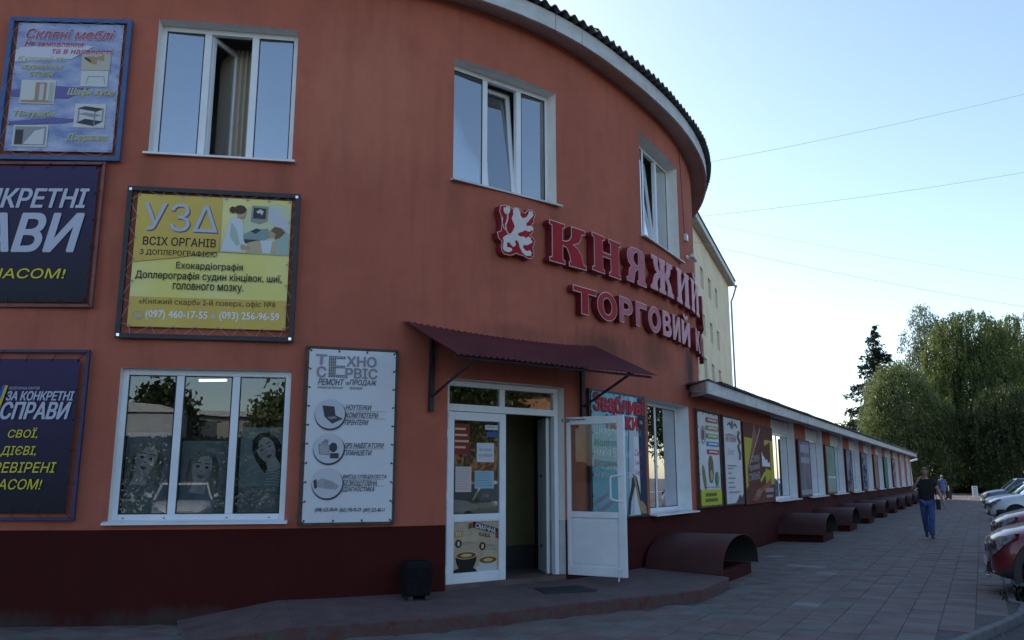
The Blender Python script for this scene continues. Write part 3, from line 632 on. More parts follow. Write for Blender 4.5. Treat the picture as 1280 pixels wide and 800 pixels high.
def lacing(root, x0, z0, x1, z1, fx0, fz0, fx1, fz1, n, mz, zig=True, matl=ROPE, r=.0022, y=-.022):
    m = MB(); e = .02
    def side(k, a, b, c, d):   # a->b eyelets, c->d frame
        for i in range(k + 1):
            t = i / k; p = (a[0] + (b[0] - a[0]) * t, a[1] + (b[1] - a[1]) * t); m.lathe([(0, -.001), (.009, -.003), (.012, 0)], 8, (p[0], y + .01, p[1]), 'y')
            if zig:
                for tt in (t + .5 / k, t - .5 / k):
                    if 0 <= tt <= 1: q = (c[0] + (d[0] - c[0]) * tt, c[1] + (d[1] - c[1]) * tt); m.tube((p[0], y + .005, p[1]), (q[0], y - .004, q[1]), r, 4)
            else: q = (c[0] + (d[0] - c[0]) * t, c[1] + (d[1] - c[1]) * t); m.tube((p[0], y + .005, p[1]), (q[0], y - .004, q[1]), r * 1.6, 5)
    side(n, (x0 + e, z0 + e), (x1 - e, z0 + e), (fx0, fz0), (fx1, fz0)); side(n, (x0 + e, z1 - e), (x1 - e, z1 - e), (fx0, fz1), (fx1, fz1))
    side(mz, (x0 + e, z0 + e), (x0 + e, z1 - e), (fx0, fz0), (fx0, fz1)); side(mz, (x1 - e, z0 + e), (x1 - e, z1 - e), (fx1, fz0), (fx1, fz1))
    return tag(m.build('lacing', matl, root), kind='stuff')

# glass furniture poster, blue pipe frame
b = board('furniture_signboard', 'pale blue and violet furniture poster in a thick blue steel frame at the top left', (-6.023, 9.162), 2.6)
frame_rect(b, -.02, 5.19, 1.425, 7.0, .055, BLUEM)
SKYV = mat('blue_violet_print', (.50, .52, .66), .45, c2=(.14, .20, .42), scale=2.6, stretch=(1, 1, 2.2), detail=8)
vinyl(b, .085, 5.30, 1.325, 6.93, SKYV, y=0, wav=.003, seed=1); lacing(b, .085, 5.30, 1.325, 6.93, .035, 5.24, 1.37, 6.95, 3, 5, r=.0014)
VB = ink('violet_band', (.16, .14, .34)); LB = ink('light_band', (.62, .60, .70))
for z0, z1, s_ in ((6.42, 6.66, .05), (5.98, 6.12, -.02), (5.62, 5.72, .03)): flat(b, 'print_band', [(.09, z0), (.75, z0 + s_), (1.0, z1 - .02), (.6, z1), (.09, z1 - .06)], VB if z0 < 6.3 else LB, -.0075)
REDT = ink('magenta_red', (.45, .06, .12)); OLT = ink('lime_yellow', (.48, .48, .10)); HALO = ink('halo', (.62, .60, .66))
for t, x0, z0, x1, z1, c, sh in (('Скляні меблі', .17, 6.72, 1.24, 6.86, REDT, .3), ('На замовлення', .18, 6.62, .89, 6.70, REDT, .25), ('та в наявності', .50, 6.53, 1.23, 6.615, REDT, .25), ('Кухонні та', .12, 6.42, .68, 6.50, OLT, .25), ('журнальні', .17, 6.32, .66, 6.40, OLT, .25), ('столи', .27, 6.235, .56, 6.30, OLT, .25), ('Шафи купе', .74, 5.99, 1.30, 6.095, OLT, .25), ('ТВ-тумби', .13, 5.71, .62, 5.80, OLT, .25), ('Дзеркала', .78, 5.42, 1.27, 5.52, OLT, .25)):
    lettering(b, t, x0, z0, x1, z1, HALO, -.0085, .05, sh, name='lettering_halo'); lettering(b, t, x0 + .004, z0 + .004, x1 - .004, z1 - .004, c, -.0105, .015, sh)
PW = ink('photo_white', (.60, .60, .60)); PT = ink('photo_tan', (.40, .27, .16)); PD = ink('photo_dark', (.07, .065, .07)); PG = ink('photo_grey', (.30, .31, .32)); PLG = ink('photo_pale_green', (.42, .45, .40))
rect(b, 'picture', .87, 6.33, 1.21, 6.565, ink('beige', (.50, .46, .38)), -.009); flat(b, 'picture_bed', [(.90, 6.50), (.99, 6.42), (1.05, 6.40), (1.05, 6.47), (1.13, 6.45), (1.13, 6.53), (1.05, 6.50), (.98, 6.51)], PT, -.011); flat(b, 'picture_bed', [(.90, 6.50), (.97, 6.47), (.99, 6.42), (.91, 6.47)], PD, -.012)
rect(b, 'picture', .88, 6.12, 1.20, 6.325, PW, -.0095); m = MB(); m.path([(.95, -.011, 6.15), (.97, -.011, 6.25), (1.15, -.011, 6.25), (1.17, -.011, 6.15)], .003, 4); m.build('picture_table', PG, b)
rect(b, 'picture', .20, 5.89, .60, 6.19, PW, -.009); rect(b, 'picture_wardrobe', .37, 5.91, .50, 6.16, PT, -.011); rect(b, 'picture_wardrobe', .215, 5.905, .585, 5.935, PT, -.0105); rect(b, 'picture_door', .42, 5.935, .47, 6.14, LILAC, -.012); rect(b, 'picture_door', .53, 5.92, .585, 6.16, PLG, -.011)
rect(b, 'picture', .85, 5.60, 1.21, 5.90, PW, -.009); flat(b, 'picture_shelf', [(.88, 5.84), (1.10, 5.80), (1.19, 5.84), (.97, 5.87)], PD, -.011); flat(b, 'picture_shelf', [(.88, 5.66), (1.08, 5.62), (1.19, 5.68), (.98, 5.71)], PD, -.011); flat(b, 'picture_shelf', [(.90, 5.77), (1.08, 5.73), (1.17, 5.76), (.98, 5.79)], PG, -.011)
m = MB(); 
for x, z0, z1 in ((.90, 5.66, 5.84), (1.09, 5.63, 5.80), (1.18, 5.68, 5.84)): m.tube((x, -.012, z0), (x, -.012, z1), .007, 5)
m.build('picture_post', PG, b)
rect(b, 'picture', .17, 5.35, .57, 5.62, PW, -.009); rect(b, 'picture_room', .19, 5.37, .55, 5.60, PG, -.0105); flat(b, 'picture_mirror', [(.30, 5.38), (.53, 5.38), (.53, 5.58), (.42, 5.55)], PW, -.012); rect(b, 'picture_bath', .20, 5.38, .29, 5.56, PD, -.0115)

def print_gradient(name, z0, z1, c0, c1):      # printed fade from foot to head of the sheet
    m = mat(name, c0, .45, bump=.1, bscale=5, spec=.3); n, l = m.node_tree.nodes, m.node_tree.links; tc = n.new('ShaderNodeTexCoord'); sx = n.new('ShaderNodeSeparateXYZ'); l.new(tc.outputs['Object'], sx.inputs[0])
    mr = n.new('ShaderNodeMapRange'); mr.inputs[1].default_value = z0; mr.inputs[2].default_value = z1; l.new(sx.outputs[2], mr.inputs[0]); rp = n.new('ShaderNodeValToRGB'); rp.color_ramp.elements[0].color = c0 + (1,); rp.color_ramp.elements[1].color = c1 + (1,); l.new(mr.outputs[0], rp.inputs[0]); l.new(rp.outputs[0], n['Principled BSDF'].inputs['Base Color']); return m
# two political banners running out of the frame on the left
def political(name, label, x1, z0, z1, framem, texts, straps, fx, fz0, fz1, seed):
    b = board(name, label, (-8.325, 9.166), .8, 'dark blue party banners')
    frame_rect(b, .2, fz0, fx, fz1, .035, framem); vinyl(b, .26, z0, x1, z1, print_gradient('navy_vinyl_%d' % seed, z0, z1, (.006, .007, .014), (.034, .020, .085)), y=-.012, wav=.006, seed=seed, nx=22)
    for t, x0, a, x1_, c, mm, sh, bo in texts: lettering(b, t, x0, a, x1_, c, mm, -.0245, bo, sh)
    lacing(b, .26, z0, x1, z1, .22, fz0 + .02, fx - .02, fz1 - .02, 11, 5, zig=False, matl=BLACKM, y=-.03); return b
LIL = LILAC
b = political('party_banner', 'dark blue party banner with white slanted letters in a red pipe frame', 3.50, 3.50, 5.12, REDM,
    [('ЗА КОНКРЕТНІ', 1.42, 4.61, 3.42, 4.84, LIL, .2, .045), ('СПРАВИ', 1.06, 4.085, 3.38, 4.54, LIL, .2, .05), ('ПЕРЕВІРЕНІ ЧАСОМ!', 1.05, 3.77, 3.25, 3.885, YEL, .2, .02)], 5, 3.575, 3.44, 5.175, 2)
b2 = political('party_banner', 'narrower dark blue party banner with yellow words below its flag logo, at bottom left', 3.50, 1.17, 2.85, NAVYM,
    [('ПОЛІТИЧНА ПАРТІЯ', 2.75, 2.505, 3.09, 2.535, LIL, .2, .0), ('ЗА КОНКРЕТНІ', 2.73, 2.385, 3.48, 2.485, LIL, .2, .045), ('СПРАВИ', 2.68, 2.18, 3.45, 2.365, LIL, .2, .05),
     ('СВОЇ,', 2.79, 1.965, 3.14, 2.085, YEL, .2, .02), ('ДІЄВІ,', 2.74, 1.77, 3.14, 1.885, YEL, .2, .02), ('ПЕРЕВІРЕНІ', 2.49, 1.60, 3.36, 1.71, YEL, .2, .02), ('ЧАСОМ!', 2.66, 1.42, 3.23, 1.53, YEL, .2, .02)], 5, 3.60, 1.09, 2.955, 3)
for x0, c in ((2.60, ink('flag_blue', (.03, .12, .45))), (2.63, ink('flag_yellow', (.60, .48, .04)))): flat(b2, 'flag_stripe', [(x0, 2.22), (x0 + .03, 2.22), (x0 + .11, 2.55), (x0 + .08, 2.55)], c, -.024)

# ultrasound banner
b = board('ultrasound_banner', 'yellow and ochre ultrasound clinic banner laced into a black steel frame', (-4.471, 9.226), 9.0)
frame_rect(b, .0, 3.09, 1.955, 4.885, .055, BLACKM, y0=-.03, y1=.02, mid=())
YP = mat('yellow_print', (.80, .72, .30), .42, c2=(.76, .65, .14), scale=1.2, bump=.1, bscale=6); OC = mat('ochre_print', (.58, .38, .05), .42, c2=(.66, .46, .07), scale=1.4, bump=.1, bscale=6)
vinyl(b, .115, 3.225, 1.855, 4.80, YP, y=0, wav=.005, seed=5); lacing(b, .115, 3.225, 1.855, 4.80, .03, 3.12, 1.925, 4.86, 7, 6)
y_ = -.012; PHW = ink('phone_white', (.85, .85, .88))
def wavy(parent, name, pts, matl, y): return flat(parent, name, pts, matl, y)
flat(b, 'ochre_field', [(.118, 3.228), (1.852, 3.228), (1.852, 3.575), (.118, 3.575)], OC, y_)
flat(b, 'ochre_field', [(.118, 3.98), (.60, 4.05), (1.06, 4.14), (1.06, 4.797), (.118, 4.797)], OC, y_)
for x in (.02, 1.90):
    for z in (3.11, 4.83): m = MB(); m.box(x, x + .03, -.034, -.03, z, z + .03); m.build('bolt', CHROME, b)
for t, x0, z0, x1, z1, c, bo in (('УЗΔ', .195, 4.36, 1.03, 4.70, LILAC, .0), ('ВСІХ ОРГАНІВ', .215, 4.185, 1.02, 4.285, BLACKI, .03), ('З ДОПЛЕРОГРАФІЄЮ', .19, 4.06, 1.04, 4.135, BLACKI, .02), ('Ехокардіографія', .60, 3.90, 1.34, 4.0, BLACKI, .02), ('Доплерографія судин кінцівок, шиї,', .165, 3.77, 1.785, 3.88, BLACKI, .02), ('головного мозку.', .58, 3.645, 1.36, 3.745, BLACKI, .02), ('«Княжий скарб» 2-й поверх, офіс №8', .225, 3.475, 1.73, 3.56, ink('bronze', (.16, .10, .03)), .015), ('(097) 460-17-55', .31, 3.31, .98, 3.42, PHW, .03), ('(093) 256-96-59', 1.115, 3.315, 1.78, 3.425, PHW, .03)):
    if t == 'УЗΔ': lettering(b, t, x0 + .012, z0 - .012, x1 + .012, z1 - .012, ink('shadow_grey', (.14, .12, .10)), y_ - .001, .01)
    lettering(b, t, x0, z0, x1, z1, c, y_ - .003, bo)
flat(b, 'dot', ell(1.045, 3.365, .024, .022), LILAC, y_ - .002)
m = MB(); pts = ell(.225, 3.36, .055, .05, 28); m.path([(x, y_ - .004, z) for x, z in pts + pts[:1]], .004, 4); m.path([(.20, y_ - .004, 3.385), (.205, y_ - .004, 3.355), (.225, y_ - .004, 3.338), (.25, y_ - .004, 3.335)], .008, 5); m.build('phone_icon', LILAC, b)
SK = ink('print_skin', (.50, .34, .22)); SG = ink('print_sage', (.42, .50, .42)); CO = ink('print_coat', (.62, .66, .70)); HR = ink('print_hair', (.10, .06, .04))
flat(b, 'print_glow', [(1.06, 4.14), (1.85, 4.12), (1.85, 4.72), (1.70, 4.76), (1.36, 4.70), (1.3, 4.40)], ink('print_pale', (.60, .62, .40)), y_ - .0005)
flat(b, 'print_light', [(1.60, 4.70), (1.62, 4.5), (1.82, 4.42), (1.84, 4.5), (1.70, 4.70)], ink('print_lilac', (.55, .56, .60)), y_ - .001)
flat(b, 'print_doctor_coat', [(1.08, 4.15), (1.13, 4.42), (1.18, 4.57), (1.26, 4.58), (1.31, 4.50), (1.325, 4.30), (1.36, 4.22), (1.30, 4.15)], CO, y_ - .002)
flat(b, 'print_doctor_sleeve', [(1.18, 4.50), (1.24, 4.42), (1.29, 4.24), (1.25, 4.21), (1.17, 4.33)], SG, y_ - .003)
flat(b, 'print_doctor_face', ell(1.295, 4.615, .045, .055), SK, y_ - .003); flat(b, 'print_doctor_neck', [(1.25, 4.62), (1.30, 4.58), (1.285, 4.54), (1.24, 4.56)], SK, y_ - .0028)
flat(b, 'print_doctor_hair', ell(1.272, 4.66, .068, .055), HR, y_ - .004); flat(b, 'print_hair_bun', ell(1.185, 4.655, .035, .04), HR, y_ - .0042)
flat(b, 'print_hand', [(1.30, 4.24), (1.41, 4.21), (1.42, 4.17), (1.30, 4.18)], SK, y_ - .005)
flat(b, 'print_console', [(1.32, 4.36), (1.45, 4.43), (1.60, 4.44), (1.64, 4.34), (1.52, 4.27), (1.33, 4.28)], ink('console_teal', (.25, .34, .33)), y_ - .0025); flat(b, 'print_keys', [(1.40, 4.40), (1.47, 4.44), (1.52, 4.42), (1.46, 4.37)], PD, y_ - .0035); flat(b, 'print_machine_shadow', [(1.33, 4.30), (1.50, 4.30), (1.55, 4.26), (1.35, 4.25)], PD, y_ - .0036)
flat(b, 'print_monitor', [(1.395, 4.52), (1.405, 4.72), (1.595, 4.71), (1.59, 4.53), (1.50, 4.49)], ink('monitor_grey', (.30, .32, .26)), y_ - .003); flat(b, 'print_monitor_screen', [(1.42, 4.56), (1.425, 4.695), (1.57, 4.685), (1.565, 4.555)], PD, y_ - .004)
flat(b, 'print_scan', [(1.455, 4.645), (1.50, 4.675), (1.54, 4.65), (1.53, 4.62), (1.52, 4.60), (1.50, 4.63), (1.475, 4.62)], PW, y_ - .005)
flat(b, 'print_pillow', [(1.64, 4.13), (1.85, 4.13), (1.85, 4.38), (1.78, 4.44), (1.70, 4.34)], ink('pillow_green', (.36, .48, .42)), y_ - .0032)
flat(b, 'print_patient_body', [(1.38, 4.26), (1.48, 4.29), (1.64, 4.30), (1.72, 4.27), (1.70, 4.14), (1.36, 4.14)], ink('patient_tan', (.52, .42, .28)), y_ - .004); flat(b, 'print_patient_top', [(1.52, 4.29), (1.66, 4.30), (1.64, 4.14), (1.55, 4.14)], CO, y_ - .0045)
flat(b, 'print_patient_head', ell(1.66, 4.38, .055, .05, rot=.6), SK, y_ - .0046); flat(b, 'print_patient_hair', [(1.63, 4.42), (1.68, 4.47), (1.76, 4.45), (1.80, 4.40), (1.74, 4.33), (1.68, 4.31), (1.69, 4.38)], ink('hair_brown', (.20, .12, .07)), y_ - .0052)
# repair service board
b = board('repair_signboard', 'tall pale grey computer repair board with three round pictures, left of the entrance', (-2.384, 9.592), 19.05)
frame_rect(b, -.02, 1.01, 1.07, 3.06, .045, BROWNF, y0=-.015, y1=.03)
VG = mat('pale_grey_print', (.62, .63, .66), .55, spec=.3, c2=(.68, .69, .72), scale=1.5, bump=.08, bscale=6)
vinyl(b, .02, 1.045, 1.035, 3.025, VG, y=-.018, wav=.003, seed=6); lacing(b, .02, 1.045, 1.035, 3.025, -.0, 1.03, 1.05, 3.04, 3, 9, zig=False, matl=BROWNF, y=-.03, r=.003)
y_ = -.026; GT = ink('tech_grey', (.27, .26, .29)); BK = ink('tech_dark', (.06, .06, .075))
for t, x0, z0, x1, z1 in (('Т', .10, 2.845, .22, 2.96), ('С', .115, 2.695, .215, 2.82), ('ХНО', .455, 2.835, .80, 2.955), ('РВІС', .445, 2.695, .815, 2.815)): lettering(b, t, x0, z0, x1, z1, GT, y_, .05)
m = MB()
for j in range(14):
    for i in range(9):
        if j in (0, 1, 6, 7, 12, 13) or i < 4:
            x, z = .245 + i * .0215, 2.70 + j * .0182; m.add([(x, y_, z), (x + .015, y_, z), (x + .019, y_, z + .012), (x + .004, y_, z + .012)], [(0, 1, 2, 3)])
m.build('letter_mosaic', BK, b)
for t, x0, z0, x1, z1, sh in (('РЕМОНТ', .13, 2.605, .43, 2.68, .2), ('та', .44, 2.615, .485, 2.65, .2), ('ПРОДАЖ', .49, 2.605, .815, 2.68, .2), ("КОМП'ЮТЕРНОЇ", .13, 2.565, .42, 2.593, .2), ('ТЕХНІКИ', .49, 2.565, .645, 2.593, .2),
    ('НОУТБУКИ', .46, 2.325, .76, 2.385, .2), ("КОМП'ЮТЕРИ", .46, 2.235, .845, 2.295, .2), ('ПРІНТЕРИ', .455, 2.15, .73, 2.21, .2), ('GPS НАВІГАТОРИ', .455, 1.885, .92, 1.945, .2), ('ПЛАНШЕТИ', .455, 1.80, .78, 1.86, .2),
    ('ВИЇЗД СПЕЦІАЛІСТА', .455, 1.53, .97, 1.59, .2), ('БЕЗКОШТОВНА', .455, 1.455, .86, 1.515, .2), ('ДІАГНОСТИКА', .455, 1.38, .83, 1.44, .2), ('(098) 625-58-04', .155, 1.155, .41, 1.21, .1), ('(063) 745-95-29', .43, 1.15, .68, 1.205, .1), ('(097) 225-48-11', .70, 1.145, .95, 1.20, .1)):
    lettering(b, t, x0, z0, x1, z1, BK, y_, .02, sh)
m = MB()
for z in (2.31, 2.225, 1.875, 1.523, 1.448): m.box(.45, .93, y_ - .0005, y_, z, z + .004)
m.build('divider_line', GT, b)
for cz in (2.268, 1.873, 1.480):
    flat(b, 'round_shadow', ell(.288, cz - .008, .180, .178, 36), BK, y_ - .0005); flat(b, 'round_picture', ell(.282, cz + .006, .172, .172, 36), ink('tech_pale', (.54, .56, .60)), y_ - .0015)
cz = 2.268; flat(b, 'laptop_screen', [(.19, cz + .10), (.33, cz + .09), (.345, cz - .01), (.22, cz - .03)], BK, y_ - .0025); flat(b, 'laptop_base', [(.22, cz - .03), (.345, cz - .01), (.43, cz - .05), (.31, cz - .11)], PD, y_ - .003); flat(b, 'laptop_keys', [(.25, cz - .035), (.335, cz - .022), (.37, cz - .045), (.29, cz - .06)], GT, y_ - .004)
cz = 1.873; flat(b, 'printer_body', [(.17, cz + .05), (.29, cz + .04), (.29, cz - .07), (.18, cz - .06)], ink('dev_grey', (.38, .39, .41)), y_ - .0025); flat(b, 'printer_tray', [(.19, cz + .06), (.24, cz + .11), (.28, cz + .10), (.27, cz + .05)], GT, y_ - .003); flat(b, 'speaker_print', ell(.335, cz + .015, .045, .055), BK, y_ - .003); flat(b, 'camera_print', [(.30, cz - .05), (.40, cz - .05), (.40, cz - .11), (.30, cz - .11)], PD, y_ - .0035)
m = MB(); m.path([(.17, y_ - .003, cz + .05), (.29, y_ - .003, cz + .04), (.29, y_ - .003, cz - .07), (.18, y_ - .003, cz - .06), (.17, y_ - .003, cz + .05)], .003, 4); m.build('printer_outline', BK, b)
cz = 1.480; flat(b, 'hand_print', [(.15, cz + .02), (.22, cz + .06), (.33, cz + .03), (.42, cz - .03), (.38, cz - .07), (.26, cz - .06), (.17, cz - .04)], ink('hand_grey', (.36, .36, .38)), y_ - .0025)
m = MB()
for k in range(4): m.tube((.25 + k * .03, y_ - .004, cz + .035 - k * .01), (.27 + k * .032, y_ - .004, cz - .045 + k * .004), .0035, 4)
m.build('finger_lines', GT, b)
flat(b, 'cuff_print', [(.125, cz + .03), (.16, cz + .05), (.17, cz - .05), (.14, cz - .06)], PD, y_ - .003)

# hosiery poster right of the door
b = board('hosiery_signboard', 'turquoise hosiery poster with dark red title and stockinged legs, behind the open door', (1.093, 11.789), 53.5)
frame_rect(b, -.02, .96, 1.665, 2.80, .035, BLACKM, y0=-.015, y1=.02)
TQ = mat('turquoise_print', (.10, .33, .42), .4, c2=(.22, .50, .60), scale=1.1, stretch=(1, 1, .3), bump=.06, bscale=6); vinyl(b, .03, .985, 1.62, 2.765, TQ, y=-.018, wav=.003, seed=8); lacing(b, .03, .985, 1.62, 2.765, -.0, .975, 1.65, 2.785, 5, 6, zig=False, matl=BLACKM, y=-.028)
y_ = -.026; flat(b, 'silver_band', [(1.05, .99), (1.40, .99), (1.28, 2.76), (1.13, 2.76)], ink('silver', (.50, .56, .62)), y_); flat(b, 'navy_band', [(1.44, .99), (1.615, .99), (1.615, 2.76), (1.40, 2.76)], ink('deep_blue', (.02, .04, .09)), y_)
flat(b, 'white_band', [(1.22, 1.0), (1.42, 1.0), (1.40, 2.3), (1.25, 2.5)], WHITE, y_ - .0005)
for t, x0, z0, x1, z1, c, bo, sh in (('Звабливі', .09, 2.50, 1.58, 2.74, REDI, .06, 0), ('ніжки', .45, 2.27, 1.36, 2.50, REDI, .06, 0), ('Шкарпетки', .085, 2.13, 1.05, 2.26, WHITE, .02, 0), ('Колготки', .10, 1.99, .95, 2.09, ink('teal_dark', (.04, .16, .2)), .02, 0), ('Нижня Білизна', .075, 1.84, 1.14, 1.97, WHITE, .02, 0), ('Вітрина', .09, 1.68, .80, 1.80, ink('teal_dark', (.04, .16, .2)), .02, 0), ('нижньої Білизни', .07, 1.54, 1.22, 1.66, WHITE, .01, 0),
    ('LENS', 1.26, 2.17, 1.50, 2.25, GREYI, .0, .1), ('Conte', 1.25, 1.87, 1.52, 1.97, REDT, .01, .3), ('Lady', 1.26, 1.72, 1.48, 1.81, REDT, .01, .3), ('Legs', 1.26, 1.57, 1.50, 1.67, REDT, .01, .3)):
    if c is REDI: lettering(b, t, x0 - .01, z0 - .01, x1 + .01, z1 + .01, BLACKI, y_ - .0008, .09, name='lettering_shadow')
    lettering(b, t, x0, z0, x1, z1, c, y_ - .002, bo, sh)
flat(b, 'round_logo', ell(1.50, 2.38, .105, .10), BLACKI, y_ - .002); lettering(b, 'ск.', 1.45, 2.36, 1.55, 2.41, WHITE, y_ - .003, .02)
lettering(b, 'Найкращі', .06, 1.13, .56, 1.22, ink('pink_script', (.60, .30, .38)), y_ - .002, .03, .3, rot=.35); lettering(b, 'Панчохи', .17, 1.02, .66, 1.11, ink('pink_script', (.60, .30, .38)), y_ - .002, .03, .3, rot=.35)
ST = ink('stocking', (.06, .045, .045)); flat(b, 'leg_print', [(1.17, 1.60), (1.27, 1.58), (1.24, 1.40), (1.12, 1.20), (1.08, 1.0), (1.02, 1.0), (1.05, 1.22), (1.13, 1.42)], ST, y_ - .002); flat(b, 'leg_print', [(1.20, 1.60), (1.30, 1.56), (1.36, 1.40), (1.42, 1.22), (1.58, 1.12), (1.60, 1.0), (1.40, 1.02), (1.33, 1.22), (1.25, 1.42)], PT, y_ - .003); flat(b, 'leg_print', [(1.26, 1.57), (1.31, 1.54), (1.38, 1.38), (1.44, 1.20), (1.40, 1.18), (1.33, 1.38)], ST, y_ - .004)

# three posters on the first stretch of the wing
b = board('grocery_signboard', 'tall white poster with five coloured bars and a lime strip at its foot', (3.376, 15.289), 60.89)
frame_rect(b, -.02, 1.0, 1.53, 2.80, .035, BROWNF); vinyl(b, .06, 1.03, 1.47, 2.75, VG, y=0, wav=.006, seed=9); lacing(b, .06, 1.03, 1.47, 2.75, -.0, 1.01, 1.51, 2.78, 4, 6, zig=False, matl=BROWNF, y=-.02)
y_ = -.012
for z0, c in ((2.585, (.45, .10, .12)), (2.435, (.50, .28, .12)), (2.285, (.28, .42, .10)), (2.135, (.08, .30, .55)), (1.985, (.45, .06, .08))): rect(b, 'colour_bar', .60, z0, 1.40, z0 + .085, ink('bar%.2f' % z0, c), y_); rect(b, 'bar_text', .70, z0 + .03, 1.30, z0 + .055, WHITE, y_ - .002)
m = MB(); pts = ell(.37, 2.33, .14, .16, 24); m.path([(x, y_, z) for x, z in pts + pts[:1]], .008, 4); m.build('logo_ring', ink('mint', (.35, .48, .42)), b); flat(b, 'logo_mark', [(.32, 2.24), (.42, 2.24), (.45, 2.38), (.37, 2.46), (.30, 2.38)], REDT, y_ - .001)
flat(b, 'bottle_print', ell(.80, 1.70, .17, .26), ink('olive_brown', (.16, .13, .05)), y_); flat(b, 'bottle_face', ell(.80, 1.58, .08, .10), ink('cream', (.62, .56, .46)), y_ - .001); flat(b, 'leaf_print', ell(.34, 1.55, .09, .24, rot=.35), ink('leaf_olive', (.20, .22, .08)), y_)
flat(b, 'leaf_print', ell(1.20, 1.52, .10, .14), ink('leaf_green', (.10, .28, .12)), y_); rect(b, 'shelf_line', .30, 1.36, 1.35, 1.375, GREYI, y_)
rect(b, 'lime_strip', .07, 1.035, 1.46, 1.32, ink('lime', (.50, .55, .03)), y_ - .001); rect(b, 'strip_text', .36, 1.20, 1.10, 1.26, ink('olive_text', (.12, .14, .03)), y_ - .003); rect(b, 'strip_text', .32, 1.10, 1.16, 1.16, ink('olive_text', (.12, .14, .03)), y_ - .003)
b = board('pharmacy_signboard', 'tall plain white pharmacy poster with a serpent drawing along its right edge', (4.227, 16.818), 60.89)
frame_rect(b, -.02, 1.0, 1.42, 2.80, .035, BROWNF); vinyl(b, .03, 1.03, 1.385, 2.75, VG, y=-.022, wav=.006, seed=10)
y_ = -.034; lettering(b, 'АПТЕКА', .12, 2.27, .93, 2.42, ink('dull_red', (.30, .10, .13)), y_, .02); lettering(b, 'Шанс', .22, 2.0, .78, 2.14, ink('pale_green', (.40, .48, .42)), y_, .0, .3)
flat(b, 'crest_print', ell(.67, 2.62, .09, .09), ink('crest_grey', (.20, .21, .18)), y_)
m = MB(); m.path([(.30, y_, 2.60), (.45, y_, 2.66), (.55, y_, 2.60)], .012, 4); m.path([(.80, y_, 2.60), (.90, y_, 2.66), (1.05, y_, 2.58)], .012, 4); m.path([(1.16, y_, 2.50), (1.06, y_, 2.38), (1.22, y_, 2.28), (1.06, y_, 2.18), (1.20, y_, 2.05), (1.14, y_, 1.92)], .03, 5); m.build('serpent_print', ink('crest_grey', (.20, .21, .18)), b)
for z, e in ((1.77, .87), (1.71, .58), (1.62, .48), (1.52, .74), (1.43, .60), (1.34, .69), (1.24, 1.06)): rect(b, 'text_line', .17, z, e, z + .025, GREYI, y_)
flat(b, 'corner_print', [(.70, 1.035), (1.38, 1.035), (1.38, 1.22), (1.20, 1.12), (1.05, 1.20), (.90, 1.10)], PD, y_)
b = board('chocolate_signboard', 'large brown and yellow chocolate advert flush on the wall before the first wing window', (5.061, 18.356), 60.89)
BRN = mat('advert_brown', (.12, .035, .028), .7, c2=(.15, .05, .04), scale=1.4, bump=.05, bscale=6, spec=.15); m = MB(); m.box(-.02, 2.93, -.012, .012, .97, 2.76); m.build('board', BRN, b)
y_ = -.016; LY = ink('advert_yellow', (.48, .42, .03)); AR = ink('advert_red', (.30, .07, .04)); TG = ink('advert_text', (.34, .30, .34))
flat(b, 'yellow_field', [(.02, 1.30), (.22, 1.36), (.22, 1.75), (.80, 2.30), (1.1, 2.42), (.02, 2.42)], LY, y_); flat(b, 'yellow_field', [(1.95, 1.38), (2.90, 1.38), (2.90, 2.43), (1.95, 2.43)], LY, y_)
flat(b, 'red_wedge', [(.30, 1.80), (.60, 1.95), (1.22, 2.50), (1.10, 2.72), (.95, 2.60)], AR, y_ - .001); flat(b, 'pale_edge', [(.25, 1.72), (.32, 1.72), (1.62, 2.66), (1.58, 2.72)], TG, y_ - .002); flat(b, 'pale_edge', [(.68, 2.30), (.72, 2.30), (1.05, 2.74), (1.0, 2.75)], TG, y_ - .002)
flat(b, 'brown_wedge', [(1.55, 2.20), (2.55, 2.40), (2.55, 1.70), (1.60, 1.80)], BRN, y_ - .001); flat(b, 'white_city', [(1.62, 1.80), (1.62, 2.15), (1.75, 2.05), (1.88, 2.02), (2.0, 1.95), (2.15, 1.98), (2.25, 1.88), (2.45, 1.92), (2.48, 1.80)], WHITE, y_ - .003)
flat(b, 'yellow_ribbon', [(1.35, 1.50), (1.80, 1.68), (2.4, 1.66), (2.4, 1.58), (1.85, 1.58), (1.40, 1.42)], LY, y_ - .003); flat(b, 'red_ribbon', [(.80, 1.25), (1.9, 1.38), (2.5, 1.55), (2.5, 1.35), (1.8, 1.22)], AR, y_ - .002); flat(b, 'chocolate_piece', [(.45, 1.05), (.90, 1.22), (1.35, 1.16), (1.0, 1.02)], AR, y_ - .003); flat(b, 'chocolate_piece', [(.80, 1.16), (1.15, 1.30), (1.5, 1.22), (1.2, 1.10)], ink('pale_brown', (.28, .16, .10)), y_ - .004)
for t, x0, z0, x1, z1 in (('кожен', .55, 1.87, 1.38, 2.02), ('дешевий', .40, 1.67, 1.36, 1.83), ('стильно', .26, 1.46, 1.36, 1.62)): lettering(b, t, x0, z0, x1, z1, TG, y_ - .004, .05, .2, rot=.06)
rect(b, 'text_line', 1.85, 1.20, 2.70, 1.30, TG, y_ - .004); rect(b, 'text_line', 1.90, 1.08, 2.60, 1.14, TG, y_ - .004)
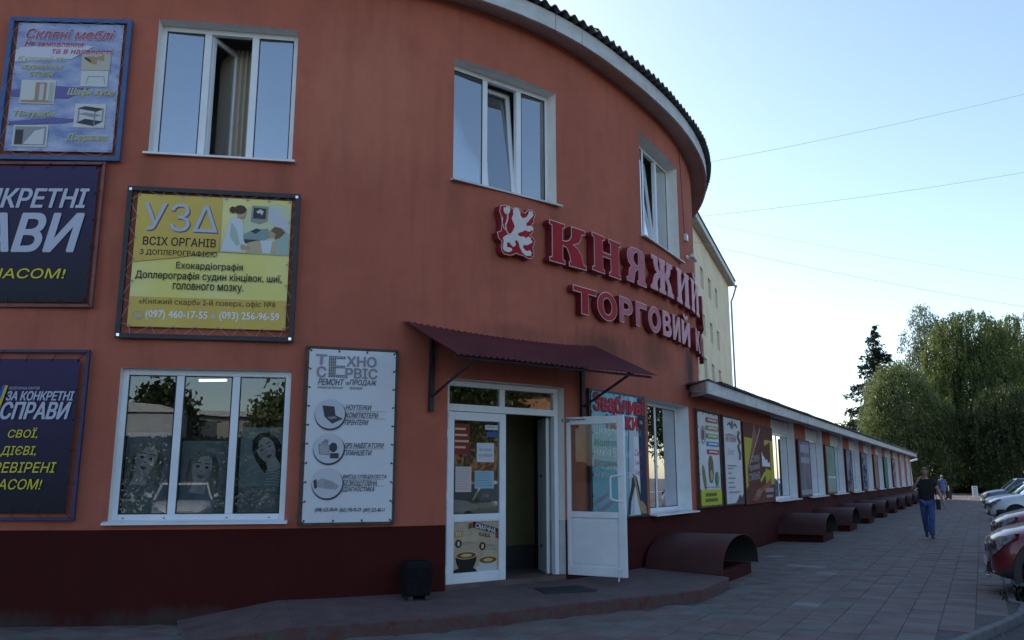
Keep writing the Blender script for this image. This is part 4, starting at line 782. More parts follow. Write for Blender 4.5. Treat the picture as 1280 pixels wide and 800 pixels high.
# pier posters along the wing
pier_specs = [('tan and lilac poster hung over the first brick coloured pier of the wing', (.16, .12, .09), (.30, .26, .36), .12), ('poster with a green drape and white railing on the second pier of the wing', (.05, .34, .20), (.42, .38, .34), .30),
    ('pale patterned poster with dark swirls on the third pier of the wing', (.36, .34, .42), (.12, .10, .13), 0), ('blue grey speckled poster on the fourth pier of the wing', (.26, .30, .40), (.08, .09, .13), 0), ('brown mottled poster on the fifth pier of the wing', (.24, .13, .12), (.40, .26, .22), 0), ('green poster on the sixth pier of the wing', (.05, .30, .18), (.09, .16, .12), 0), ('white poster with pink spots on the seventh pier of the wing', (.45, .40, .42), (.30, .10, .14), 0)]
for k, (lab, c1, c2, ov) in enumerate(pier_specs):
    w0 = 24.5 + 4.73 * k + .12; wd_ = 1.62 + ov * 1.2; p = W(w0, .06 if k != 1 else .05)
    b = thing('pier_signboard', lab, 'signboard', (p.x, p.y, 0), WANG, 'posters on the wing piers'); frame_rect(b, 0, 1.0, wd_, 2.62, .05, BROWNF)
    pm = mat('pier_print_%d' % k, c1, .75, spec=.12, c2=c2, scale=3.5 if k else 1.6, stretch=(1, 1, .35), detail=6)
    vinyl(b, .05, 1.05, wd_ - .05, 2.57, pm, y=-.01, wav=.004, seed=20 + k)
    if k == 0: rect(b, 'text_block', .2, 2.25, wd_ - .2, 2.48, ink('lilac_grey', (.34, .32, .42)), -.02); rect(b, 'text_block', .2, 1.95, wd_ - .2, 2.12, ink('lilac_grey', (.34, .32, .42)), -.02); rect(b, 'foot_strip', .08, 1.06, wd_ - .08, 1.2, ink('lilac_grey', (.34, .32, .42)), -.02)
    if k == 1:
        flat(b, 'print_figure', [(.10, 1.5), (.3, 1.55), (.5, 1.9), (.35, 2.5), (.10, 2.55)], ink('tan_figure', (.35, .20, .15)), -.02)
        m = MB()
        for i in range(9): m.box(.2 + i * .19, .25 + i * .19, -.022, -.02, 1.08, 1.55)
        m.box(.15, 1.85, -.024, -.022, 1.53, 1.58); m.build('print_railing', WHITE, b)
    if k in (2, 3, 6):
        m = MB(); rr = random.Random(k)
        for i in range(7): cx_, cz_ = rr.uniform(.3, wd_ - .3), rr.uniform(1.2, 2.45); pts = [(cx_ + .2 * math.cos(a) * (1 - a / 9), -.022, cz_ + .13 * math.sin(a)) for a in [q * .5 for q in range(11)]]; m.path(pts, .014, 4)
        m.build('print_swirls', ink('swirl%d' % k, c2 if k != 6 else (.4, .08, .12)), b)

# ------------------------------------------------------------------ emblem and channel letters
def offset_poly(pts, d):
    n = len(pts); a = sum(pts[i][0] * pts[(i + 1) % n][1] - pts[(i + 1) % n][0] * pts[i][1] for i in range(n)); sg = 1 if a > 0 else -1; out = []
    for i in range(n):
        p, q, r_ = Vector(pts[i - 1]), Vector(pts[i]), Vector(pts[(i + 1) % n]); e1, e2 = (q - p).normalized(), (r_ - q).normalized(); n1, n2 = Vector((-e1.y, e1.x)) * sg, Vector((-e2.y, e2.x)) * sg
        b_ = n1 + n2; 
        if b_.length < 1e-4: b_ = n1
        b_.normalize(); k = d / max(.45, b_.dot(n1)); out.append((q.x + b_.x * k, q.y + b_.y * k))
    return out
OUT = [(.09, 5.083), (.183, 5.117), (.263, 5.107), (.29, 5.09), (.371, 5.118), (.439, 5.102), (.466, 5.069), (.508, 5.066), (.563, 5.127), (.633, 5.132), (.689, 5.102), (.688, 5.057), (.66, 4.994), (.674, 4.963), (.632, 4.921), (.659, 4.869), (.645, 4.81), (.603, 4.769), (.659, 4.734), (.687, 4.694), (.667, 4.645), (.644, 4.597), (.658, 4.554), (.666, 4.489), (.616, 4.436), (.561, 4.427), (.479, 4.458), (.411, 4.458), (.358, 4.471), (.317, 4.442), (.238, 4.422), (.159, 4.427), (.119, 4.463), (.106, 4.515), (.119, 4.594), (.066, 4.628), (.04, 4.71), (.105, 4.744), (.118, 4.834), (.104, 4.942), (.077, 5.003)]
LION = [(.303, 5.07), (.345, 5.10), (.385, 5.098), (.425, 5.061), (.42, 5.015), (.458, 4.978), (.521, 5.001), (.563, 5.055), (.575, 5.109), (.595, 5.088), (.612, 5.112), (.633, 5.102), (.636, 5.08), (.655, 5.068), (.641, 5.047), (.632, 5.03), (.604, 5.006), (.563, 4.953), (.521, 4.911), (.535, 4.88), (.60, 4.90), (.632, 4.882), (.65, 4.86), (.631, 4.83), (.62, 4.845), (.60, 4.82), (.562, 4.806), (.507, 4.819), (.458, 4.787), (.398, 4.765), (.376, 4.728), (.425, 4.714), (.48, 4.725), (.521, 4.709), (.56, 4.74), (.603, 4.724), (.60, 4.70), (.631, 4.684), (.62, 4.66), (.589, 4.643), (.534, 4.611), (.493, 4.615), (.458, 4.576), (.49, 4.55), (.52, 4.531), (.56, 4.54), (.589, 4.554), (.60, 4.53), (.625, 4.52), (.605, 4.50), (.61, 4.478), (.589, 4.476), (.52, 4.464), (.457, 4.498), (.411, 4.568), (.398, 4.621), (.358, 4.658), (.331, 4.631), (.345, 4.60), (.339, 4.577), (.304, 4.549), (.264, 4.575), (.232, 4.603), (.198, 4.586), (.198, 4.531), (.264, 4.532), (.285, 4.515), (.277, 4.49), (.224, 4.464), (.159, 4.47), (.132, 4.50), (.132, 4.52), (.145, 4.598), (.132, 4.651), (.197, 4.70), (.264, 4.725), (.304, 4.781), (.33, 4.841), (.304, 4.892), (.277, 4.942), (.303, 4.992)]
em = thing('lion_emblem', 'red emblem plate with a white rampant lion, left of the big red letters', 'emblem', (-.232, 10.466, 0), R(37.31))
m = MB(); m.prism(OUT, .0, .115); m.build('side_casing', LETSIDE, em); m = MB(); m.prism(offset_poly(OUT, .002), -.004, -.001); m.build('border_plate', LETCREAM, em)
m = MB(); m.prism(offset_poly(OUT, .012), -.008, -.005); m.build('red_plate', LETRED, em)
m = MB(); m.prism(LION, -.014, -.009)
m.build('lion', LETWHITE, em); m = MB(); tail = [(.27, 4.715), (.22, 4.715), (.185, 4.76), (.175, 4.83), (.205, 4.90), (.212, 4.97), (.19, 5.02)]
for p, q, r_ in zip(tail, tail[1:], (.010, .010, .010, .010, .011, .010)): m.tube((p[0], -.012, p[1]), (q[0], -.012, q[1]), r_, 6)
m.prism([(.165, 4.985), (.14, 5.03), (.15, 5.075), (.18, 5.06), (.185, 5.10), (.215, 5.085), (.235, 5.105), (.255, 5.06), (.24, 5.01), (.21, 4.985)], -.0145, -.0095)
lp = [(.125, 4.93), (.12, 4.85), (.15, 4.78), (.175, 4.76)]; 
for p, q in zip(lp, lp[1:]): m.tube((p[0], -.012, p[1]), (q[0], -.012, q[1]), .006, 6)
m.build('lion_tail', LETWHITE, em)
GL = {  # outlines on a 10x10 grid: slab-serif display letters
 'К': [[(0, 0), (4.1, 0), (4.1, .9), (3.5, 1.2), (3.5, 4.6), (4.6, 4.3), (5.4, 2.6), (5.6, 1.2), (5.2, .9), (5.2, 0), (10, 0), (10, .9), (9.2, 1.2), (8.7, 3.2), (7.6, 4.9), (6.4, 5.5), (7.9, 6.3), (8.5, 7.3), (8.7, 8.6), (9.7, 8.9), (9.7, 10), (5.9, 10), (5.9, 7.6), (5.3, 6.4), (4.3, 5.9), (3.5, 5.8), (3.5, 8.8), (4.1, 9.1), (4.1, 10), (0, 10), (0, 9.1), (.7, 8.8), (.7, 1.2), (0, .9)]],
 'Н': [[(0, 0), (4.2, 0), (4.2, .9), (3.6, 1.2), (3.6, 4.6), (6.4, 4.6), (6.4, 1.2), (5.8, .9), (5.8, 0), (10, 0), (10, .9), (9.3, 1.2), (9.3, 8.8), (10, 9.1), (10, 10), (5.8, 10), (5.8, 9.1), (6.4, 8.8), (6.4, 5.8), (3.6, 5.8), (3.6, 8.8), (4.2, 9.1), (4.2, 10), (0, 10), (0, 9.1), (.7, 8.8), (.7, 1.2), (0, .9)]],
 'Я': [[(0, 0), (3.4, 0), (3.9, 1.6), (4.3, 3.2), (5.4, 4.1), (6.0, 4.2), (6.0, 1.2), (5.4, .9), (5.4, 0), (10, 0), (10, .9), (9.2, 1.2), (9.2, 8.8), (8.2, 9.8), (5, 10), (2.2, 9.7), (.7, 8.5), (.4, 7), (.9, 5.3), (2.4, 4.5), (1.3, 3.4), (.8, 1.2), (0, .9)], [(6.0, 5.2), (4.6, 5.3), (3.7, 6.0), (3.5, 7.2), (3.9, 8.3), (4.8, 8.9), (6.0, 8.9)]],
 'Ж': [[(0, 0), (2.9, 0), (2.9, .9), (2.6, 1.6), (2.8, 3.0), (3.5, 4.2), (4.0, 4.5), (4.0, 1.2), (3.6, .9), (3.6, 0), (6.4, 0), (6.4, .9), (6.0, 1.2), (6.0, 4.5), (6.5, 4.2), (7.2, 3.0), (7.4, 1.6), (7.1, .9), (7.1, 0), (10, 0), (10, .9), (9.4, 1.2), (8.9, 3.2), (8.1, 4.7), (7.1, 5.3), (8.1, 6.0), (8.6, 7.2), (8.8, 8.7), (9.6, 9.0), (9.6, 10), (7.0, 10), (6.9, 7.8), (6.5, 6.4), (6.0, 5.8), (6.0, 8.8), (6.4, 9.1), (6.4, 10), (3.6, 10), (3.6, 9.1), (4.0, 8.8), (4.0, 5.8), (3.5, 6.4), (3.1, 7.8), (3.0, 10), (.4, 10), (.4, 9.0), (1.2, 8.7), (1.4, 7.2), (1.9, 6.0), (2.9, 5.3), (1.9, 4.7), (1.1, 3.2), (.6, 1.2), (0, .9)]],
 'И': [[(0, 0), (4.0, 0), (4.0, .9), (3.5, 1.2), (3.5, 3.4), (6.5, 7.4), (6.5, 1.2), (6.0, .9), (6.0, 0), (10, 0), (10, .9), (9.3, 1.2), (9.3, 8.8), (10, 9.1), (10, 10), (6.0, 10), (6.0, 9.1), (6.4, 8.8), (3.5, 4.9), (3.5, 8.8), (4.0, 9.1), (4.0, 10), (0, 10), (0, 9.1), (.7, 8.8), (.7, 1.2), (0, .9)]]}
GL['Й'] = GL['И'] + [None, [(2.3, 12.2), (2.7, 11.2), (4.0, 10.6), (6.0, 10.6), (7.3, 11.2), (7.7, 12.2), (6.4, 12.4), (6.0, 11.7), (4.0, 11.7), (3.6, 12.4)]]
GL['С'] = [[(9.4, 2.9), (8.2, .8), (5.2, -.1), (2, .7), (.3, 3), (0, 5), (.3, 7), (2, 9.3), (5.2, 10.1), (8.2, 9.2), (9.4, 6.9), (6.8, 6.6), (6.2, 8.2), (5, 8.8), (3.6, 8), (3, 5), (3.6, 2), (5, 1.2), (6.2, 1.8), (6.8, 3.2)]]
def arcp(cx, cz, rx, rz, a0, a1, n=10): return [(cx + rx * math.cos(R(a0 + (a1 - a0) * i / n)), cz + rz * math.sin(R(a0 + (a1 - a0) * i / n))) for i in range(n + 1)]
GS = {'Т': [[(0, 10), (10, 10), (10, 7.9), (6.5, 7.9), (6.5, 0), (3.5, 0), (3.5, 7.9), (0, 7.9)]],
 'О': [arcp(5, 5, 5, 5.1, 0, 345, 23), arcp(5, 5, 2.3, 3.0, 0, 345, 23)],
 'Р': [[(0, 0), (0, 10), (5.4, 10)] + arcp(5.4, 6.7, 4.6, 3.3, 80, -80) + [(5.4, 3.4), (3, 3.4), (3, 0)], [(3, 5.4), (5, 5.4)] + arcp(5, 6.7, 2, 1.3, -80, 80) + [(5, 8), (3, 8)]],
 'Г': [[(0, 0), (0, 10), (10, 10), (10, 7.8), (3.4, 7.8), (3.4, 0)]],
 'В': [[(0, 0), (0, 10), (5.2, 10)] + arcp(5.2, 7.5, 3.9, 2.5, 80, -50) + arcp(5.6, 2.8, 4.4, 2.9, 50, -80) + [(5.4, 0)], [(2.9, 1.9), (5.2, 1.9)] + arcp(5.2, 3.0, 1.9, 1.1, -80, 80) + [(5.2, 4.2), (2.9, 4.2)], [(2.9, 6.0), (5, 6.0)] + arcp(5, 7.1, 1.5, 1.1, -80, 80) + [(5, 8.2), (2.9, 8.2)]],
 'И': [[(0, 0), (0, 10), (2.8, 10), (2.8, 4.6), (7.1, 10), (10, 10), (10, 0), (7.2, 0), (7.2, 5.4), (2.9, 0)]],
 'К': [[(0, 0), (0, 10), (3, 10), (3, 6.1), (6.4, 10), (9.8, 10), (5.9, 5.7), (10, 0), (6.5, 0), (4, 3.8), (3, 2.8), (3, 0)]],
 'М': [[(0, 0), (0, 10), (3, 10), (5, 4.6), (7, 10), (10, 10), (10, 0), (7.5, 0), (7.5, 5.6), (5.8, 1.2), (4.2, 1.2), (2.5, 5.6), (2.5, 0)]]}
GS['Й'] = GS['И'] + [None, [(2.2, 12.6), (2.6, 11.4), (4, 10.8), (6, 10.8), (7.4, 11.4), (7.8, 12.6), (6.3, 12.7), (5.7, 12.0), (4.3, 12.0), (3.7, 12.7)]]
def solid_outline(loops, sx, sz, ext, off, z0):
    """filled, extruded outlines (holes kept) through a 2D curve"""
    c = bpy.data.curves.new('g', 'CURVE'); c.dimensions = '2D'; c.fill_mode = 'BOTH'; c.extrude = ext / 2; c.offset = off
    for lp in loops:
        if lp is None: continue
        s_ = c.splines.new('POLY'); s_.points.add(len(lp) - 1); s_.use_cyclic_u = True
        for p, (x, z) in zip(s_.points, lp): p.co = (x * sx, z * sz, 0, 1)
    o = bpy.data.objects.new('g', c); col.objects.link(o); me = evalmesh(o)
    for v in me.vertices: x, y, z = v.co; v.co = (x, z0 - z, y)
    me.flip_normals() if False else None
    return me
def finish(me, mt, smooth=False): me.materials.clear(); me.materials.append(mt); return me
def letter(ch, s0, s1, z0, z1, face, e, parent, depth=.11, body=None, sans=False):
    sm = (s0 + s1) / 2; a = P(s0, e); ang = math.atan2((P(s1, e) - a).y, (P(s1, e) - a).x); wd_ = (P(s1, e) - a).length; par = link('letter', None, parent, (a.x, a.y, z0), ang)
    sx, sz = wd_ / 10, (z1 - z0) / 10; loops = (GS if sans else GL)[ch]
    side = solid_outline(loops, sx, sz, depth, .003, depth / 2); crm = solid_outline(loops, sx, sz, .003, .005, -.0035); fc = solid_outline(loops, sx, sz, .003, -.008, -.008)
    link('side_casing', finish(side, LETSIDE), par); link('border', finish(crm, LETCREAM), par); link('face', finish(fc, face), par)
    return par
l1 = thing('shop_name_sign', 'upper row of large slab serif red channel letters spelling the first word of the name', 'sign')
for ch, s0, s1, z0, z1, f in (('К', 9.79, 10.57, 4.475, 5.06, LETRED), ('Н', 10.72, 11.53, 4.52, 5.09, LETRED), ('Я', 11.72, 12.40, 4.56, 5.14, LETPINK), ('Ж', 12.58, 13.60, 4.60, 5.18, LETPALE), ('И', 13.78, 14.62, 4.60, 5.22, LETPALE), ('Й', 14.78, 15.60, 4.62, 5.24, LETPALE), ('С', 16.2, 16.9, 4.64, 5.25, LETPINK), ('К', 17.1, 17.9, 4.64, 5.25, LETRED)): letter(ch, s0, s1, z0, z1, f, .14, l1)
l2 = thing('shop_type_sign', 'lower row of smaller bold sans red channel letters, second line under the big name', 'sign')
for ch, s0, s1, z0, z1, f in (('Т', 10.28, 10.83, 3.83, 4.22, LETRED), ('О', 10.86, 11.42, 3.83, 4.25, LETRED), ('Р', 11.50, 11.92, 3.87, 4.27, LETPINK), ('Г', 12.03, 12.42, 3.89, 4.28, LETPINK), ('О', 12.48, 12.98, 3.88, 4.30, LETPINK), ('В', 13.07, 13.47, 3.89, 4.31, LETPALE), ('И', 13.55, 13.95, 3.89, 4.32, LETPALE), ('Й', 14.05, 14.62, 3.89, 4.32, LETPALE), ('К', 15.15, 15.7, 3.92, 4.34, LETPINK), ('О', 15.8, 16.4, 3.92, 4.36, LETRED), ('М', 16.5, 17.2, 3.92, 4.36, LETRED)): letter(ch, s0, s1, z0, z1, f, .12, l2, depth=.09, sans=True)

# ------------------------------------------------------------------ shop window posters and lamp (inside the glass)
so_ = (-4.406, 9.421); A_ = R(9.16)
def inside(name, label, cat, x, z): return thing(name, label, cat, (so_[0] + x * math.cos(A_) - .06 * math.sin(A_) * 1, so_[1] + x * math.sin(A_) + .06, z), A_)
POSTB = mat('poster_dark', (.17, .19, .22), .5, c2=(.34, .36, .40), scale=2.5); PSK = mat('poster_skin', (.80, .70, .69), .5, c2=(.42, .36, .39), scale=6); PHAIR = mat('poster_hair', (.50, .46, .42), .5, c2=(.08, .07, .07), scale=9, stretch=(1, 1, .3)); PLIP = ink('poster_lip', (.20, .10, .11)); PEYE = ink('poster_eye', (.03, .03, .035))
def portrait(root, cx, cz, s, tilt=0., hair=PHAIR, closed=False):
    def q(x, z): c_, s_ = math.cos(tilt), math.sin(tilt); return (cx + (x * c_ - z * s_) * s, cz + (x * s_ + z * c_) * s)
    flat(root, 'print_hair', [q(*p) for p in ((-.75, -1.5), (-.95, -.5), (-.9, .4), (-.6, 1.05), (0, 1.3), (.65, 1.1), (1.05, .4), (1.15, -.5), (1.3, -1.5), (.3, -1.2))], hair, -.004)
    flat(root, 'print_neck', [q(*p) for p in ((-.32, -.6), (.4, -.6), (.5, -1.6), (-.5, -1.6))], PSK, -.006)
    flat(root, 'print_face', [q(*p) for p in ((-.08, -1.0), (-.42, -.72), (-.62, -.2), (-.64, .35), (-.42, .82), (.05, .98), (.48, .78), (.66, .3), (.6, -.25), (.36, -.75), (.12, -1.0))], PSK, -.007)
    for sx in (-.28, .3):
        flat(root, 'print_eye', [q(sx - .17, .14), q(sx, .07 if closed else .05), q(sx + .17, .15), q(sx, .2 if closed else .24)], PEYE, -.009); flat(root, 'print_brow', [q(sx - .2, .36), q(sx + .2, .40), q(sx + .18, .44), q(sx - .18, .42)], PEYE, -.009)
    flat(root, 'print_nose', [q(-.09, -.18), q(.1, -.18), (q(.03, -.10)), q(-.02, -.12)], ink('poster_nose', (.16, .12, .13)), -.009)
    flat(root, 'print_lips', [q(-.22, -.48), q(-.08, -.40), q(0, -.43), q(.1, -.40), q(.24, -.47), q(.02, -.62)], PLIP, -.009)
    flat(root, 'print_fringe', [q(*p) for p in ((-.64, .35), (-.5, 1.0), (.1, 1.25), (.2, .95), (-.25, .8), (-.5, .3))], hair, -.0085)
for (x0, x1, z0, z1, lab, tx) in ((.06, .56, 1.13, 2.05, 'dark cosmetics poster with a long haired woman behind the left shop pane', 'L'), (.66, 1.16, 1.13, 1.96, 'cosmetics poster with a woman looking down behind the middle shop pane', 'M'), (1.30, 1.79, 1.13, 2.12, 'cosmetics poster of a face in profile above striped cloth behind the right shop pane', 'R')):
    b = inside('cosmetics_poster', lab, 'poster', x0, 0); w_p = x1 - x0; m = MB(); m.box(0, w_p, 0, .004, z0, z1); m.build('poster_sheet', POSTB, b)
    if tx == 'L': portrait(b, .22, 1.74, .175, -.22); lettering(b, 'EVELINE', .23, 1.975, .48, 2.015, GREYI, -.01, .0); lettering(b, 'COSMETICS', .33, 1.945, .47, 1.96, GREYI, -.01, .0)
    elif tx == 'M': portrait(b, .23, 1.64, .17, -.15); lettering(b, 'EVELINE', .26, 1.885, .49, 1.925, GREYI, -.01, .0); lettering(b, 'COSMETICS', .34, 1.86, .47, 1.873, GREYI, -.01, .0)
    else:
        rect(b, 'print_backdrop', .0, 1.45, w_p, 2.12, mat('poster_pale', (.40, .46, .48), .5, c2=(.25, .29, .31), scale=2), -.002); portrait(b, .29, 1.86, .16, .45, closed=True, hair=ink('hair_black', (.03, .03, .035)))
        m = MB()
        for k in range(6): m.path([(.30, -.012, 1.62 - k * .03), (.40, -.012, 1.64 - k * .035), (.485, -.012, 1.60 - k * .03)], .006, 4)
        m.build('print_stripes', WHITE, b); lettering(b, 'VIPERA', .06, 1.375, .36, 1.425, ink('vipera_grey', (.45, .46, .48)), -.01, .02)
    # small jars standing on the sill board
b = thing('shelf_lamp', 'lit white tube lamp hanging under the ceiling behind the middle shop pane', 'lamp', (-3.76, 10.4, 2.745), R(-6)); em_ = bpy.data.materials.new('lit_tube'); em_.use_nodes = True; em_.node_tree.nodes['Principled BSDF'].inputs['Emission Color'].default_value = (.9, .95, 1, 1); em_.node_tree.nodes['Principled BSDF'].inputs['Emission Strength'].default_value = 1.4
m = MB(); m.tube((-.18, 0, 0), (.18, 0, 0), .014, 8); m.build('tube', em_, b); m = MB(); m.box(-.2, .2, -.03, .03, .016, .05); m.build('housing', PVC, b)
rr = random.Random(11); shelf = thing('window_display', 'row of coloured jars and boxes on the sill inside the shop window', 'display', (so_[0], so_[1] + .10, 1.14), A_)
m = MB(); m.box(.0, 1.8, .06, .3, -.02, 0); m.build('display_board', PVCD, shelf)
for k in range(16):
    x = .06 + k * .107 + rr.uniform(-.02, .02); h = rr.uniform(.06, .17); c = rr.choice([(.35, .05, .06), (.05, .12, .30), (.42, .40, .38), (.10, .28, .12), (.45, .30, .08), (.30, .28, .34), (.5, .2, .1)]); m = MB()
    if k % 3: m.lathe([(0, 0), (.028, 0), (.03, h * .7), (.014, h * .8), (.014, h), (0, h)], 12, (x, .13 + rr.uniform(0, .08), 0))
    else: m.box(x - .035, x + .035, .11, .17, 0, h)
    m.build('goods_item', ink('goods%d' % k, c), shelf, smooth=bool(k % 3))

# ------------------------------------------------------------------ entrance canopy
a0, b0 = P(7.67), P(11.0); d_ = (b0 - a0).normalized(); ca = thing('entrance_canopy', 'maroon corrugated steel canopy on black brackets over the shop entrance', 'canopy', (a0.x, a0.y, 0), math.atan2(d_.y, d_.x)); CL = (b0 - a0).length
m = MB(); n = 300
for i in range(n + 1):
    x = CL * i / n; wv = .011 * math.cos(2 * math.pi * x / .083)
    for y, z in ((-.02, 3.43), (-.6, 3.16), (-1.17, 2.90)): yy = -.02 - (abs(y) - .02) * (1 if i < n * .9 else 1.); m.v += [(x, yy, z + wv), (x, yy, z + wv - .003)]
for i in range(n):
    for k in range(2): a = (i * 3 + k) * 2; b = a + 6; m.f += [(a, a + 2, b + 2, b), (a + 1, b + 1, b + 3, a + 3)]; m.m += [0, 0]
    a = (i * 3 + 2) * 2; m.f.append((a, a + 1, a + 7, a + 6)); m.m.append(0)
m.build('corrugated_sheet', MAROON, ca, smooth=True)
for x in (.36, 2.86):
    best = min((abs((P(q) - a0).dot(d_) - x), q) for q in [7.6 + i * .01 for i in range(350)])[1]; yw = -((P(best) - a0).dot(Vector((d_.y, -d_.x)))) - .03
    m = MB(); m.box(x - .028, x + .028, yw - .05, yw + .0, 2.33, 3.37); m.build('wall_post', BLACKM, ca); m = MB(); m.tube((x, yw - .05, 2.52), (x, -1.10, 2.90), .018, 6); m.build('brace', BLACKM, ca); m = MB(); m.tube((x, -.03, 3.385), (x, -1.12, 2.885), .018, 6); m.build('rafter', BLACKM, ca)
m = MB(); m.tube((.05, -1.10, 2.875), (CL - .05, -1.10, 2.875), .016, 6); m.build('front_rail', BLACKM, ca)
# light-well hoods along the foot of the wing
def hood(w0, span, d1, rise, zb, label, group='brown light well hoods along the wing', tilt=0.):
    p = W(w0 + span / 2, 0); o = thing('light_well_hood', label, 'hood', (p.x, p.y, 0), WANG, group); m = MB(); n = 20; jit = random.Random(int(w0 * 10))
    pts = []
    for i in range(n + 1):
        t = math.pi * (i / n); x = -span / 2 * math.cos(t) * (1 + .0); z = zb + rise * (math.sin(t) ** .8 if math.sin(t) > 0 else 0); pts.append((x, z))
    for (x, z) in pts: m.v += [(x, 0.02, z + .0), (x * 1.0, -d1, z)]
    for (x, z) in pts: f = 1 - .006 / (span / 2); m.v += [(x * f, 0.02, z - .006), (x * f, -d1, z - .006)]
    k = 2 * (n + 1)
    for i in range(n): a = 2 * i; m.f += [(a, a + 2, a + 3, a + 1), (k + a, k + a + 1, k + a + 3, k + a + 2), (a + 1, a + 3, k + a + 3, k + a + 1)]; m.m += [0, 1, 0]
    m.build('bent_sheet', [HOODM, HOODIN], o, smooth=True, ang=60)
    m = MB(); hb = zb + .02
    m.box(-span / 2 + .12, span / 2 - .14, -d1 + .09, -d1 + .21, -.03, hb - .015); m.box(-span / 2 + .12, -span / 2 + .24, -d1 + .21, 0, -.03, hb - .015); m.box(span / 2 - .26, span / 2 - .14, -d1 + .21, 0, -.03, hb - .015); m.build('masonry_rim', PLINTH, o, bevel=.01)
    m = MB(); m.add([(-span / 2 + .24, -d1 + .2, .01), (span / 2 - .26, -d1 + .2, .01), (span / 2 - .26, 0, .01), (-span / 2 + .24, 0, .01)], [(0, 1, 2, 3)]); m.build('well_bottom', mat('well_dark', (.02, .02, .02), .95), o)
    return o
hood(12.32, 2.2, 1.15, .50, .17, 'largest brown steel hood, nearest the camera at the end of the entrance platform', None)
ordn = ['second', 'third', 'fourth', 'fifth', 'sixth', 'seventh', 'eighth', 'ninth', 'tenth', 'eleventh']
for k in range(10): hood(21.62 + 4.73 * k, 1.85, 1.13, .48, .18, '%s bent brown steel hood from the entrance, below a wing window' % ordn[k])

# ------------------------------------------------------------------ entrance platform and small things round the door
pl = thing('entrance_platform', 'worn low concrete platform with chipped red edge in front of the door', 'platform')
m = MB(); front = [(v.x, v.y) for v in PLAT]; fz = [.0, .142, .143, .145, .145, .148, .15, .16]
ws = [5.3, 6.35, 7.6, 8.9, 10.0, 11.1, 12.2, 12.75]; wz = [.03, .215, .225, .225, .22, .215, .205, .2]
for i in range(8): p = P(ws[i], -.02); m.v += [(front[i][0], front[i][1], -.06), (front[i][0], front[i][1], fz[i]), (p.x, p.y, wz[i])]
for i in range(7): a = 3 * i; m.f += [(a + 1, a + 4, a + 5, a + 2), (a, a + 3, a + 4, a + 1)]; m.m += [0, 1]
m.f += [(0, 1, 2), (21, 23, 22)]; m.m += [0, 1]
me_o = m.build('platform_body', [CONC, CONCRED], pl); me_o.modifiers.new('b', 'BEVEL').width = .014
m = MB(); m.tube((-2.46, 9.55, .216), (-2.09, 8.42, .147), .006, 4); m.tube((-2.46, 9.50, .213), (-2.75, 8.6, .1), .004, 4); m.build('mortar_seam', KERB, pl)
mt = thing('doormat', 'dark flat doormat lying on the platform in front of the doorway', 'doormat', (.635, 10.68, .187), R(24)); m = MB(); m.box(-.35, .35, -.21, .21, -.012, .014)
for k in range(13): m.box(-.33 + k * .05, -.30 + k * .05, -.19, .19, .014, .019)
m.build('mat_body', mat('mat_rubber', (.03, .032, .036), .8), mt)
bi = thing('litter_bin', 'small dark square litter bin on low feet against the burgundy plinth', 'bin', (-1.09, 9.80, .20), R(24)); m = MB(); 
m.add([(-.135, -.12, .045), (.135, -.12, .045), (.135, .12, .045), (-.135, .12, .045), (-.16, -.145, .36), (.16, -.145, .36), (.16, .145, .36), (-.16, .145, .36), (-.12, -.105, .42), (.12, -.105, .42), (.12, .105, .42), (-.12, .105, .42), (-.09, -.08, .42), (.09, -.08, .42), (.09, .08, .42), (-.09, .08, .42), (-.09, -.08, .1), (.09, -.08, .1), (.09, .08, .1), (-.09, .08, .1)],
    [(0, 3, 2, 1)] + [(i, (i + 1) % 4, 4 + (i + 1) % 4, 4 + i) for i in range(4)] + [(4 + i, 4 + (i + 1) % 4, 8 + (i + 1) % 4, 8 + i) for i in range(4)] + [(8 + i, 8 + (i + 1) % 4, 12 + (i + 1) % 4, 12 + i) for i in range(4)] + [(12 + i, 12 + (i + 1) % 4, 16 + (i + 1) % 4, 16 + i) for i in range(4)] + [(16, 17, 18, 19)])
m.build('bin_body', mat('pebble_dash_dark', (.008, .008, .010), .95, spec=.1, c2=(.018, .018, .02), scale=40, bump=.8, bscale=60), bi, bevel=.008)
for x in (-.13, .07): m = MB(); m.box(x, x + .06, -.14, .14, -.02, .045); m.build('foot', BLACKM, bi, bevel=.005)
# camera, junction box and cable on the drum
q = P(15.2, .0); cc = thing('security_camera', 'small white bullet security camera on the wall under the right upper window', 'camera', (q.x, q.y, 5.75), phi_at(15.2))
m = MB(); m.lathe([(0, 0), (.04, 0), (.04, .03), (0, .03)], 10, (0, -.03, .0), 'y'); m.build('wall_plate', PVC, cc); m = MB(); m.tube((0, -.03, 0), (.02, -.12, -.01), .012, 6); m.build('bracket', PVC, cc)
m = MB(); m.tube((-.05, -.12, .02), (.13, -.16, -.05), .038, 12); m.build('housing', PVC, cc, smooth=True); m = MB(); m.tube((.13, -.16, -.05), (.138, -.162, -.053), .03, 12); m.build('lens', SEAL, cc)
q = P(15.05, 0); jb = thing('junction_box', 'small grey junction box above the security camera', 'box', (q.x, q.y, 6.1), phi_at(15.05)); m = MB(); m.box(-.07, .07, -.06, 0, -.07, .07); m.build('box_body', PVCD, jb, bevel=.008); m = MB(); m.box(-.06, .06, -.066, -.06, -.06, .06); m.build('box_lid', PVC, jb)
cb = thing('wall_cable', 'thin cable clipped down the wall beside the right upper window', 'cable'); m = MB(); pts = []
for k in range(13): t = k / 12; q = P(14.82 + .1 * math.sin(t * 2) + .12 * t, .012); pts.append((q.x, q.y, 7.85 - 1.7 * t))
m.path(pts, .008, 5); m.build('cable_run', REDM, cb)

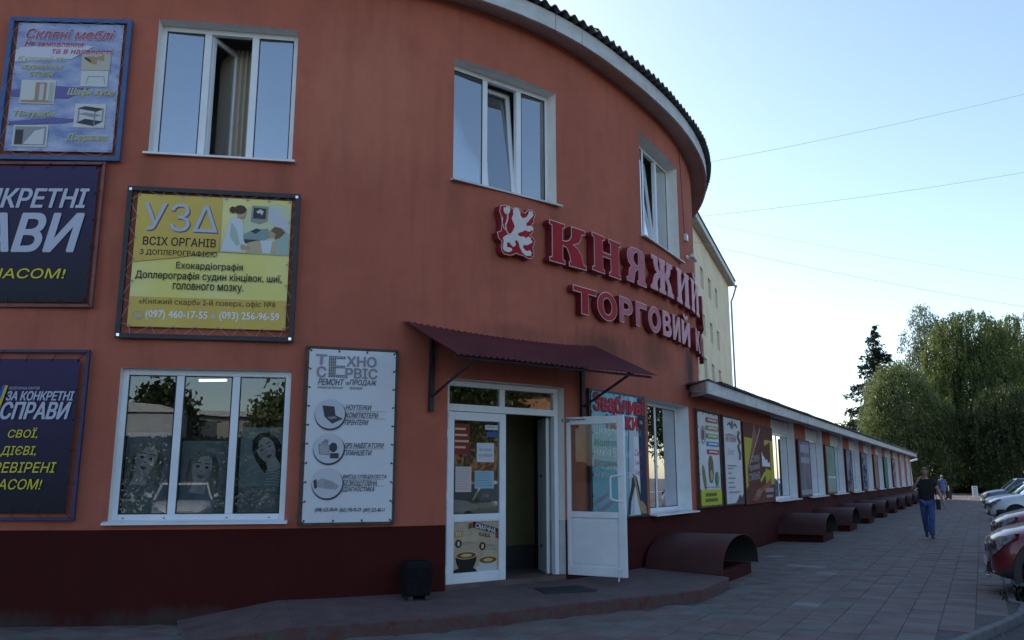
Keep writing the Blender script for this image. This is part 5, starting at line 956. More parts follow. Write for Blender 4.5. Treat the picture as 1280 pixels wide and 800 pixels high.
# ------------------------------------------------------------------ the yellow apartment block behind
YO = Vector((14.63, 54.8)); YD = Vector((-.364, -.931)); YN = Vector((.931, -.364)); YA = math.atan2(-YD.y, -YD.x)
yb = thing('apartment_block', 'pale yellow four storey block with white eaves, showing just right of the round building', 'building', (YO.x, YO.y, 0), YA)
# local x runs back along the front (negative = towards the drum), local y into the block
LEN = 34.; rows = [(11.5, 12.68), (8.93, 10.1), (6.6, 7.75), (4.0, 5.2), (1.4, 2.6)]; colsx = [-6.95 - 2.8 * k for k in range(10)]
xs = sorted({0., -LEN} | {c for c in colsx} | {c + 1.05 for c in colsx}); zs = sorted({-.1, 14.3} | {z for r_ in rows for z in r_}); m = MB()
for a, b in zip(xs, xs[1:]):
    for c, d in zip(zs, zs[1:]):
        if any(abs(a - q) < .01 for q in colsx) and any(abs(c - r_[0]) < .01 for r_ in rows):
            for v in (((a, 0, c), (b, 0, c), (b, .22, c), (a, .22, c)), ((a, 0, d), (a, .22, d), (b, .22, d), (b, 0, d)), ((a, 0, c), (a, .22, c), (a, .22, d), (a, 0, d)), ((b, 0, c), (b, 0, d), (b, .22, d), (b, .22, c))): m.add(v, [(0, 1, 2, 3)])
            continue
        m.add([(a, 0, c), (b, 0, c), (b, 0, d), (a, 0, d)], [(0, 1, 2, 3)])
m.add([(0, 0, -.1), (0, 12, -.1), (0, 12, 14.3), (0, 0, 14.3)], [(0, 1, 2, 3)]); m.add([(-LEN, 0, -.1), (-LEN, 0, 14.3), (-LEN, 12, 14.3), (-LEN, 12, -.1)], [(0, 1, 2, 3)]); m.add([(0, 12, -.1), (-LEN, 12, -.1), (-LEN, 12, 14.3), (0, 12, 14.3)], [(0, 1, 2, 3)])
m.build('wall', YELLOW, yb)
WGREY = mat('far_window_glass', (.10, .11, .12), .12, spec=.6); FWF = mat('far_window_frame', (.5, .5, .5), .6)
for c in colsx:
    for z0, z1 in rows:
        m = MB(); wz = z1 - z0; m.box(0, 1.05, .12, .2, 0, .07); m.box(0, 1.05, .12, .2, wz - .07, wz); m.box(0, .07, .12, .2, .07, wz - .07); m.box(.98, 1.05, .12, .2, .07, wz - .07); m.box(.49, .56, .12, .2, .07, wz - .07)
        f = m.build('window', FWF, yb, (c, 0, z0)); m = MB(); m.box(.07, .98, .16, .18, .07, wz - .07); m.build('pane', WGREY, f)
m = MB(); m.box(-LEN - .4, .35, -.42, -.38, 14.3, 14.62); m.build('eaves_board', FASC, yb); m = MB(); m.box(-LEN - .4, .35, -.38, 12.4, 14.3, 14.34); m.build('eaves_soffit', SOFF, yb)
m = MB(); m.add([(-LEN - .4, -.5, 14.62), (.4, -.5, 14.62), (.4, 6, 17.2), (-LEN - .4, 6, 17.2), (-LEN - .4, 12.5, 14.62), (.4, 12.5, 14.62)], [(0, 1, 2, 3), (3, 2, 5, 4), (1, 5, 2), (0, 3, 4)]); m.build('roof', SLATE, yb)
for x in (-13, -24): m = MB(); m.box(x, x + .9, 4, 5, 15.5, 18.2); m.build('chimney', PIER, yb)
GALV = mat('galvanised_pipe', (.30, .31, .31), .5, .3, var=.2); m = MB(); m.tube((.30, -.46, 14.35), (.30, -.46, 14.2), .10, 8); m.path([(.30, -.46, 14.2), (.10, -.30, 13.6), (.05, -.14, 13.2), (.05, -.14, .2)], .065, 8); m.build('downpipe', GALV, yb)

# ------------------------------------------------------------------ trees
def quads(name, C, S, Dn, matl, parent):
    """leaf quads: centres C, half sizes S, long axis Dn (unit) - one real face each"""
    import numpy as np
    n = len(C); rng = np.random.default_rng(n); C = np.asarray(C, float); Dn = np.asarray(Dn, float); S = np.asarray(S, float)[:, None]
    rv = rng.normal(size=(n, 3)); s_ = np.cross(Dn, rv); s_ /= np.linalg.norm(s_, axis=1)[:, None] + 1e-9
    v = np.empty((n, 4, 3)); v[:, 0] = C - Dn * S; v[:, 1] = C + s_ * S * .5; v[:, 2] = C + Dn * S; v[:, 3] = C - s_ * S * .5
    me = bpy.data.meshes.new(name); me.vertices.add(n * 4); me.vertices.foreach_set('co', v.ravel()); me.loops.add(n * 4); me.loops.foreach_set('vertex_index', np.arange(n * 4, dtype='i')); me.polygons.add(n)
    me.polygons.foreach_set('loop_start', np.arange(0, n * 4, 4, dtype='i')); me.polygons.foreach_set('loop_total', np.full(n, 4, dtype='i')); me.materials.append(matl); me.update(); me.validate()
    return tag(link(name, me, parent), kind='stuff')
import numpy as np
L_OL = leafmat('birch_leaves_olive', (.075, .105, .03), (.19, .225, .08), .5); L_GR = leafmat('willow_leaves', (.065, .095, .024), (.18, .22, .055), .5); L_SG = leafmat('birch_leaves_grey', (.10, .13, .07), (.22, .25, .15), .45); L_SP = leafmat('spruce_needles', (.018, .032, .018), (.035, .055, .03), .15); L_DK = leafmat('shade_leaves', (.03, .045, .014), (.075, .10, .028), .4)  # closing entry is a darker green for limes, bushes and background trees
def tree(name, label, x, y, h, lobes, leaf, n, droop, size, bark=BARK, group=None, seed=1, trunk=.22, cover=.8):
    """lobes: (dx, dz as fraction of h, rx, rz) ; strands hang from points spread over the lobes"""
    rng = np.random.default_rng(seed); t = thing(name, label, 'tree', (x, y, 0), 0, group); m = MB(); wil = droop > 2
    m.tube((0, 0, -.2), (.1, 0, h * .45), trunk, 10, trunk * .6); m.tube((.1, 0, h * .45), (-.05, .1, h * .86), trunk * .6, 8, .04)
    for k in range(16):
        a = rng.uniform(0, 6.28); z = h * rng.uniform(.25, .7); lb_ = lobes[k % len(lobes)]; tx, ty, tz = lb_[0] + lb_[2] * .6 * math.cos(a), lb_[2] * .6 * math.sin(a), lb_[1] * h + lb_[3] * rng.uniform(-.2, .6)
        mid = (tx * .45, ty * .45, z + (tz - z) * .6); m.tube((0, 0, z), mid, trunk * .35, 6, trunk * .2); m.tube(mid, (tx, ty, tz), trunk * .2, 5, .015)
    m.build('trunk', bark, t, smooth=True)
    C, S, D = [], [], []; vol = np.array([l[2] ** 2 * l[3] for l in lobes]); pr = vol / vol.sum(); per = 40 if wil else 18
    for s_ in range(int(n / per)):
        l = lobes[rng.choice(len(lobes), p=pr)]; u = rng.normal(size=3); u /= np.linalg.norm(u); r_ = rng.uniform(.35, 1.) ** (.3 if wil else .45)
        u[2] = u[2] if u[2] > -.3 or rng.random() < .5 else -u[2]; p = np.array([l[0] + u[0] * l[2] * r_, u[1] * l[2] * r_, l[1] * h + u[2] * l[3] * r_]); ln = droop * rng.uniform(.4, 1.3)
        out = np.array([u[0], u[1], 0]) * .35 * droop * .3; k = np.linspace(0, 1, per)[:, None]
        pts = p + out * k + np.array([0, 0, -1]) * ln * k ** 1.2 + rng.normal(size=(per, 3)) * ((.085 if wil else (.10 + .16 / (1 + droop))) * (1 if droop > .8 else 1.8))
        pts[:, 2] = np.maximum(pts[:, 2], .4 + rng.uniform(0, .5)); d = rng.normal(size=(per, 3)) * .45 + np.array([0, 0, -1]) * (1.2 if droop > .8 else .3); d /= np.linalg.norm(d, axis=1)[:, None]
        C.append(pts); D.append(d); S.append(rng.uniform(.6, 1.3, per) * size)
    quads('crown', np.concatenate(C), np.concatenate(S), np.concatenate(D), leaf, t); return t
def at(px, Y, z=1.55):      # x on the ground line of sight for a bearing measured in the photograph
    return (px - 640) / 1038.3 * (Y * .98255 + (z - 1.55) * .186)
tree('birch_tree', 'broad olive green birch with drooping twigs just beyond the end of the wing', at(1130, 82, 8), 82, 13.6, [(0, .62, 3.4, 4.6), (-2.2, .48, 2.2, 3.4), (2.8, .45, 2.6, 3.6), (-1.0, .82, 1.5, 2.2), (-1.0, .3, 3.0, 3.4), (2, .25, 3.4, 3.2)], L_OL, 46000, 1.5, .12, seed=2)
tree('birch_tree', 'pale hanging birch top in front of the spruce at the left edge of the trees', at(1100, 85, 8), 85, 12.6, [(0, .8, 1.6, 2.2), (-.6, .62, 1.5, 2.2), (.6, .45, 2.2, 3.), (0, .25, 2.4, 2.6)], L_SG, 16000, 1.9, .11, seed=3)
tree('birch_tree', 'tall slender grey green birch rising highest left of the willow', at(1158, 92, 15), 92, 20.9, [(0, .91, 1.5, 1.9), (.5, .80, 1.9, 2.4), (-2.0, .78, 1.1, 1.5), (-.2, .64, 2.2, 3.4), (0, .42, 2.8, 4.4), (1, .25, 3, 4)], L_SG, 26000, 1.3, .12, seed=4)
tree('willow_tree', 'large weeping willow with long hanging curtains of leaves in the middle right', at(1214, 88, 13), 88, 19.6, [(0, .88, 3.2, 2.2), (-2.6, .76, 2.4, 3.0), (2.6, .78, 2.5, 2.6), (-3.4, .52, 2.4, 3.6), (3.6, .55, 2.4, 3.8), (0, .55, 3.8, 4.8), (0, .28, 4.2, 4.)], L_GR, 100000, 3.6, .125, seed=5, trunk=.4, bark=BARKD)
tree('willow_tree', 'second weeping willow partly cut off by the right edge of the photo', at(1272, 94, 13), 94, 20.2, [(0, .88, 2.6, 2.4), (2.8, .78, 2.6, 3.0), (-2.4, .70, 2.4, 3.0), (0, .5, 4, 5.5), (3, .3, 3.6, 4.5)], L_GR, 70000, 3.0, .125, seed=6, trunk=.4, bark=BARKD)
tree('willow_tree', 'lower dark drooping tree beyond the parked cars at the right edge', at(1265, 78, 7), 78, 10.2, [(0, .78, 3.2, 2.4), (-2.6, .62, 2.4, 2.6), (2.8, .66, 2.8, 2.6), (0, .45, 4, 3)], L_DK, 44000, 2.6, .12, seed=7, trunk=.3, bark=BARKD)
tree('lime_tree', 'dark round tree filling the gap behind the birches above the far road', at(1185, 100, 7), 100, 13.5, [(0, .6, 4.4, 4.6), (-5, .5, 3.6, 4.2), (5, .52, 4.2, 4.6), (-1, .3, 6, 3.4), (8, .35, 4, 4)], L_DK, 30000, .5, .17, seed=8, trunk=.35, bark=BARKD)
tree('lime_tree', 'dark leafy tree filling the background behind the parked cars on the far right', at(1290, 104), 104, 13, [(0, .6, 5, 4.6), (-5, .45, 3.6, 4.2), (6, .5, 4.2, 4.6), (0, .28, 7, 3.4)], L_DK, 26000, .5, .17, seed=9, trunk=.35, bark=BARKD)
tree('lime_tree', 'dark low tree directly behind the end of the wing', at(1095, 98), 98, 9.5, [(0, .6, 4, 3.6), (-4, .5, 3, 3.), (4, .5, 3.4, 3.2), (0, .28, 5.5, 2.4)], L_DK, 18000, .5, .17, seed=10, trunk=.3, bark=BARKD)
# spruce
sp = thing('spruce_tree', 'dark pointed spruce standing highest at the left end of the trees', 'tree', (at(1096, 90, 14), 90, 0)); H = 18.0; rng = np.random.default_rng(12)
m = MB(); m.tube((0, 0, -.2), (0, 0, H - .3), .22, 8, .03); 
C, S, D = [], [], []
z = 1.5; bi_ = 0
while z < H - .3:
    Lb = min(4.2, (H - z) * .42 + .22); nb = 6 if z < H * .9 else 4
    for k in range(nb):
        a = 6.28 * k / nb + bi_ * .7 + rng.uniform(-.4, .4); L_ = Lb * rng.uniform(.55, 1.2); z_s = z; z = z_s + rng.uniform(-.35, .35); dx, dy = math.cos(a), math.sin(a); tip = (dx * L_, dy * L_, z - L_ * .22 + .12)
        m.tube((0, 0, z), tip, .03, 4, .008); n = int(40 * L_) + 12; t = rng.random(n)[:, None]
        base = np.array([dx, dy, 0]) * L_ * t + np.array([0, 0, 1]) * (z - L_ * .22 * t + .12 * t ** 3) + rng.normal(size=(n, 3)) * np.array([.10, .10, .07]) + np.cross([dx, dy, 0], [0, 0, 1]) * rng.uniform(-.32, .32, (n, 1)) * (1 - t * .7) * min(1, L_)
        base[:, 2] -= rng.random(n) ** 2 * .55; C.append(base); d = np.array([dx, dy, -.4]) + rng.normal(size=(n, 3)) * .5; D.append(d / np.linalg.norm(d, axis=1)[:, None]); S.append(rng.uniform(.11, .23, n)); z = z_s
    z += rng.uniform(.55, .85); bi_ += 1
m.build('trunk', BARKD, sp); quads('crown', np.concatenate(C), np.concatenate(S), np.concatenate(D), L_SP, sp)
# tall trees added out of sight behind the yellow block to shade the far pavement
for k, (x, y) in enumerate(((6, 78), (-2, 66), (14, 92))): tree('poplar_tree', ['tall tree behind the yellow block, nearest the road end', 'tall tree behind the middle of the yellow block', 'tall tree behind the yellow block, farthest back'][k], x, y, 19, [(0, .75, 4, 4), (0, .5, 5, 5), (0, .3, 4.5, 4)], L_DK, 9000, .4, .34, seed=30 + k, trunk=.4, bark=BARKD)
# clipped bush, fence and things at the far end
def bush(name, label, x, y, rx, ry, h, n, leaf, size, seed, cat='bush'):
    rng = np.random.default_rng(seed); t = thing(name, label, cat, (x, y, -.05)); m = MB()
    for k in range(9): a = rng.uniform(0, 6.28); m.tube((rng.uniform(-.5, .5) * rx, 0, 0), (rx * .7 * math.cos(a), ry * .7 * math.sin(a), h * .8), .02, 4, .006)
    m.build('stem', BARKD, t); u = rng.normal(size=(n, 3)); u /= np.linalg.norm(u, axis=1)[:, None]; u[:, 2] = np.abs(u[:, 2]); r_ = rng.uniform(.2, 1, n)[:, None] ** .4
    P_ = u * r_ * np.array([rx, ry, h]); P_ += rng.normal(size=(n, 3)) * .05; d = rng.normal(size=(n, 3)); d /= np.linalg.norm(d, axis=1)[:, None]
    quads('foliage', P_, rng.uniform(.6, 1.3, n) * size, d, leaf, t); return t
bush('clipped_bush', 'dark green rounded bush beyond the far end of the pavement', at(1214, 88), 88, 2.0, 1.4, 1.75, 5200, L_DK, .10, 1)
bush('clipped_bush', 'lighter rounded bush right behind the white notice board', at(1255, 90), 90, 2.4, 1.4, 1.5, 5200, L_OL, .10, 2)
fb = thing('wooden_fence', 'dark red brown board fence with a ledge under the trees at the far end', 'fence', (at(1160, 97), 97, -.05), R(2)); RB = mat('red_brown_boards', (.13, .045, .03), .8, c2=(.07, .03, .02), scale=2)
for k in range(46): m = MB(); m.box(.01, .25, 0, .03, 0, 1.9 + .05 * (k % 3)); m.build('fence_board', RB, fb, (k * .27, 0, 0))
for k in range(7): m = MB(); m.box(0, .1, .03, .13, 0, 2.1); m.build('post', BARKD, fb, (k * 2, 0, 0))
m = MB(); m.box(-.1, 9., -.5, .5, 2.12, 2.2); m.build('ledge', mat('ledge_tan', (.22, .16, .10), .8), fb)
nb_ = thing('notice_board', 'small white free standing notice board with green lines on the far pavement', 'sign', (at(1217, 62), 62, -.0), R(-8)); m = MB(); m.box(-.19, .19, -.02, .02, .05, .92); m.build('board', WHITE, nb_, bevel=.01)
m = MB(); m.box(-.2, -.16, -.12, .12, 0, .05); m.box(.16, .2, -.12, .12, 0, .05); m.build('feet', BLACKM, nb_)
for z in (.78, .62, .46, .30): rect(nb_, 'text_block', -.10, z, .10, z + .05, ink('sign_green', (.05, .22, .10)), -.023)
lp_ = thing('lamp_column', 'white column with a short flat cross arm by the far corner of the wing', 'lamp post', (at(1139.5, 70), 70, -.05), 0); m = MB(); m.tube((0, 0, 0), (-.1, 0, 2.85), .12, 10, .10); m.build('column', PVCD, lp_, smooth=True); m = MB(); m.add([(-.75, -.2, 2.75), (-.1, -.2, 2.82), (.55, -.2, 3.0), (.55, .2, 3.0), (-.1, .2, 2.82), (-.75, .2, 2.75), (-.75, -.2, 2.87), (-.1, -.2, 2.94), (.55, -.2, 3.12), (.55, .2, 3.12), (-.1, .2, 2.94), (-.75, .2, 2.87)], [(0, 1, 7, 6), (1, 2, 8, 7), (2, 3, 9, 8), (3, 4, 10, 9), (4, 5, 11, 10), (5, 0, 6, 11), (6, 7, 10, 11), (7, 8, 9, 10), (0, 5, 4, 1), (1, 4, 3, 2)]); m.build('cross_arm', PVCD, lp_)
# far woods closing the horizon all round
rng = np.random.default_rng(77); n = 60000; a = rng.uniform(0, 6.283, n); rr_ = 240 + rng.uniform(0, 40, n); C = np.stack([rr_ * np.sin(a), rr_ * np.cos(a), rng.random(n) * (5 + 3.5 * np.sin(a * 9) + 2 * np.sin(a * 23) + 1)], 1); d = rng.normal(size=(n, 3)); d /= np.linalg.norm(d, axis=1)[:, None]
C = C[(a > R(60)) | (a < R(24))]; d = d[(a > R(60)) | (a < R(24))]; fw = quads('distant_woods', C, rng.uniform(.7, 1.6, len(C)), d, L_DK, None); fw['label'] = 'far wood'; del fw['label']

# overhead cables
for k, (x0, z0, x1, z1, Y, sag, lab) in enumerate(((6.2, 13.1, 34, 20.2, 30, .45, 'topmost thin overhead cable crossing the sky'), (6.2, 11.1, 34, 16.0, 30, .5, 'second overhead cable from the top, rising gently to the right'), (6.2, 11.15, 34, 6.7, 30, .35, 'faint third overhead cable sloping down to the right'), (6.2, 10.35, 34, 5.9, 30, .6, 'lowest and darkest overhead cable sloping down to the right'))):
    m = MB(); pts = [(x0 + (x1 - x0) * t, Y, z0 + (z1 - z0) * t - sag * 4 * t * (1 - t)) for t in [i / 24 for i in range(25)]]; m.path(pts, .006 if k != 2 else .004, 4)
    tag(m.build('overhead_cable', mat('cable_grey', (.35, .37, .38), .7)), lab, 'cable')

# ------------------------------------------------------------------ cars
TYRE = RUBBER; CGL = glass('car_glass', (.12, .14, .15), 2.2, base=.03); LAMP = mat('headlamp_glass', (.34, .36, .38), .12, .3, coat=1, c2=(.08, .08, .085), scale=12, detail=1); ALLOY = mat('alloy_wheel', (.45, .46, .48), .28, .9); TRIM = mat('black_trim', (.02, .02, .021), .55); PLATEW = ink('plate', (.6, .6, .6)); CINT = mat('car_interior', (.03, .03, .032), .9)
def paint(n, c): return mat('paint_' + n, c, .35, .12, var=.04, scale=2, coat=.7)
def interp(tab, x):
    for (a, b), (c, d) in zip(tab, tab[1:]):
        if x <= c: t = (x - a) / (c - a); t = max(0, t); return b + (d - b) * t
    return tab[-1][1]
def make_car(name, label, x, y, heading, pt, L=4.3, Wd=1.76, Hh=1.5, hood=.92, kind='hatch', wr=.31, dark_bumper=False, trunk_z=None, spokes=5, clear=.2, cladding=False, over=.82, cat='car', group='cars parked nose in along the pavement'):
    """x to the nose (0) going back to -L; y left; parts: body, window glass, roof, wheels, lamps, grille, bumper"""
    t = thing(name, label, cat, (x, y, -.07), heading, group); hw = Wd / 2; fa, ra = -over * (L / 4.3), -L + .80 * (L / 4.3); belt = hood + .06; tz = trunk_z or belt + .03
    top = [(0, hood - .30), (.06, hood - .22), (.22, hood - .12), (.6, hood - .03), (1.15, hood + .04), (1.45, belt), (L - .9, belt + .02), (L - .25, tz), (L - .06, tz - .12), (L, tz - .25)]
    wid = [(0, hw * .50), (.04, hw * .66), (.12, hw * .80), (.26, hw * .90), (.6, hw * .975), (1.2, hw), (L - .8, hw), (L - .2, hw * .94), (L, hw * .80)]
    bot = [(0, clear + .10), (.12, clear + .02), (.5, clear), (L - .5, clear), (L, clear + .12)]
    xs_ = [0, .03, .09, .2, .38, .6, .85, 1.15, 1.5, 1.9, 2.3, 2.7, 3.1, L - .85, L - .55, L - .3, L - .12, L - .03, L]; xs_ = sorted(set(xs_)); m = MB(); ring = 15
    for q in xs_:
        w = interp(wid, q); zt = interp(top, q); zb = interp(bot, q); mid = zb + (zt - zb) * .5
        half = [(0, zb), (w * .8, zb), (w * .955, zb + .06), (w * .995, zb + (zt - zb) * .3), (w, mid), (w * .985, zb + (zt - zb) * .74), (w * .93, zt - .05), (w * .7, zt + .012)]
        sec = [(yy, z) for yy, z in half] + [(0, zt + .03)] + [(-yy, z) for yy, z in half[::-1][:-1]]
        for yy, z in sec: m.v.append((-q, yy, z))
    k = 16; nsec = len(m.v) // len(xs_)
    for i in range(len(xs_) - 1):
        for j in range(nsec): a, b = i * nsec + j, i * nsec + (j + 1) % nsec; m.f.append((a, b, b + nsec, a + nsec)); m.m.append(0)
    m.f.append(tuple(range(nsec))[::-1]); m.m.append(0); m.f.append(tuple(range(len(m.v) - nsec, len(m.v)))); m.m.append(0)
    o = link('tmp', m.mesh('tmp', pt)); sd = o.modifiers.new('s', 'SUBSURF'); sd.levels = 2; sd.render_levels = 2
    cm = MB()
    for ax in (fa, ra): cm.tube((ax, -hw - .3, wr + .02), (ax, hw + .3, wr + .02), wr + .055, 40)
    cut = link('cut', cm.mesh('cut')); bo = o.modifiers.new('b', 'BOOLEAN'); bo.object = cut; bo.operation = 'DIFFERENCE'; bo.solver = 'FAST'
    me = evalmesh(o, False); bpy.data.objects.remove(o); bpy.data.objects.remove(cut); me.polygons.foreach_set('use_smooth', [True] * len(me.polygons)); me.set_sharp_from_angle(angle=R(38)); me.materials.clear(); me.materials.append(pt)
    body = link('body', me, t)
    # greenhouse
    rz = Hh - .02; c0, c1 = (-1.05, -1.75); rb = -L + (.12 if kind in ('hatch', 'suv') else .75); rt = -L + (.55 if kind in ('hatch', 'suv') else 1.45); bw, tw_ = hw * .93, hw * .70
    def gh(z): u = (z - belt + .04) / (rz - belt + .04); return c0 + (c1 - c0) * u, rb + (rt - rb) * u, bw + (tw_ - bw) * u
    m = MB(); 
    for z in (belt - .04, rz - .05): f_, b_, w_2 = gh(z); m.v += [(f_, w_2, z), (f_ + .10, 0, z), (f_, -w_2, z), (b_, -w_2, z), (b_ - .04, 0, z), (b_, w_2, z)]
    m.f += [(i, (i + 1) % 6, 6 + (i + 1) % 6, 6 + i)[::-1] for i in range(6)]; m.m += [0] * 6
    m.build('window_glass', CGL, t, smooth=True, ang=25)
    m = MB(); f_, b_, w_2 = gh(rz - .06); rr_ = [(f_ + .02, w_2 + .005), (f_ + .11, 0), (f_ + .02, -w_2 - .005), ((f_ + b_) / 2, -w_2 - .02), (b_, -w_2), (b_ - .05, 0), (b_, w_2), ((f_ + b_) / 2, w_2 + .02)]
    m.v += [(a, b, rz - .07) for a, b in rr_] + [(a * .97 + (f_ + b_) / 2 * .03, b * .93, rz - .01) for a, b in rr_] + [((f_ + b_) / 2, 0, rz + .035)]
    m.f += [(i, 8 + i, 8 + (i + 1) % 8, (i + 1) % 8) for i in range(8)] + [(8 + i, 16, 8 + (i + 1) % 8) for i in range(8)] + [tuple(range(8))]; m.m += [0] * 17
    m.build('roof', pt, t, smooth=True, ang=50)
    for s_ in (-1, 1):
        m = MB(); z0_, z1_ = belt - .03, rz - .05; f0, b0_, w0_ = gh(z0_); f1, b1_, w1_ = gh(z1_)
        m.tube((f0, s_ * w0_, z0_), (f1, s_ * w1_, z1_), .035, 6); m.build('pillar', pt, t, smooth=True); m = MB(); m.tube((b0_, s_ * w0_, z0_), (b1_, s_ * w1_, z1_), .06, 6); m.build('pillar', pt, t, smooth=True)
        m = MB(); mx = -L * .56; m.tube((mx, s_ * (w0_ + .005), z0_), (mx - .05, s_ * (w1_ + .005), z1_), .028, 6); m.build('pillar', pt, t, smooth=True)
        m = MB(); mx = c0 - .42; m.add([(mx, s_ * (bw + .0), belt + .0), (mx, s_ * (bw + .06), belt + .02), (mx - .03, s_ * (bw + .22), belt + .04), (mx + .10, s_ * (bw + .20), belt + .05), (mx + .11, s_ * (bw + .05), belt + .03), (mx - .03, s_ * (bw + .22), belt + .17), (mx, s_ * (bw + .06), belt + .16), (mx + .09, s_ * (bw + .19), belt + .15), (mx + .08, s_ * (bw + .07), belt + .14)], [(1, 2, 5, 6), (3, 4, 8, 7), (2, 3, 7, 5), (1, 6, 8, 4), (6, 5, 7, 8), (1, 4, 3, 2)]); m.build('mirror', pt, t, bevel=.015)
        # headlamp hugging the front corner
        m = MB(); pts = []
        for i in range(7):
            q = .02 + .29 * (i / 6) ** 1.2; w = interp(wid, q); zt = interp(top, q); lo = zt - .20 + .12 * (i / 6) ** 1.5; hi = zt - .03 - .01 * (i / 6)
            pts.append(((-q + .012, s_ * (w * (.985 if i else .95) + .006), lo), (-q + .008, s_ * (w * (.955 if i else .9) + .008), hi)))
        q0 = pts[0]; pts.insert(0, ((.006, s_ * hw * .40, q0[0][2] + .02), (.004, s_ * hw * .42, q0[1][2] - .02)))
        for i, (a, b) in enumerate(pts): m.v += [a, b, (a[0] - .1, a[1] * .85, a[2]), (b[0] - .1, b[1] * .85, b[2])]
        for i in range(len(pts) - 1): a = 4 * i; c = a + 4; m.f += [(a, a + 1, c + 1, c), (a, c, c + 2, a + 2), (a + 1, a + 3, c + 3, c + 1)]; m.m += [0, 0, 0]
        m.build('headlamp', LAMP, t, smooth=True, ang=60)
        m = MB(); m.box(-L - .005, -L + .08, s_ * hw * .60 - .12, s_ * hw * .60 + .12, tz - .28, tz - .1); m.build('tail_lamp', ink('tail_red', (.35, .02, .02)), t, bevel=.02)
    m = MB(); zf = hood - .34
    m.add([(-.015, -hw * .30, zf + .07), (-.015, hw * .30, zf + .07), (.004, hw * .32, zf - .06), (.004, -hw * .32, zf - .06), (-.08, -hw * .4, zf + .09), (-.08, hw * .4, zf + .09), (-.08, hw * .42, zf - .06), (-.08, -hw * .42, zf - .06)], [(0, 3, 2, 1), (0, 1, 5, 4), (2, 3, 7, 6), (1, 2, 6, 5), (3, 0, 4, 7)]); gr = m.build('grille', TRIM, t)
    for k in range(3): m = MB(); m.box(-.012, .008, -hw * .29, hw * .29, zf - .045 + k * .045, zf - .035 + k * .045); m.build('grille_bar', CHROME, gr)
    # lower bumper band
    m = MB(); bz0, bz1 = clear + .08, clear + (.30 if dark_bumper else .2); n = 10
    for i in range(n + 1):
        a = -1 + 2 * i / n; q = .02 + .5 * abs(a) ** 3.2; w = interp(wid, q); yy = (1 if a > 0 else -1) * w * (1.0 if abs(a) > .75 else abs(a) / .75 * .98); m.v += [(-q + .045, yy * 1.01, bz0), (-q + .055, yy * 1.015, bz1 - .03), (-q + .02, yy, bz1), (-q - .05, yy * .97, bz0 - .03)]
    for i in range(n): a = 4 * i; m.f += [(a, a + 4, a + 5, a + 1), (a + 1, a + 5, a + 6, a + 2), (a, a + 3, a + 7, a + 4)]; m.m += [0] * 3
    m.build('lower_bumper', TRIM, t, smooth=True, ang=60)
    m = MB(); m.box(.03, .04, -.24, .24, clear + .17, clear + .27); m.build('number_plate', PLATEW, t)
    m = MB(); m.box(-L + .5, -.45, -hw * .86, hw * .86, clear - .02, belt - .25); m.build('interior', CINT, t)
    if cladding:
        for ax in (fa, ra):
            for s_ in (-1, 1):
                m = MB(); n = 16
                for i in range(n + 1):
                    th = math.pi * (1.08 - 1.16 * i / n); c_, sn = math.cos(th), math.sin(th)
                    for rr2, yy in ((wr + .045, hw * .90), (wr + .045, hw * 1.012), (wr + .13, hw * 1.012), (wr + .14, hw * .96)): m.v.append((ax + c_ * rr2, s_ * yy, wr + .02 + sn * rr2))
                for i in range(n):
                    for q in range(3): a = 4 * i + q; m.f.append((a, a + 1, a + 5, a + 4)); m.m.append(0)
                m.build('arch_cladding', TRIM, t, smooth=True, ang=50)
        for s_ in (-1, 1): m = MB(); m.box(-L * .72, fa - .42, s_ * hw * 1.0 - .015, s_ * hw * 1.0 + .015, clear + .02, clear + .16); m.build('sill_cladding', TRIM, t, bevel=.01)
        m = MB(); m.box(.0, .055, -hw * .40, hw * .40, clear + .03, clear + .06); m.build('skid_plate', CHROME, t, bevel=.008)
    # door shut lines, handles
    for s_ in (-1, 1):
        m = MB()
        for q in (1.30, L * .56 + .03, L - 1.05): m.box(-q - .004, -q + .004, s_ * hw * .985, s_ * (hw + .0015), clear + .16, belt - .12)
        m.build('door_seam', SEAL, t)
        for q in (L * .53, L * .76): m = MB(); m.box(-q - .09, -q + .09, s_ * (hw + .005) - .012, s_ * (hw + .005) + .012, belt - .16, belt - .125); m.build('door_handle', pt, t, bevel=.006)
    for ax in (fa, ra):
        for s_ in (-1, 1):
            yo = s_ * (hw - .11); m = MB(); prof = [(wr * .62, -.09), (wr * .92, -.10), (wr, -.07), (wr + .003, 0), (wr, .07), (wr * .92, .10), (wr * .62, .09)]
            m.lathe(prof, 32, (ax, yo, wr + .0), 'y'); wh = m.build('wheel', TYRE, t, smooth=True, ang=60)
            m = MB(); m.lathe([(wr * .62, -.085), (wr * .64, -.09), (wr * .60, .0), (wr * .64, .09), (wr * .60, .088)], 28, (ax, yo, wr), 'y')
            fy = yo + s_ * .075
            for q in range(spokes):
                a = 6.283 * q / spokes + .3; ca_, sa = math.cos(a), math.sin(a); px, pz = -sa, ca_; w1, w2 = .035, .05; r1, r2 = .04, wr * .62
                m.add([(ax + ca_ * r1 + px * w1, fy, wr + sa * r1 + pz * w1), (ax + ca_ * r1 - px * w1, fy, wr + sa * r1 - pz * w1), (ax + ca_ * r2 - px * w2 * .6, fy - s_ * .015, wr + sa * r2 - pz * w2 * .6), (ax + ca_ * r2 + px * w2 * .6, fy - s_ * .015, wr + sa * r2 + pz * w2 * .6), (ax + ca_ * r1, fy - s_ * .05, wr + sa * r1), (ax + ca_ * r2, fy - s_ * .05, wr + sa * r2)], [(0, 1, 2, 3), (0, 3, 5, 4), (1, 4, 5, 2)])
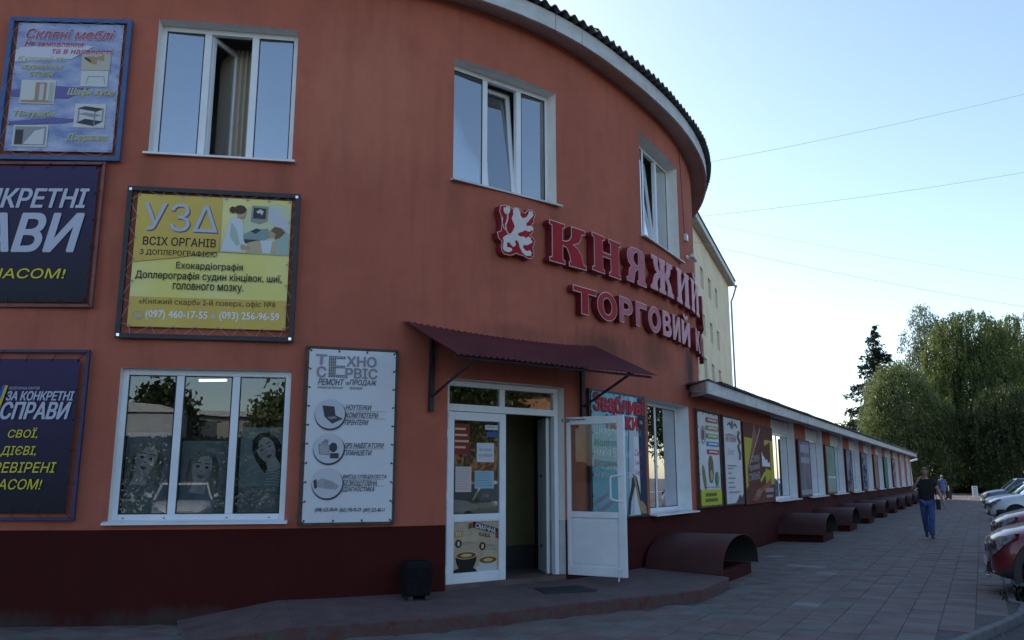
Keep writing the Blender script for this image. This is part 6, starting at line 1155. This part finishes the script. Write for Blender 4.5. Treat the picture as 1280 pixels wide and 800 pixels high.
            m.lathe([(0, fy - yo + s_ * .012), (.05, fy - yo + s_ * .008), (.055, fy - yo - s_ * .03)], 14, (ax, yo, wr), 'y'); m.build('rim', ALLOY, wh, smooth=True, ang=40)
            m = MB(); m.lathe([(0, 0), (wr * .6, 0)], 20, (ax, yo - s_ * .02, wr), 'y'); m.build('brake_disc', TRIM, wh)
    return t
HD = math.atan2(WN.y, WN.x) + math.pi          # nose towards the building
RED1, RED2, WINE = paint('dark_red', (.16, .012, .018)), paint('wine', (.20, .025, .04)), paint('old_rose', (.30, .10, .12))
def nose(w, d): return W(w, d)
p = W(13.8, 4.50); make_car('parked_suv', 'dark red off roader with black arches, nearest car at the right edge', p.x, p.y, HD + R(3), RED1, L=4.5, Wd=1.84, Hh=1.70, hood=1.03, kind='suv', wr=.37, cladding=True, clear=.26, over=.70)
p = W(18.4, 4.62); make_car('parked_car', 'wine red car with a dark grey bumper, second from the camera', p.x, p.y, HD + R(4), RED2, L=4.3, Hh=1.54, hood=1.06, dark_bumper=True, clear=.24)
p = W(24.2, 4.95); make_car('parked_car', 'faded rose coloured car showing only its bonnet behind the wine red one', p.x, p.y, HD + R(4), WINE, L=4.2, Hh=1.46, hood=.92)
p = W(35.5, 4.6); make_car('parked_car', 'silver white hatchback with a black lower bumper', p.x, p.y, HD + R(8), paint('silver_white', (.64, .67, .70)), L=4.0, Hh=1.56, hood=1.0, dark_bumper=True)
p = W(42.8, 4.5); make_car('parked_car', 'black saloon between the silver hatchback and the blue grey estate', p.x, p.y, HD + R(8), paint('black', (.015, .017, .022)), L=4.5, Hh=1.46, hood=.9, kind='saloon')
p = W(53.4, 4.4); make_car('parked_car', 'blue grey estate car, farthest of the parked row', p.x, p.y, HD + R(6), paint('blue_grey', (.10, .15, .22)), L=4.4, Hh=1.58, hood=.95)

# ------------------------------------------------------------------ weeds, gravel and soil by the near kerb
rng = np.random.default_rng(5); C, S, D = [], [], []
for k in range(240):
    w = rng.uniform(10.2, 17.5); d = rng.uniform(4.85, 6.6) if w > 12.6 else rng.uniform(4.9, 6.4); c = W(w, d)
    if k < 150: c = Vector((6.75, 11.2)) + Vector((rng.normal() * .45, rng.normal() * .35)); 
    if inpoly(c.x, c.y, KP + inner[::-1]): continue
    n = rng.integers(6, 16); q = rng.normal(size=(n, 3)) * np.array([.07, .07, 0]) + np.array([c.x, c.y, -.06]); hgt = rng.uniform(.02, .055, n); q[:, 2] += hgt * .8; d_ = rng.normal(size=(n, 3)) * .4 + np.array([0, 0, 1]); C.append(q); D.append(d_ / np.linalg.norm(d_, axis=1)[:, None]); S.append(hgt)
tag(quads('grass_tufts', np.concatenate(C), np.concatenate(S), np.concatenate(D), GRASS, None), kind='stuff')
m = MB(); r = random.Random(9)
for k in range(1500):
    c = W(r.uniform(8.5, 17), r.uniform(4.8, 8)) if k % 3 else Vector((r.uniform(4, 8), r.uniform(7.2, 11)));
    if inpoly(c.x, c.y, KP + inner[::-1]): continue
    s_ = r.uniform(.008, .03); m.add([(c.x + r.uniform(-1, 1) * s_, c.y + r.uniform(-1, 1) * s_, -.078 + r.uniform(0, 1) * s_ * 1.2) for _ in range(1)] + [(c.x + s_ * math.cos(a), c.y + s_ * math.sin(a), -.08) for a in (0, 1.6, 3.1, 4.7)] + [(c.x, c.y, -.07 + s_)], [(1, 2, 5), (2, 3, 5), (3, 4, 5), (4, 1, 5)])
tag(m.build('gravel', KERB), kind='stuff')
# light well covers of rubble near the hoods: a few loose stones on the paving
m = MB()
for k in range(26):
    c = W(r.uniform(13.4, 27), r.uniform(.1, 1.9)); s_ = r.uniform(.008, .022); m.add([(c.x + s_ * math.cos(a), c.y + s_ * math.sin(a), .002) for a in (0, 1.2, 2.8, 4.4)] + [(c.x, c.y, s_)], [(0, 1, 4), (1, 2, 4), (2, 3, 4), (3, 0, 4)])
tag(m.build('loose_grit', KERB), kind='stuff')

# ------------------------------------------------------------------ people
def skin_mesh(nodes, edges, levels=2, root=None):
    me = bpy.data.meshes.new('sk'); names = list(nodes); ix = {n: i for i, n in enumerate(names)}; me.from_pydata([nodes[n][0] for n in names], [(ix[a], ix[b]) for a, b in edges], [])
    o = bpy.data.objects.new('sk', me); col.objects.link(o); md = o.modifiers.new('skin', 'SKIN'); md.use_smooth_shade = True
    if not me.skin_vertices: me.skin_vertices.new(name='')
    for i, n in enumerate(names): r_ = nodes[n][1]; v = me.skin_vertices[0].data[i]; v.radius = (r_, r_) if not isinstance(r_, tuple) else r_; v.use_root = (n == (root or names[0]))
    sd = o.modifiers.new('s', 'SUBSURF'); sd.levels = levels; sd.render_levels = levels
    me2 = evalmesh(o); me2.polygons.foreach_set('use_smooth', [True] * len(me2.polygons)); return me2
def person(label, loc, rz, pose, skin, top, bottom, shoe, hair, hairlen=0, dress=False, bag=None, scale=1.):
    """faces -y. pose: joint positions in metres"""
    t = thing('person', label, 'person', loc, rz); J = pose
    E_ = [('pelvis', 'waist'), ('waist', 'chest'), ('chest', 'neckb'), ('neckb', 'neck'), ('neck', 'jaw'), ('jaw', 'head'), ('head', 'crown')]
    body = {'pelvis': (J['pelvis'], (.155, .11)), 'waist': (J['waist'], (.14, .105)), 'chest': (J['chest'], (.165, .12)), 'neckb': (J['neckb'], (.09, .075)), 'neck': (J['neck'], .056), 'jaw': (J['jaw'], (.062, .075)), 'head': (J['head'], (.086, .104)), 'crown': (J['crown'], (.058, .068))}
    for s_ in ('L', 'R'):
        body.update({'sh' + s_: (J['sh' + s_], .062), 'el' + s_: (J['el' + s_], .043), 'wr' + s_: (J['wr' + s_], .030), 'pa' + s_: (J['pa' + s_], (.040, .018)), 'hip' + s_: (J['hip' + s_], .092), 'kn' + s_: (J['kn' + s_], .060), 'ca' + s_: (J['ca' + s_], .055), 'an' + s_: (J['an' + s_], .038)})
        E_ += [('chest', 'sh' + s_), ('sh' + s_, 'el' + s_), ('el' + s_, 'wr' + s_), ('wr' + s_, 'pa' + s_), ('pelvis', 'hip' + s_), ('hip' + s_, 'kn' + s_), ('kn' + s_, 'ca' + s_), ('ca' + s_, 'an' + s_)]
        pa, wr = Vector(J['pa' + s_]), Vector(J['wr' + s_]); ax = (pa - wr).normalized(); side = Vector(J['hs' + s_]).normalized(); pn = ax.cross(side).normalized(); fl = J['curl' + s_]
        for f, (off, ln) in enumerate(((.028, .070), (.010, .080), (-.010, .075), (-.028, .058))):
            b0 = pa + ax * .035 + side * off; c1 = b0 + (ax * math.cos(fl) + pn * math.sin(fl)) * ln * .5; c2 = c1 + (ax * math.cos(fl * 2.2) + pn * math.sin(fl * 2.2)) * ln * .5
            body['f%d0' % f + s_] = (tuple(b0), .011); body['f%d1' % f + s_] = (tuple(c1), .009); body['f%d2' % f + s_] = (tuple(c2), .007); E_ += [('pa' + s_, 'f%d0' % f + s_), ('f%d0' % f + s_, 'f%d1' % f + s_), ('f%d1' % f + s_, 'f%d2' % f + s_)]
        th0 = wr + ax * .03 + side * .035; th1 = th0 + (ax * .7 + side * .7) * .035; body['t0' + s_] = (tuple(th0), .012); body['t1' + s_] = (tuple(th1), .009); E_ += [('wr' + s_, 't0' + s_), ('t0' + s_, 't1' + s_)]
    me = skin_mesh(body, E_, 2, 'pelvis'); me.materials.append(skin); link('body', me, t)
    hd = Vector(J['head'])
    # face: nose, eyes, mouth, ears
    fd = Vector(J['face']).normalized(); sd_ = Vector((-fd.y, fd.x, 0)).normalized(); up = Vector((0, 0, 1))
    def blob(nm, c, r_, sc_, mt): m = MB(); pr = [(r_ * math.sin(math.pi * i / 6), -r_ * math.cos(math.pi * i / 6)) for i in range(7)]; m.lathe(pr, 10); o = m.build(nm, mt, t, tuple(c), smooth=True); o.scale = sc_; return o
    blob('nose', hd + fd * .098 - up * .012, .014, (1, 1.3, 1.6), skin)
    for s_ in (-1, 1): blob('eye', hd + fd * .082 + sd_ * .030 * s_ + up * .012, .011, (1.2, .8, .8), mat('eye_dark', (.06, .045, .04), .3)); blob('ear', hd + sd_ * .083 * s_ - up * .01 - fd * .0, .022, (.5, 1, 1.5), skin)
    blob('mouth', hd + fd * .084 - up * .052, .014, (1.6, .5, .35), mat('lips', (.25, .09, .08), .5))
    # hair cap
    m = MB(); n = 14
    for i in range(n + 1):
        for j in range(9):
            a = 2 * math.pi * i / n; b = (math.pi * .52) * j / 8; rx, ry = .084, .104; q = hd + up * .022 + (sd_ * math.cos(a) * rx + fd * math.sin(a) * ry) * math.sin(b) * 1.02 + up * math.cos(b) * .092; 
            if math.sin(a) > .3 and j > 5: q = hd + up * .022 + (sd_ * math.cos(a) * rx + fd * math.sin(a) * ry) * math.sin(math.pi * .52 * 5 / 8) * 1.02 + up * math.cos(math.pi * .52 * 5 / 8) * .098
            m.v.append(tuple(q - up * (hairlen * (j / 8) ** 3 if math.sin(a) < .2 else 0)))
    for i in range(n):
        for j in range(8): a = i * 9 + j; m.f.append((a, a + 1, a + 10, a + 9)); m.m.append(0)
    m.build('hair', hair, t, smooth=True)
    # top
    sl = .55
    def lerp(a, b, k): return tuple(Vector(a).lerp(Vector(b), k))
    N_ = {'hem': (tuple(Vector(J['pelvis']) - Vector((0, 0, .15))), (.198, .155)), 'waist': (J['waist'], (.195, .158)), 'chest': (J['chest'], (.205, .150)), 'neckb': (lerp(J['neckb'], J['chest'], .12), (.105, .092))}; e_ = [('hem', 'waist'), ('waist', 'chest'), ('chest', 'neckb')]
    for s_ in ('L', 'R'): N_['sh' + s_] = (J['sh' + s_], .084); N_['sl' + s_] = (lerp(J['sh' + s_], J['el' + s_], sl), .076); e_ += [('chest', 'sh' + s_), ('sh' + s_, 'sl' + s_)]
    if dress: N_['hem'] = (J['pelvis'], (.20, .155)); N_['sk1'] = (lerp(J['pelvis'], J['skirt'], .5), (.23, .19)); N_['sk2'] = (J['skirt'], (.26, .22)); e_ += [('hem', 'sk1'), ('sk1', 'sk2')]
    me = skin_mesh(N_, e_, 2, 'chest'); me.materials.append(top); link('dress' if dress else 't_shirt', me, t)
    if not dress:
        N_ = {'p': (tuple(Vector(J['pelvis']) + Vector((0, 0, .02))), (.150, .115))}; e_ = []
        for s_ in ('L', 'R'): N_.update({'hip' + s_: (J['hip' + s_], .108), 'th' + s_: (lerp(J['hip' + s_], J['kn' + s_], .5), .094), 'kn' + s_: (J['kn' + s_], .078), 'ca' + s_: (J['ca' + s_], .074), 'an' + s_: (tuple(Vector(J['an' + s_]) + Vector((0, 0, -.02))), .068)}); e_ += [('p', 'hip' + s_), ('hip' + s_, 'th' + s_), ('th' + s_, 'kn' + s_), ('kn' + s_, 'ca' + s_), ('ca' + s_, 'an' + s_)]
        me = skin_mesh(N_, e_, 2, 'p'); me.materials.append(bottom); link('trousers', me, t)
        m = MB(); p_ = Vector(J['pelvis']) + Vector((0, 0, .06)); m.tube(tuple(p_ - Vector((0, 0, .02))), tuple(p_ + Vector((0, 0, .02))), .12, 16); o = m.build('belt', TRIM, t)
    for s_ in ('L', 'R'):
        an = Vector(J['an' + s_]); ft = Vector(J['ft' + s_]); N_ = {'h': (tuple(an + Vector((0, .045, -.035))), (.038, .036)), 'a': (tuple(an + Vector((0, 0, -.03))), (.042, .045)), 'b': (tuple(an.lerp(ft, .55) + Vector((0, 0, -.01))), (.045, .036)), 'c': (tuple(ft), (.040, .026))}
        me = skin_mesh(N_, [('h', 'a'), ('a', 'b'), ('b', 'c')], 2); me.materials.append(shoe); link('shoe', me, t)
    t.scale = (scale,) * 3
    return t
SKIN = mat('skin_tan', (.36, .20, .14), .55, var=.06, scale=6); BLK = mat('black_cotton', (.012, .012, .014), .9, var=.2, scale=20, bump=.2, bscale=30); DEN = mat('blue_denim', (.035, .07, .20), .9, c2=(.07, .12, .28), scale=7, bump=.3, bscale=60); GH = mat('grey_stubble_hair', (.17, .12, .10), .9); SHO = mat('dark_trainers', (.03, .03, .035), .6)
man = {'pelvis': (0, 0, .95), 'waist': (0, 0, 1.10), 'chest': (0, -.01, 1.32), 'neckb': (0, -.01, 1.46), 'neck': (0, -.02, 1.52), 'jaw': (0, -.045, 1.575), 'head': (0, -.045, 1.645), 'crown': (0, -.03, 1.72), 'face': (-.1, -1, -.05),
    'shR': (-.185, 0, 1.395), 'elR': (-.31, -.08, 1.17), 'wrR': (-.19, -.22, 1.38), 'paR': (-.135, -.20, 1.47), 'hsR': (.3, -.8, 0), 'curlR': .5,
    'shL': (.185, 0, 1.395), 'elL': (.285, -.02, 1.14), 'wrL': (.36, -.15, .93), 'paL': (.385, -.19, .85), 'hsL': (-.6, -.8, .2), 'curlL': .35,
    'hipR': (-.085, 0, .90), 'knR': (-.08, .08, .50), 'caR': (-.065, .20, .33), 'anR': (-.06, .30, .17), 'ftR': (-.07, .18, .045),
    'hipL': (.085, 0, .90), 'knL': (.075, -.14, .50), 'caL': (.06, -.12, .33), 'anL': (.055, -.10, .10), 'ftL': (.065, -.29, .055)}
gp = Vector((10.62, 21.75)); mo = person('man in black T-shirt and blue jeans walking towards the camera, hand raised to his face', (gp.x, gp.y, .0), R(-26), man, SKIN, BLK, DEN, SHO, GH, scale=1.03)
bg_ = MB(); bg_.box(-.045, .045, -.11, .11, 0, .26); bagm = mat('black_nylon_bag', (.015, .016, .02), .6); ca_, sa_ = math.cos(R(-26)), math.sin(R(-26)); bx_, by_ = .255, .06
bo = thing('shoulder_bag', 'small black bag hanging at the hip of the walking man', 'bag', (gp.x + bx_ * ca_ - by_ * sa_, gp.y + bx_ * sa_ + by_ * ca_, .74), R(-20)); bg_.build('bag_body', bagm, bo, bevel=.02)
m = MB(); m.path([(-.03, .0, .25), (-.05, -.02, .45), (-.16, -.06, .62), (-.2, -.10, .72)], .01, 5); m.build('strap', bagm, bo)
woman = dict(man); woman.update({'face': (0, -1, 0), 'elR': (-.26, .0, 1.14), 'wrR': (-.27, -.10, .92), 'paR': (-.27, -.13, .84), 'hsR': (.3, -.9, 0), 'curlR': .4, 'elL': (.26, .0, 1.14), 'wrL': (.27, -.12, .92), 'paL': (.27, -.15, .84), 'hsL': (-.3, -.9, 0), 'skirt': (0, 0, .52), 'knR': (-.09, .05, .50), 'caR': (-.09, .10, .32), 'anR': (-.09, .14, .12), 'ftR': (-.10, .0, .045)})
gw = W(64, 2.2); gwx = at(1177, 60); person('woman with short pale hair in a blue dress walking away far down the pavement', (gwx, 60, 0), R(150), woman, SKIN, mat('blue_dress', (.10, .17, .38), .9, c2=(.16, .24, .46), scale=12), DEN, SHO, mat('pale_hair', (.5, .46, .38), .8), hairlen=.03, dress=True, scale=.97)
tr_ = thing('shopping_trolley_bag', 'dark wheeled bag beside the woman in the blue dress', 'bag', (at(1184, 60), 60, 0), R(10)); m = MB(); m.box(-.16, .16, -.12, .12, .08, .62); m.build('bag_body', bagm, tr_, bevel=.03); m = MB(); m.path([(-.13, .1, .1), (-.13, .14, .95), (.13, .14, .95), (.13, .1, .1)], .012, 5); m.build('handle', CHROME, tr_)
for x in (-.15, .15): m = MB(); m.lathe([(0, -.02), (.07, -.02), (.07, .02), (0, .02)], 14, (x * 1.15, .08, .07), 'y'); m.build('wheel', RUBBER, tr_)

# ------------------------------------------------------------------ across the street, behind the camera (mirrored in the panes)
ob = thing('low_shop_building', 'long pale two storey building across the car park, seen only mirrored in the shop window', 'building', (-48, -30, 0)); m = MB(); m.box(0, 60, -9, 0, -.1, 4.9); m.build('wall', mat('pale_render', (.36, .33, .29), .9, c2=(.26, .24, .21), scale=.6), ob)
m = MB(); m.box(-.3, 60.3, -9.3, .3, 4.9, 5.2); m.build('roof', FASC, ob)
for k in range(20):
    for z in (.9, 3.3): m = MB(); m.box(0, 1.5, -.05, .03, 0, 1.3); m.build('window', WGREY, ob, (1 + k * 2.95, 0, z))
SURR = [(-6.3, -20, 5.6, 'round tree mirrored in the left pane of the shop window'), (-1.2, -19, 5.3, 'round tree mirrored in the right pane of the shop window'), (8, -24, 9.0, 'round tree across the car park behind the camera'), (24, -14, 9.5, 'large tree behind and right of the camera'), (27, 1.5, 9.5, 'large tree mirrored in the glazed door'), (31, 8, 9, 'large tree right of the car park'), (25, 19, 8.5, 'tree right of the parked cars, nearest the camera'), (31, 30, 9, 'second tree right of the parked cars'), (40, 46, 9.5, 'third tree right of the parked cars'), (-20, -22, 9, 'round tree at the far left of the car park')]
for k, (x, y, h, lab) in enumerate(SURR): tree('street_tree', lab, x, y, h, [(0, .66, h * (.33 if k > 1 else .17), h * .30), (h * .15, .5, h * (.22 if k > 1 else .08), h * .22), (-h * (.16 if k > 1 else .05), .5, h * (.22 if k > 1 else .10), h * .22)], L_OL if k % 2 else L_DK, 9000, .4, .16, seed=40 + k, trunk=.2, bark=BARKD)
hg = thing('tall_hedge', 'tall dark hedge behind the camera, mirrored low in the shop window', 'hedge', (-5, -11, 0)); rng = np.random.default_rng(91); n = 16000; q = np.stack([rng.uniform(-5.5, 5.5, n), rng.uniform(-.5, .5, n), rng.random(n) ** .7 * 2.9], 1); d = rng.normal(size=(n, 3)); d /= np.linalg.norm(d, axis=1)[:, None]; quads('foliage', q, rng.uniform(.07, .13, n), d, L_SP, hg)  # hedge added out of view so the low shop window reflection stays dark
kk = thing('pale_kiosk', 'pale kiosk behind the camera, mirrored in the left shop pane', 'kiosk', (-9.5, -15, 0)); m = MB(); m.box(0, 4.4, -3, 0, -.1, 4.0); m.build('wall', mat('kiosk_panel', (.42, .44, .45), .6, var=.15, scale=.8), kk)
m = MB(); m.prism([(-.1, 4.0), (4.5, 4.0), (3.6, 4.28), (2.2, 4.38), (.8, 4.28)], -3.1, .1); m.build('roof', FASC, kk)
bk = thing('brick_house', 'orange brick house right of the car park, mirrored in the door pane', 'building', (36, -8, 0), R(80)); m = MB(); m.box(0, 22, -8, 0, -.1, 6.5); m.build('wall', mat('orange_brick', (.42, .20, .09), .9, c2=(.30, .14, .07), scale=6), bk); m = MB(); m.box(-.3, 22.3, -8.3, .3, 6.5, 6.8); m.build('roof', SLATE, bk)
for k in range(6):
    for z in (1.0, 4.0): m = MB(); m.box(0, 1.4, -.05, .03, 0, 1.4); m.build('window', WGREY, bk, (1.2 + k * 3.5, .02, z))
p = Vector((12.2, 5.2)); make_car('car_behind', 'white car beside the car park, mirrored at the foot of the door pane', p.x, p.y, R(205), paint('cream_white', (.6, .58, .52)), group='cars parked behind the camera')
for k, (x, y, hd_, pn) in enumerate(((-9, -6, 95, paint('silver', (.45, .47, .5))), (-4.5, -6.5, 88, paint('white', (.6, .6, .6))), (1.5, -8, 90, paint('teal', (.03, .10, .14))))): make_car('car_behind', ['silver car parked behind the camera, mirrored in the shop window', 'white car parked behind the camera, mirrored in the door pane', 'dark teal car parked behind the camera'][k], x, y, R(hd_), pn, group='cars parked behind the camera')
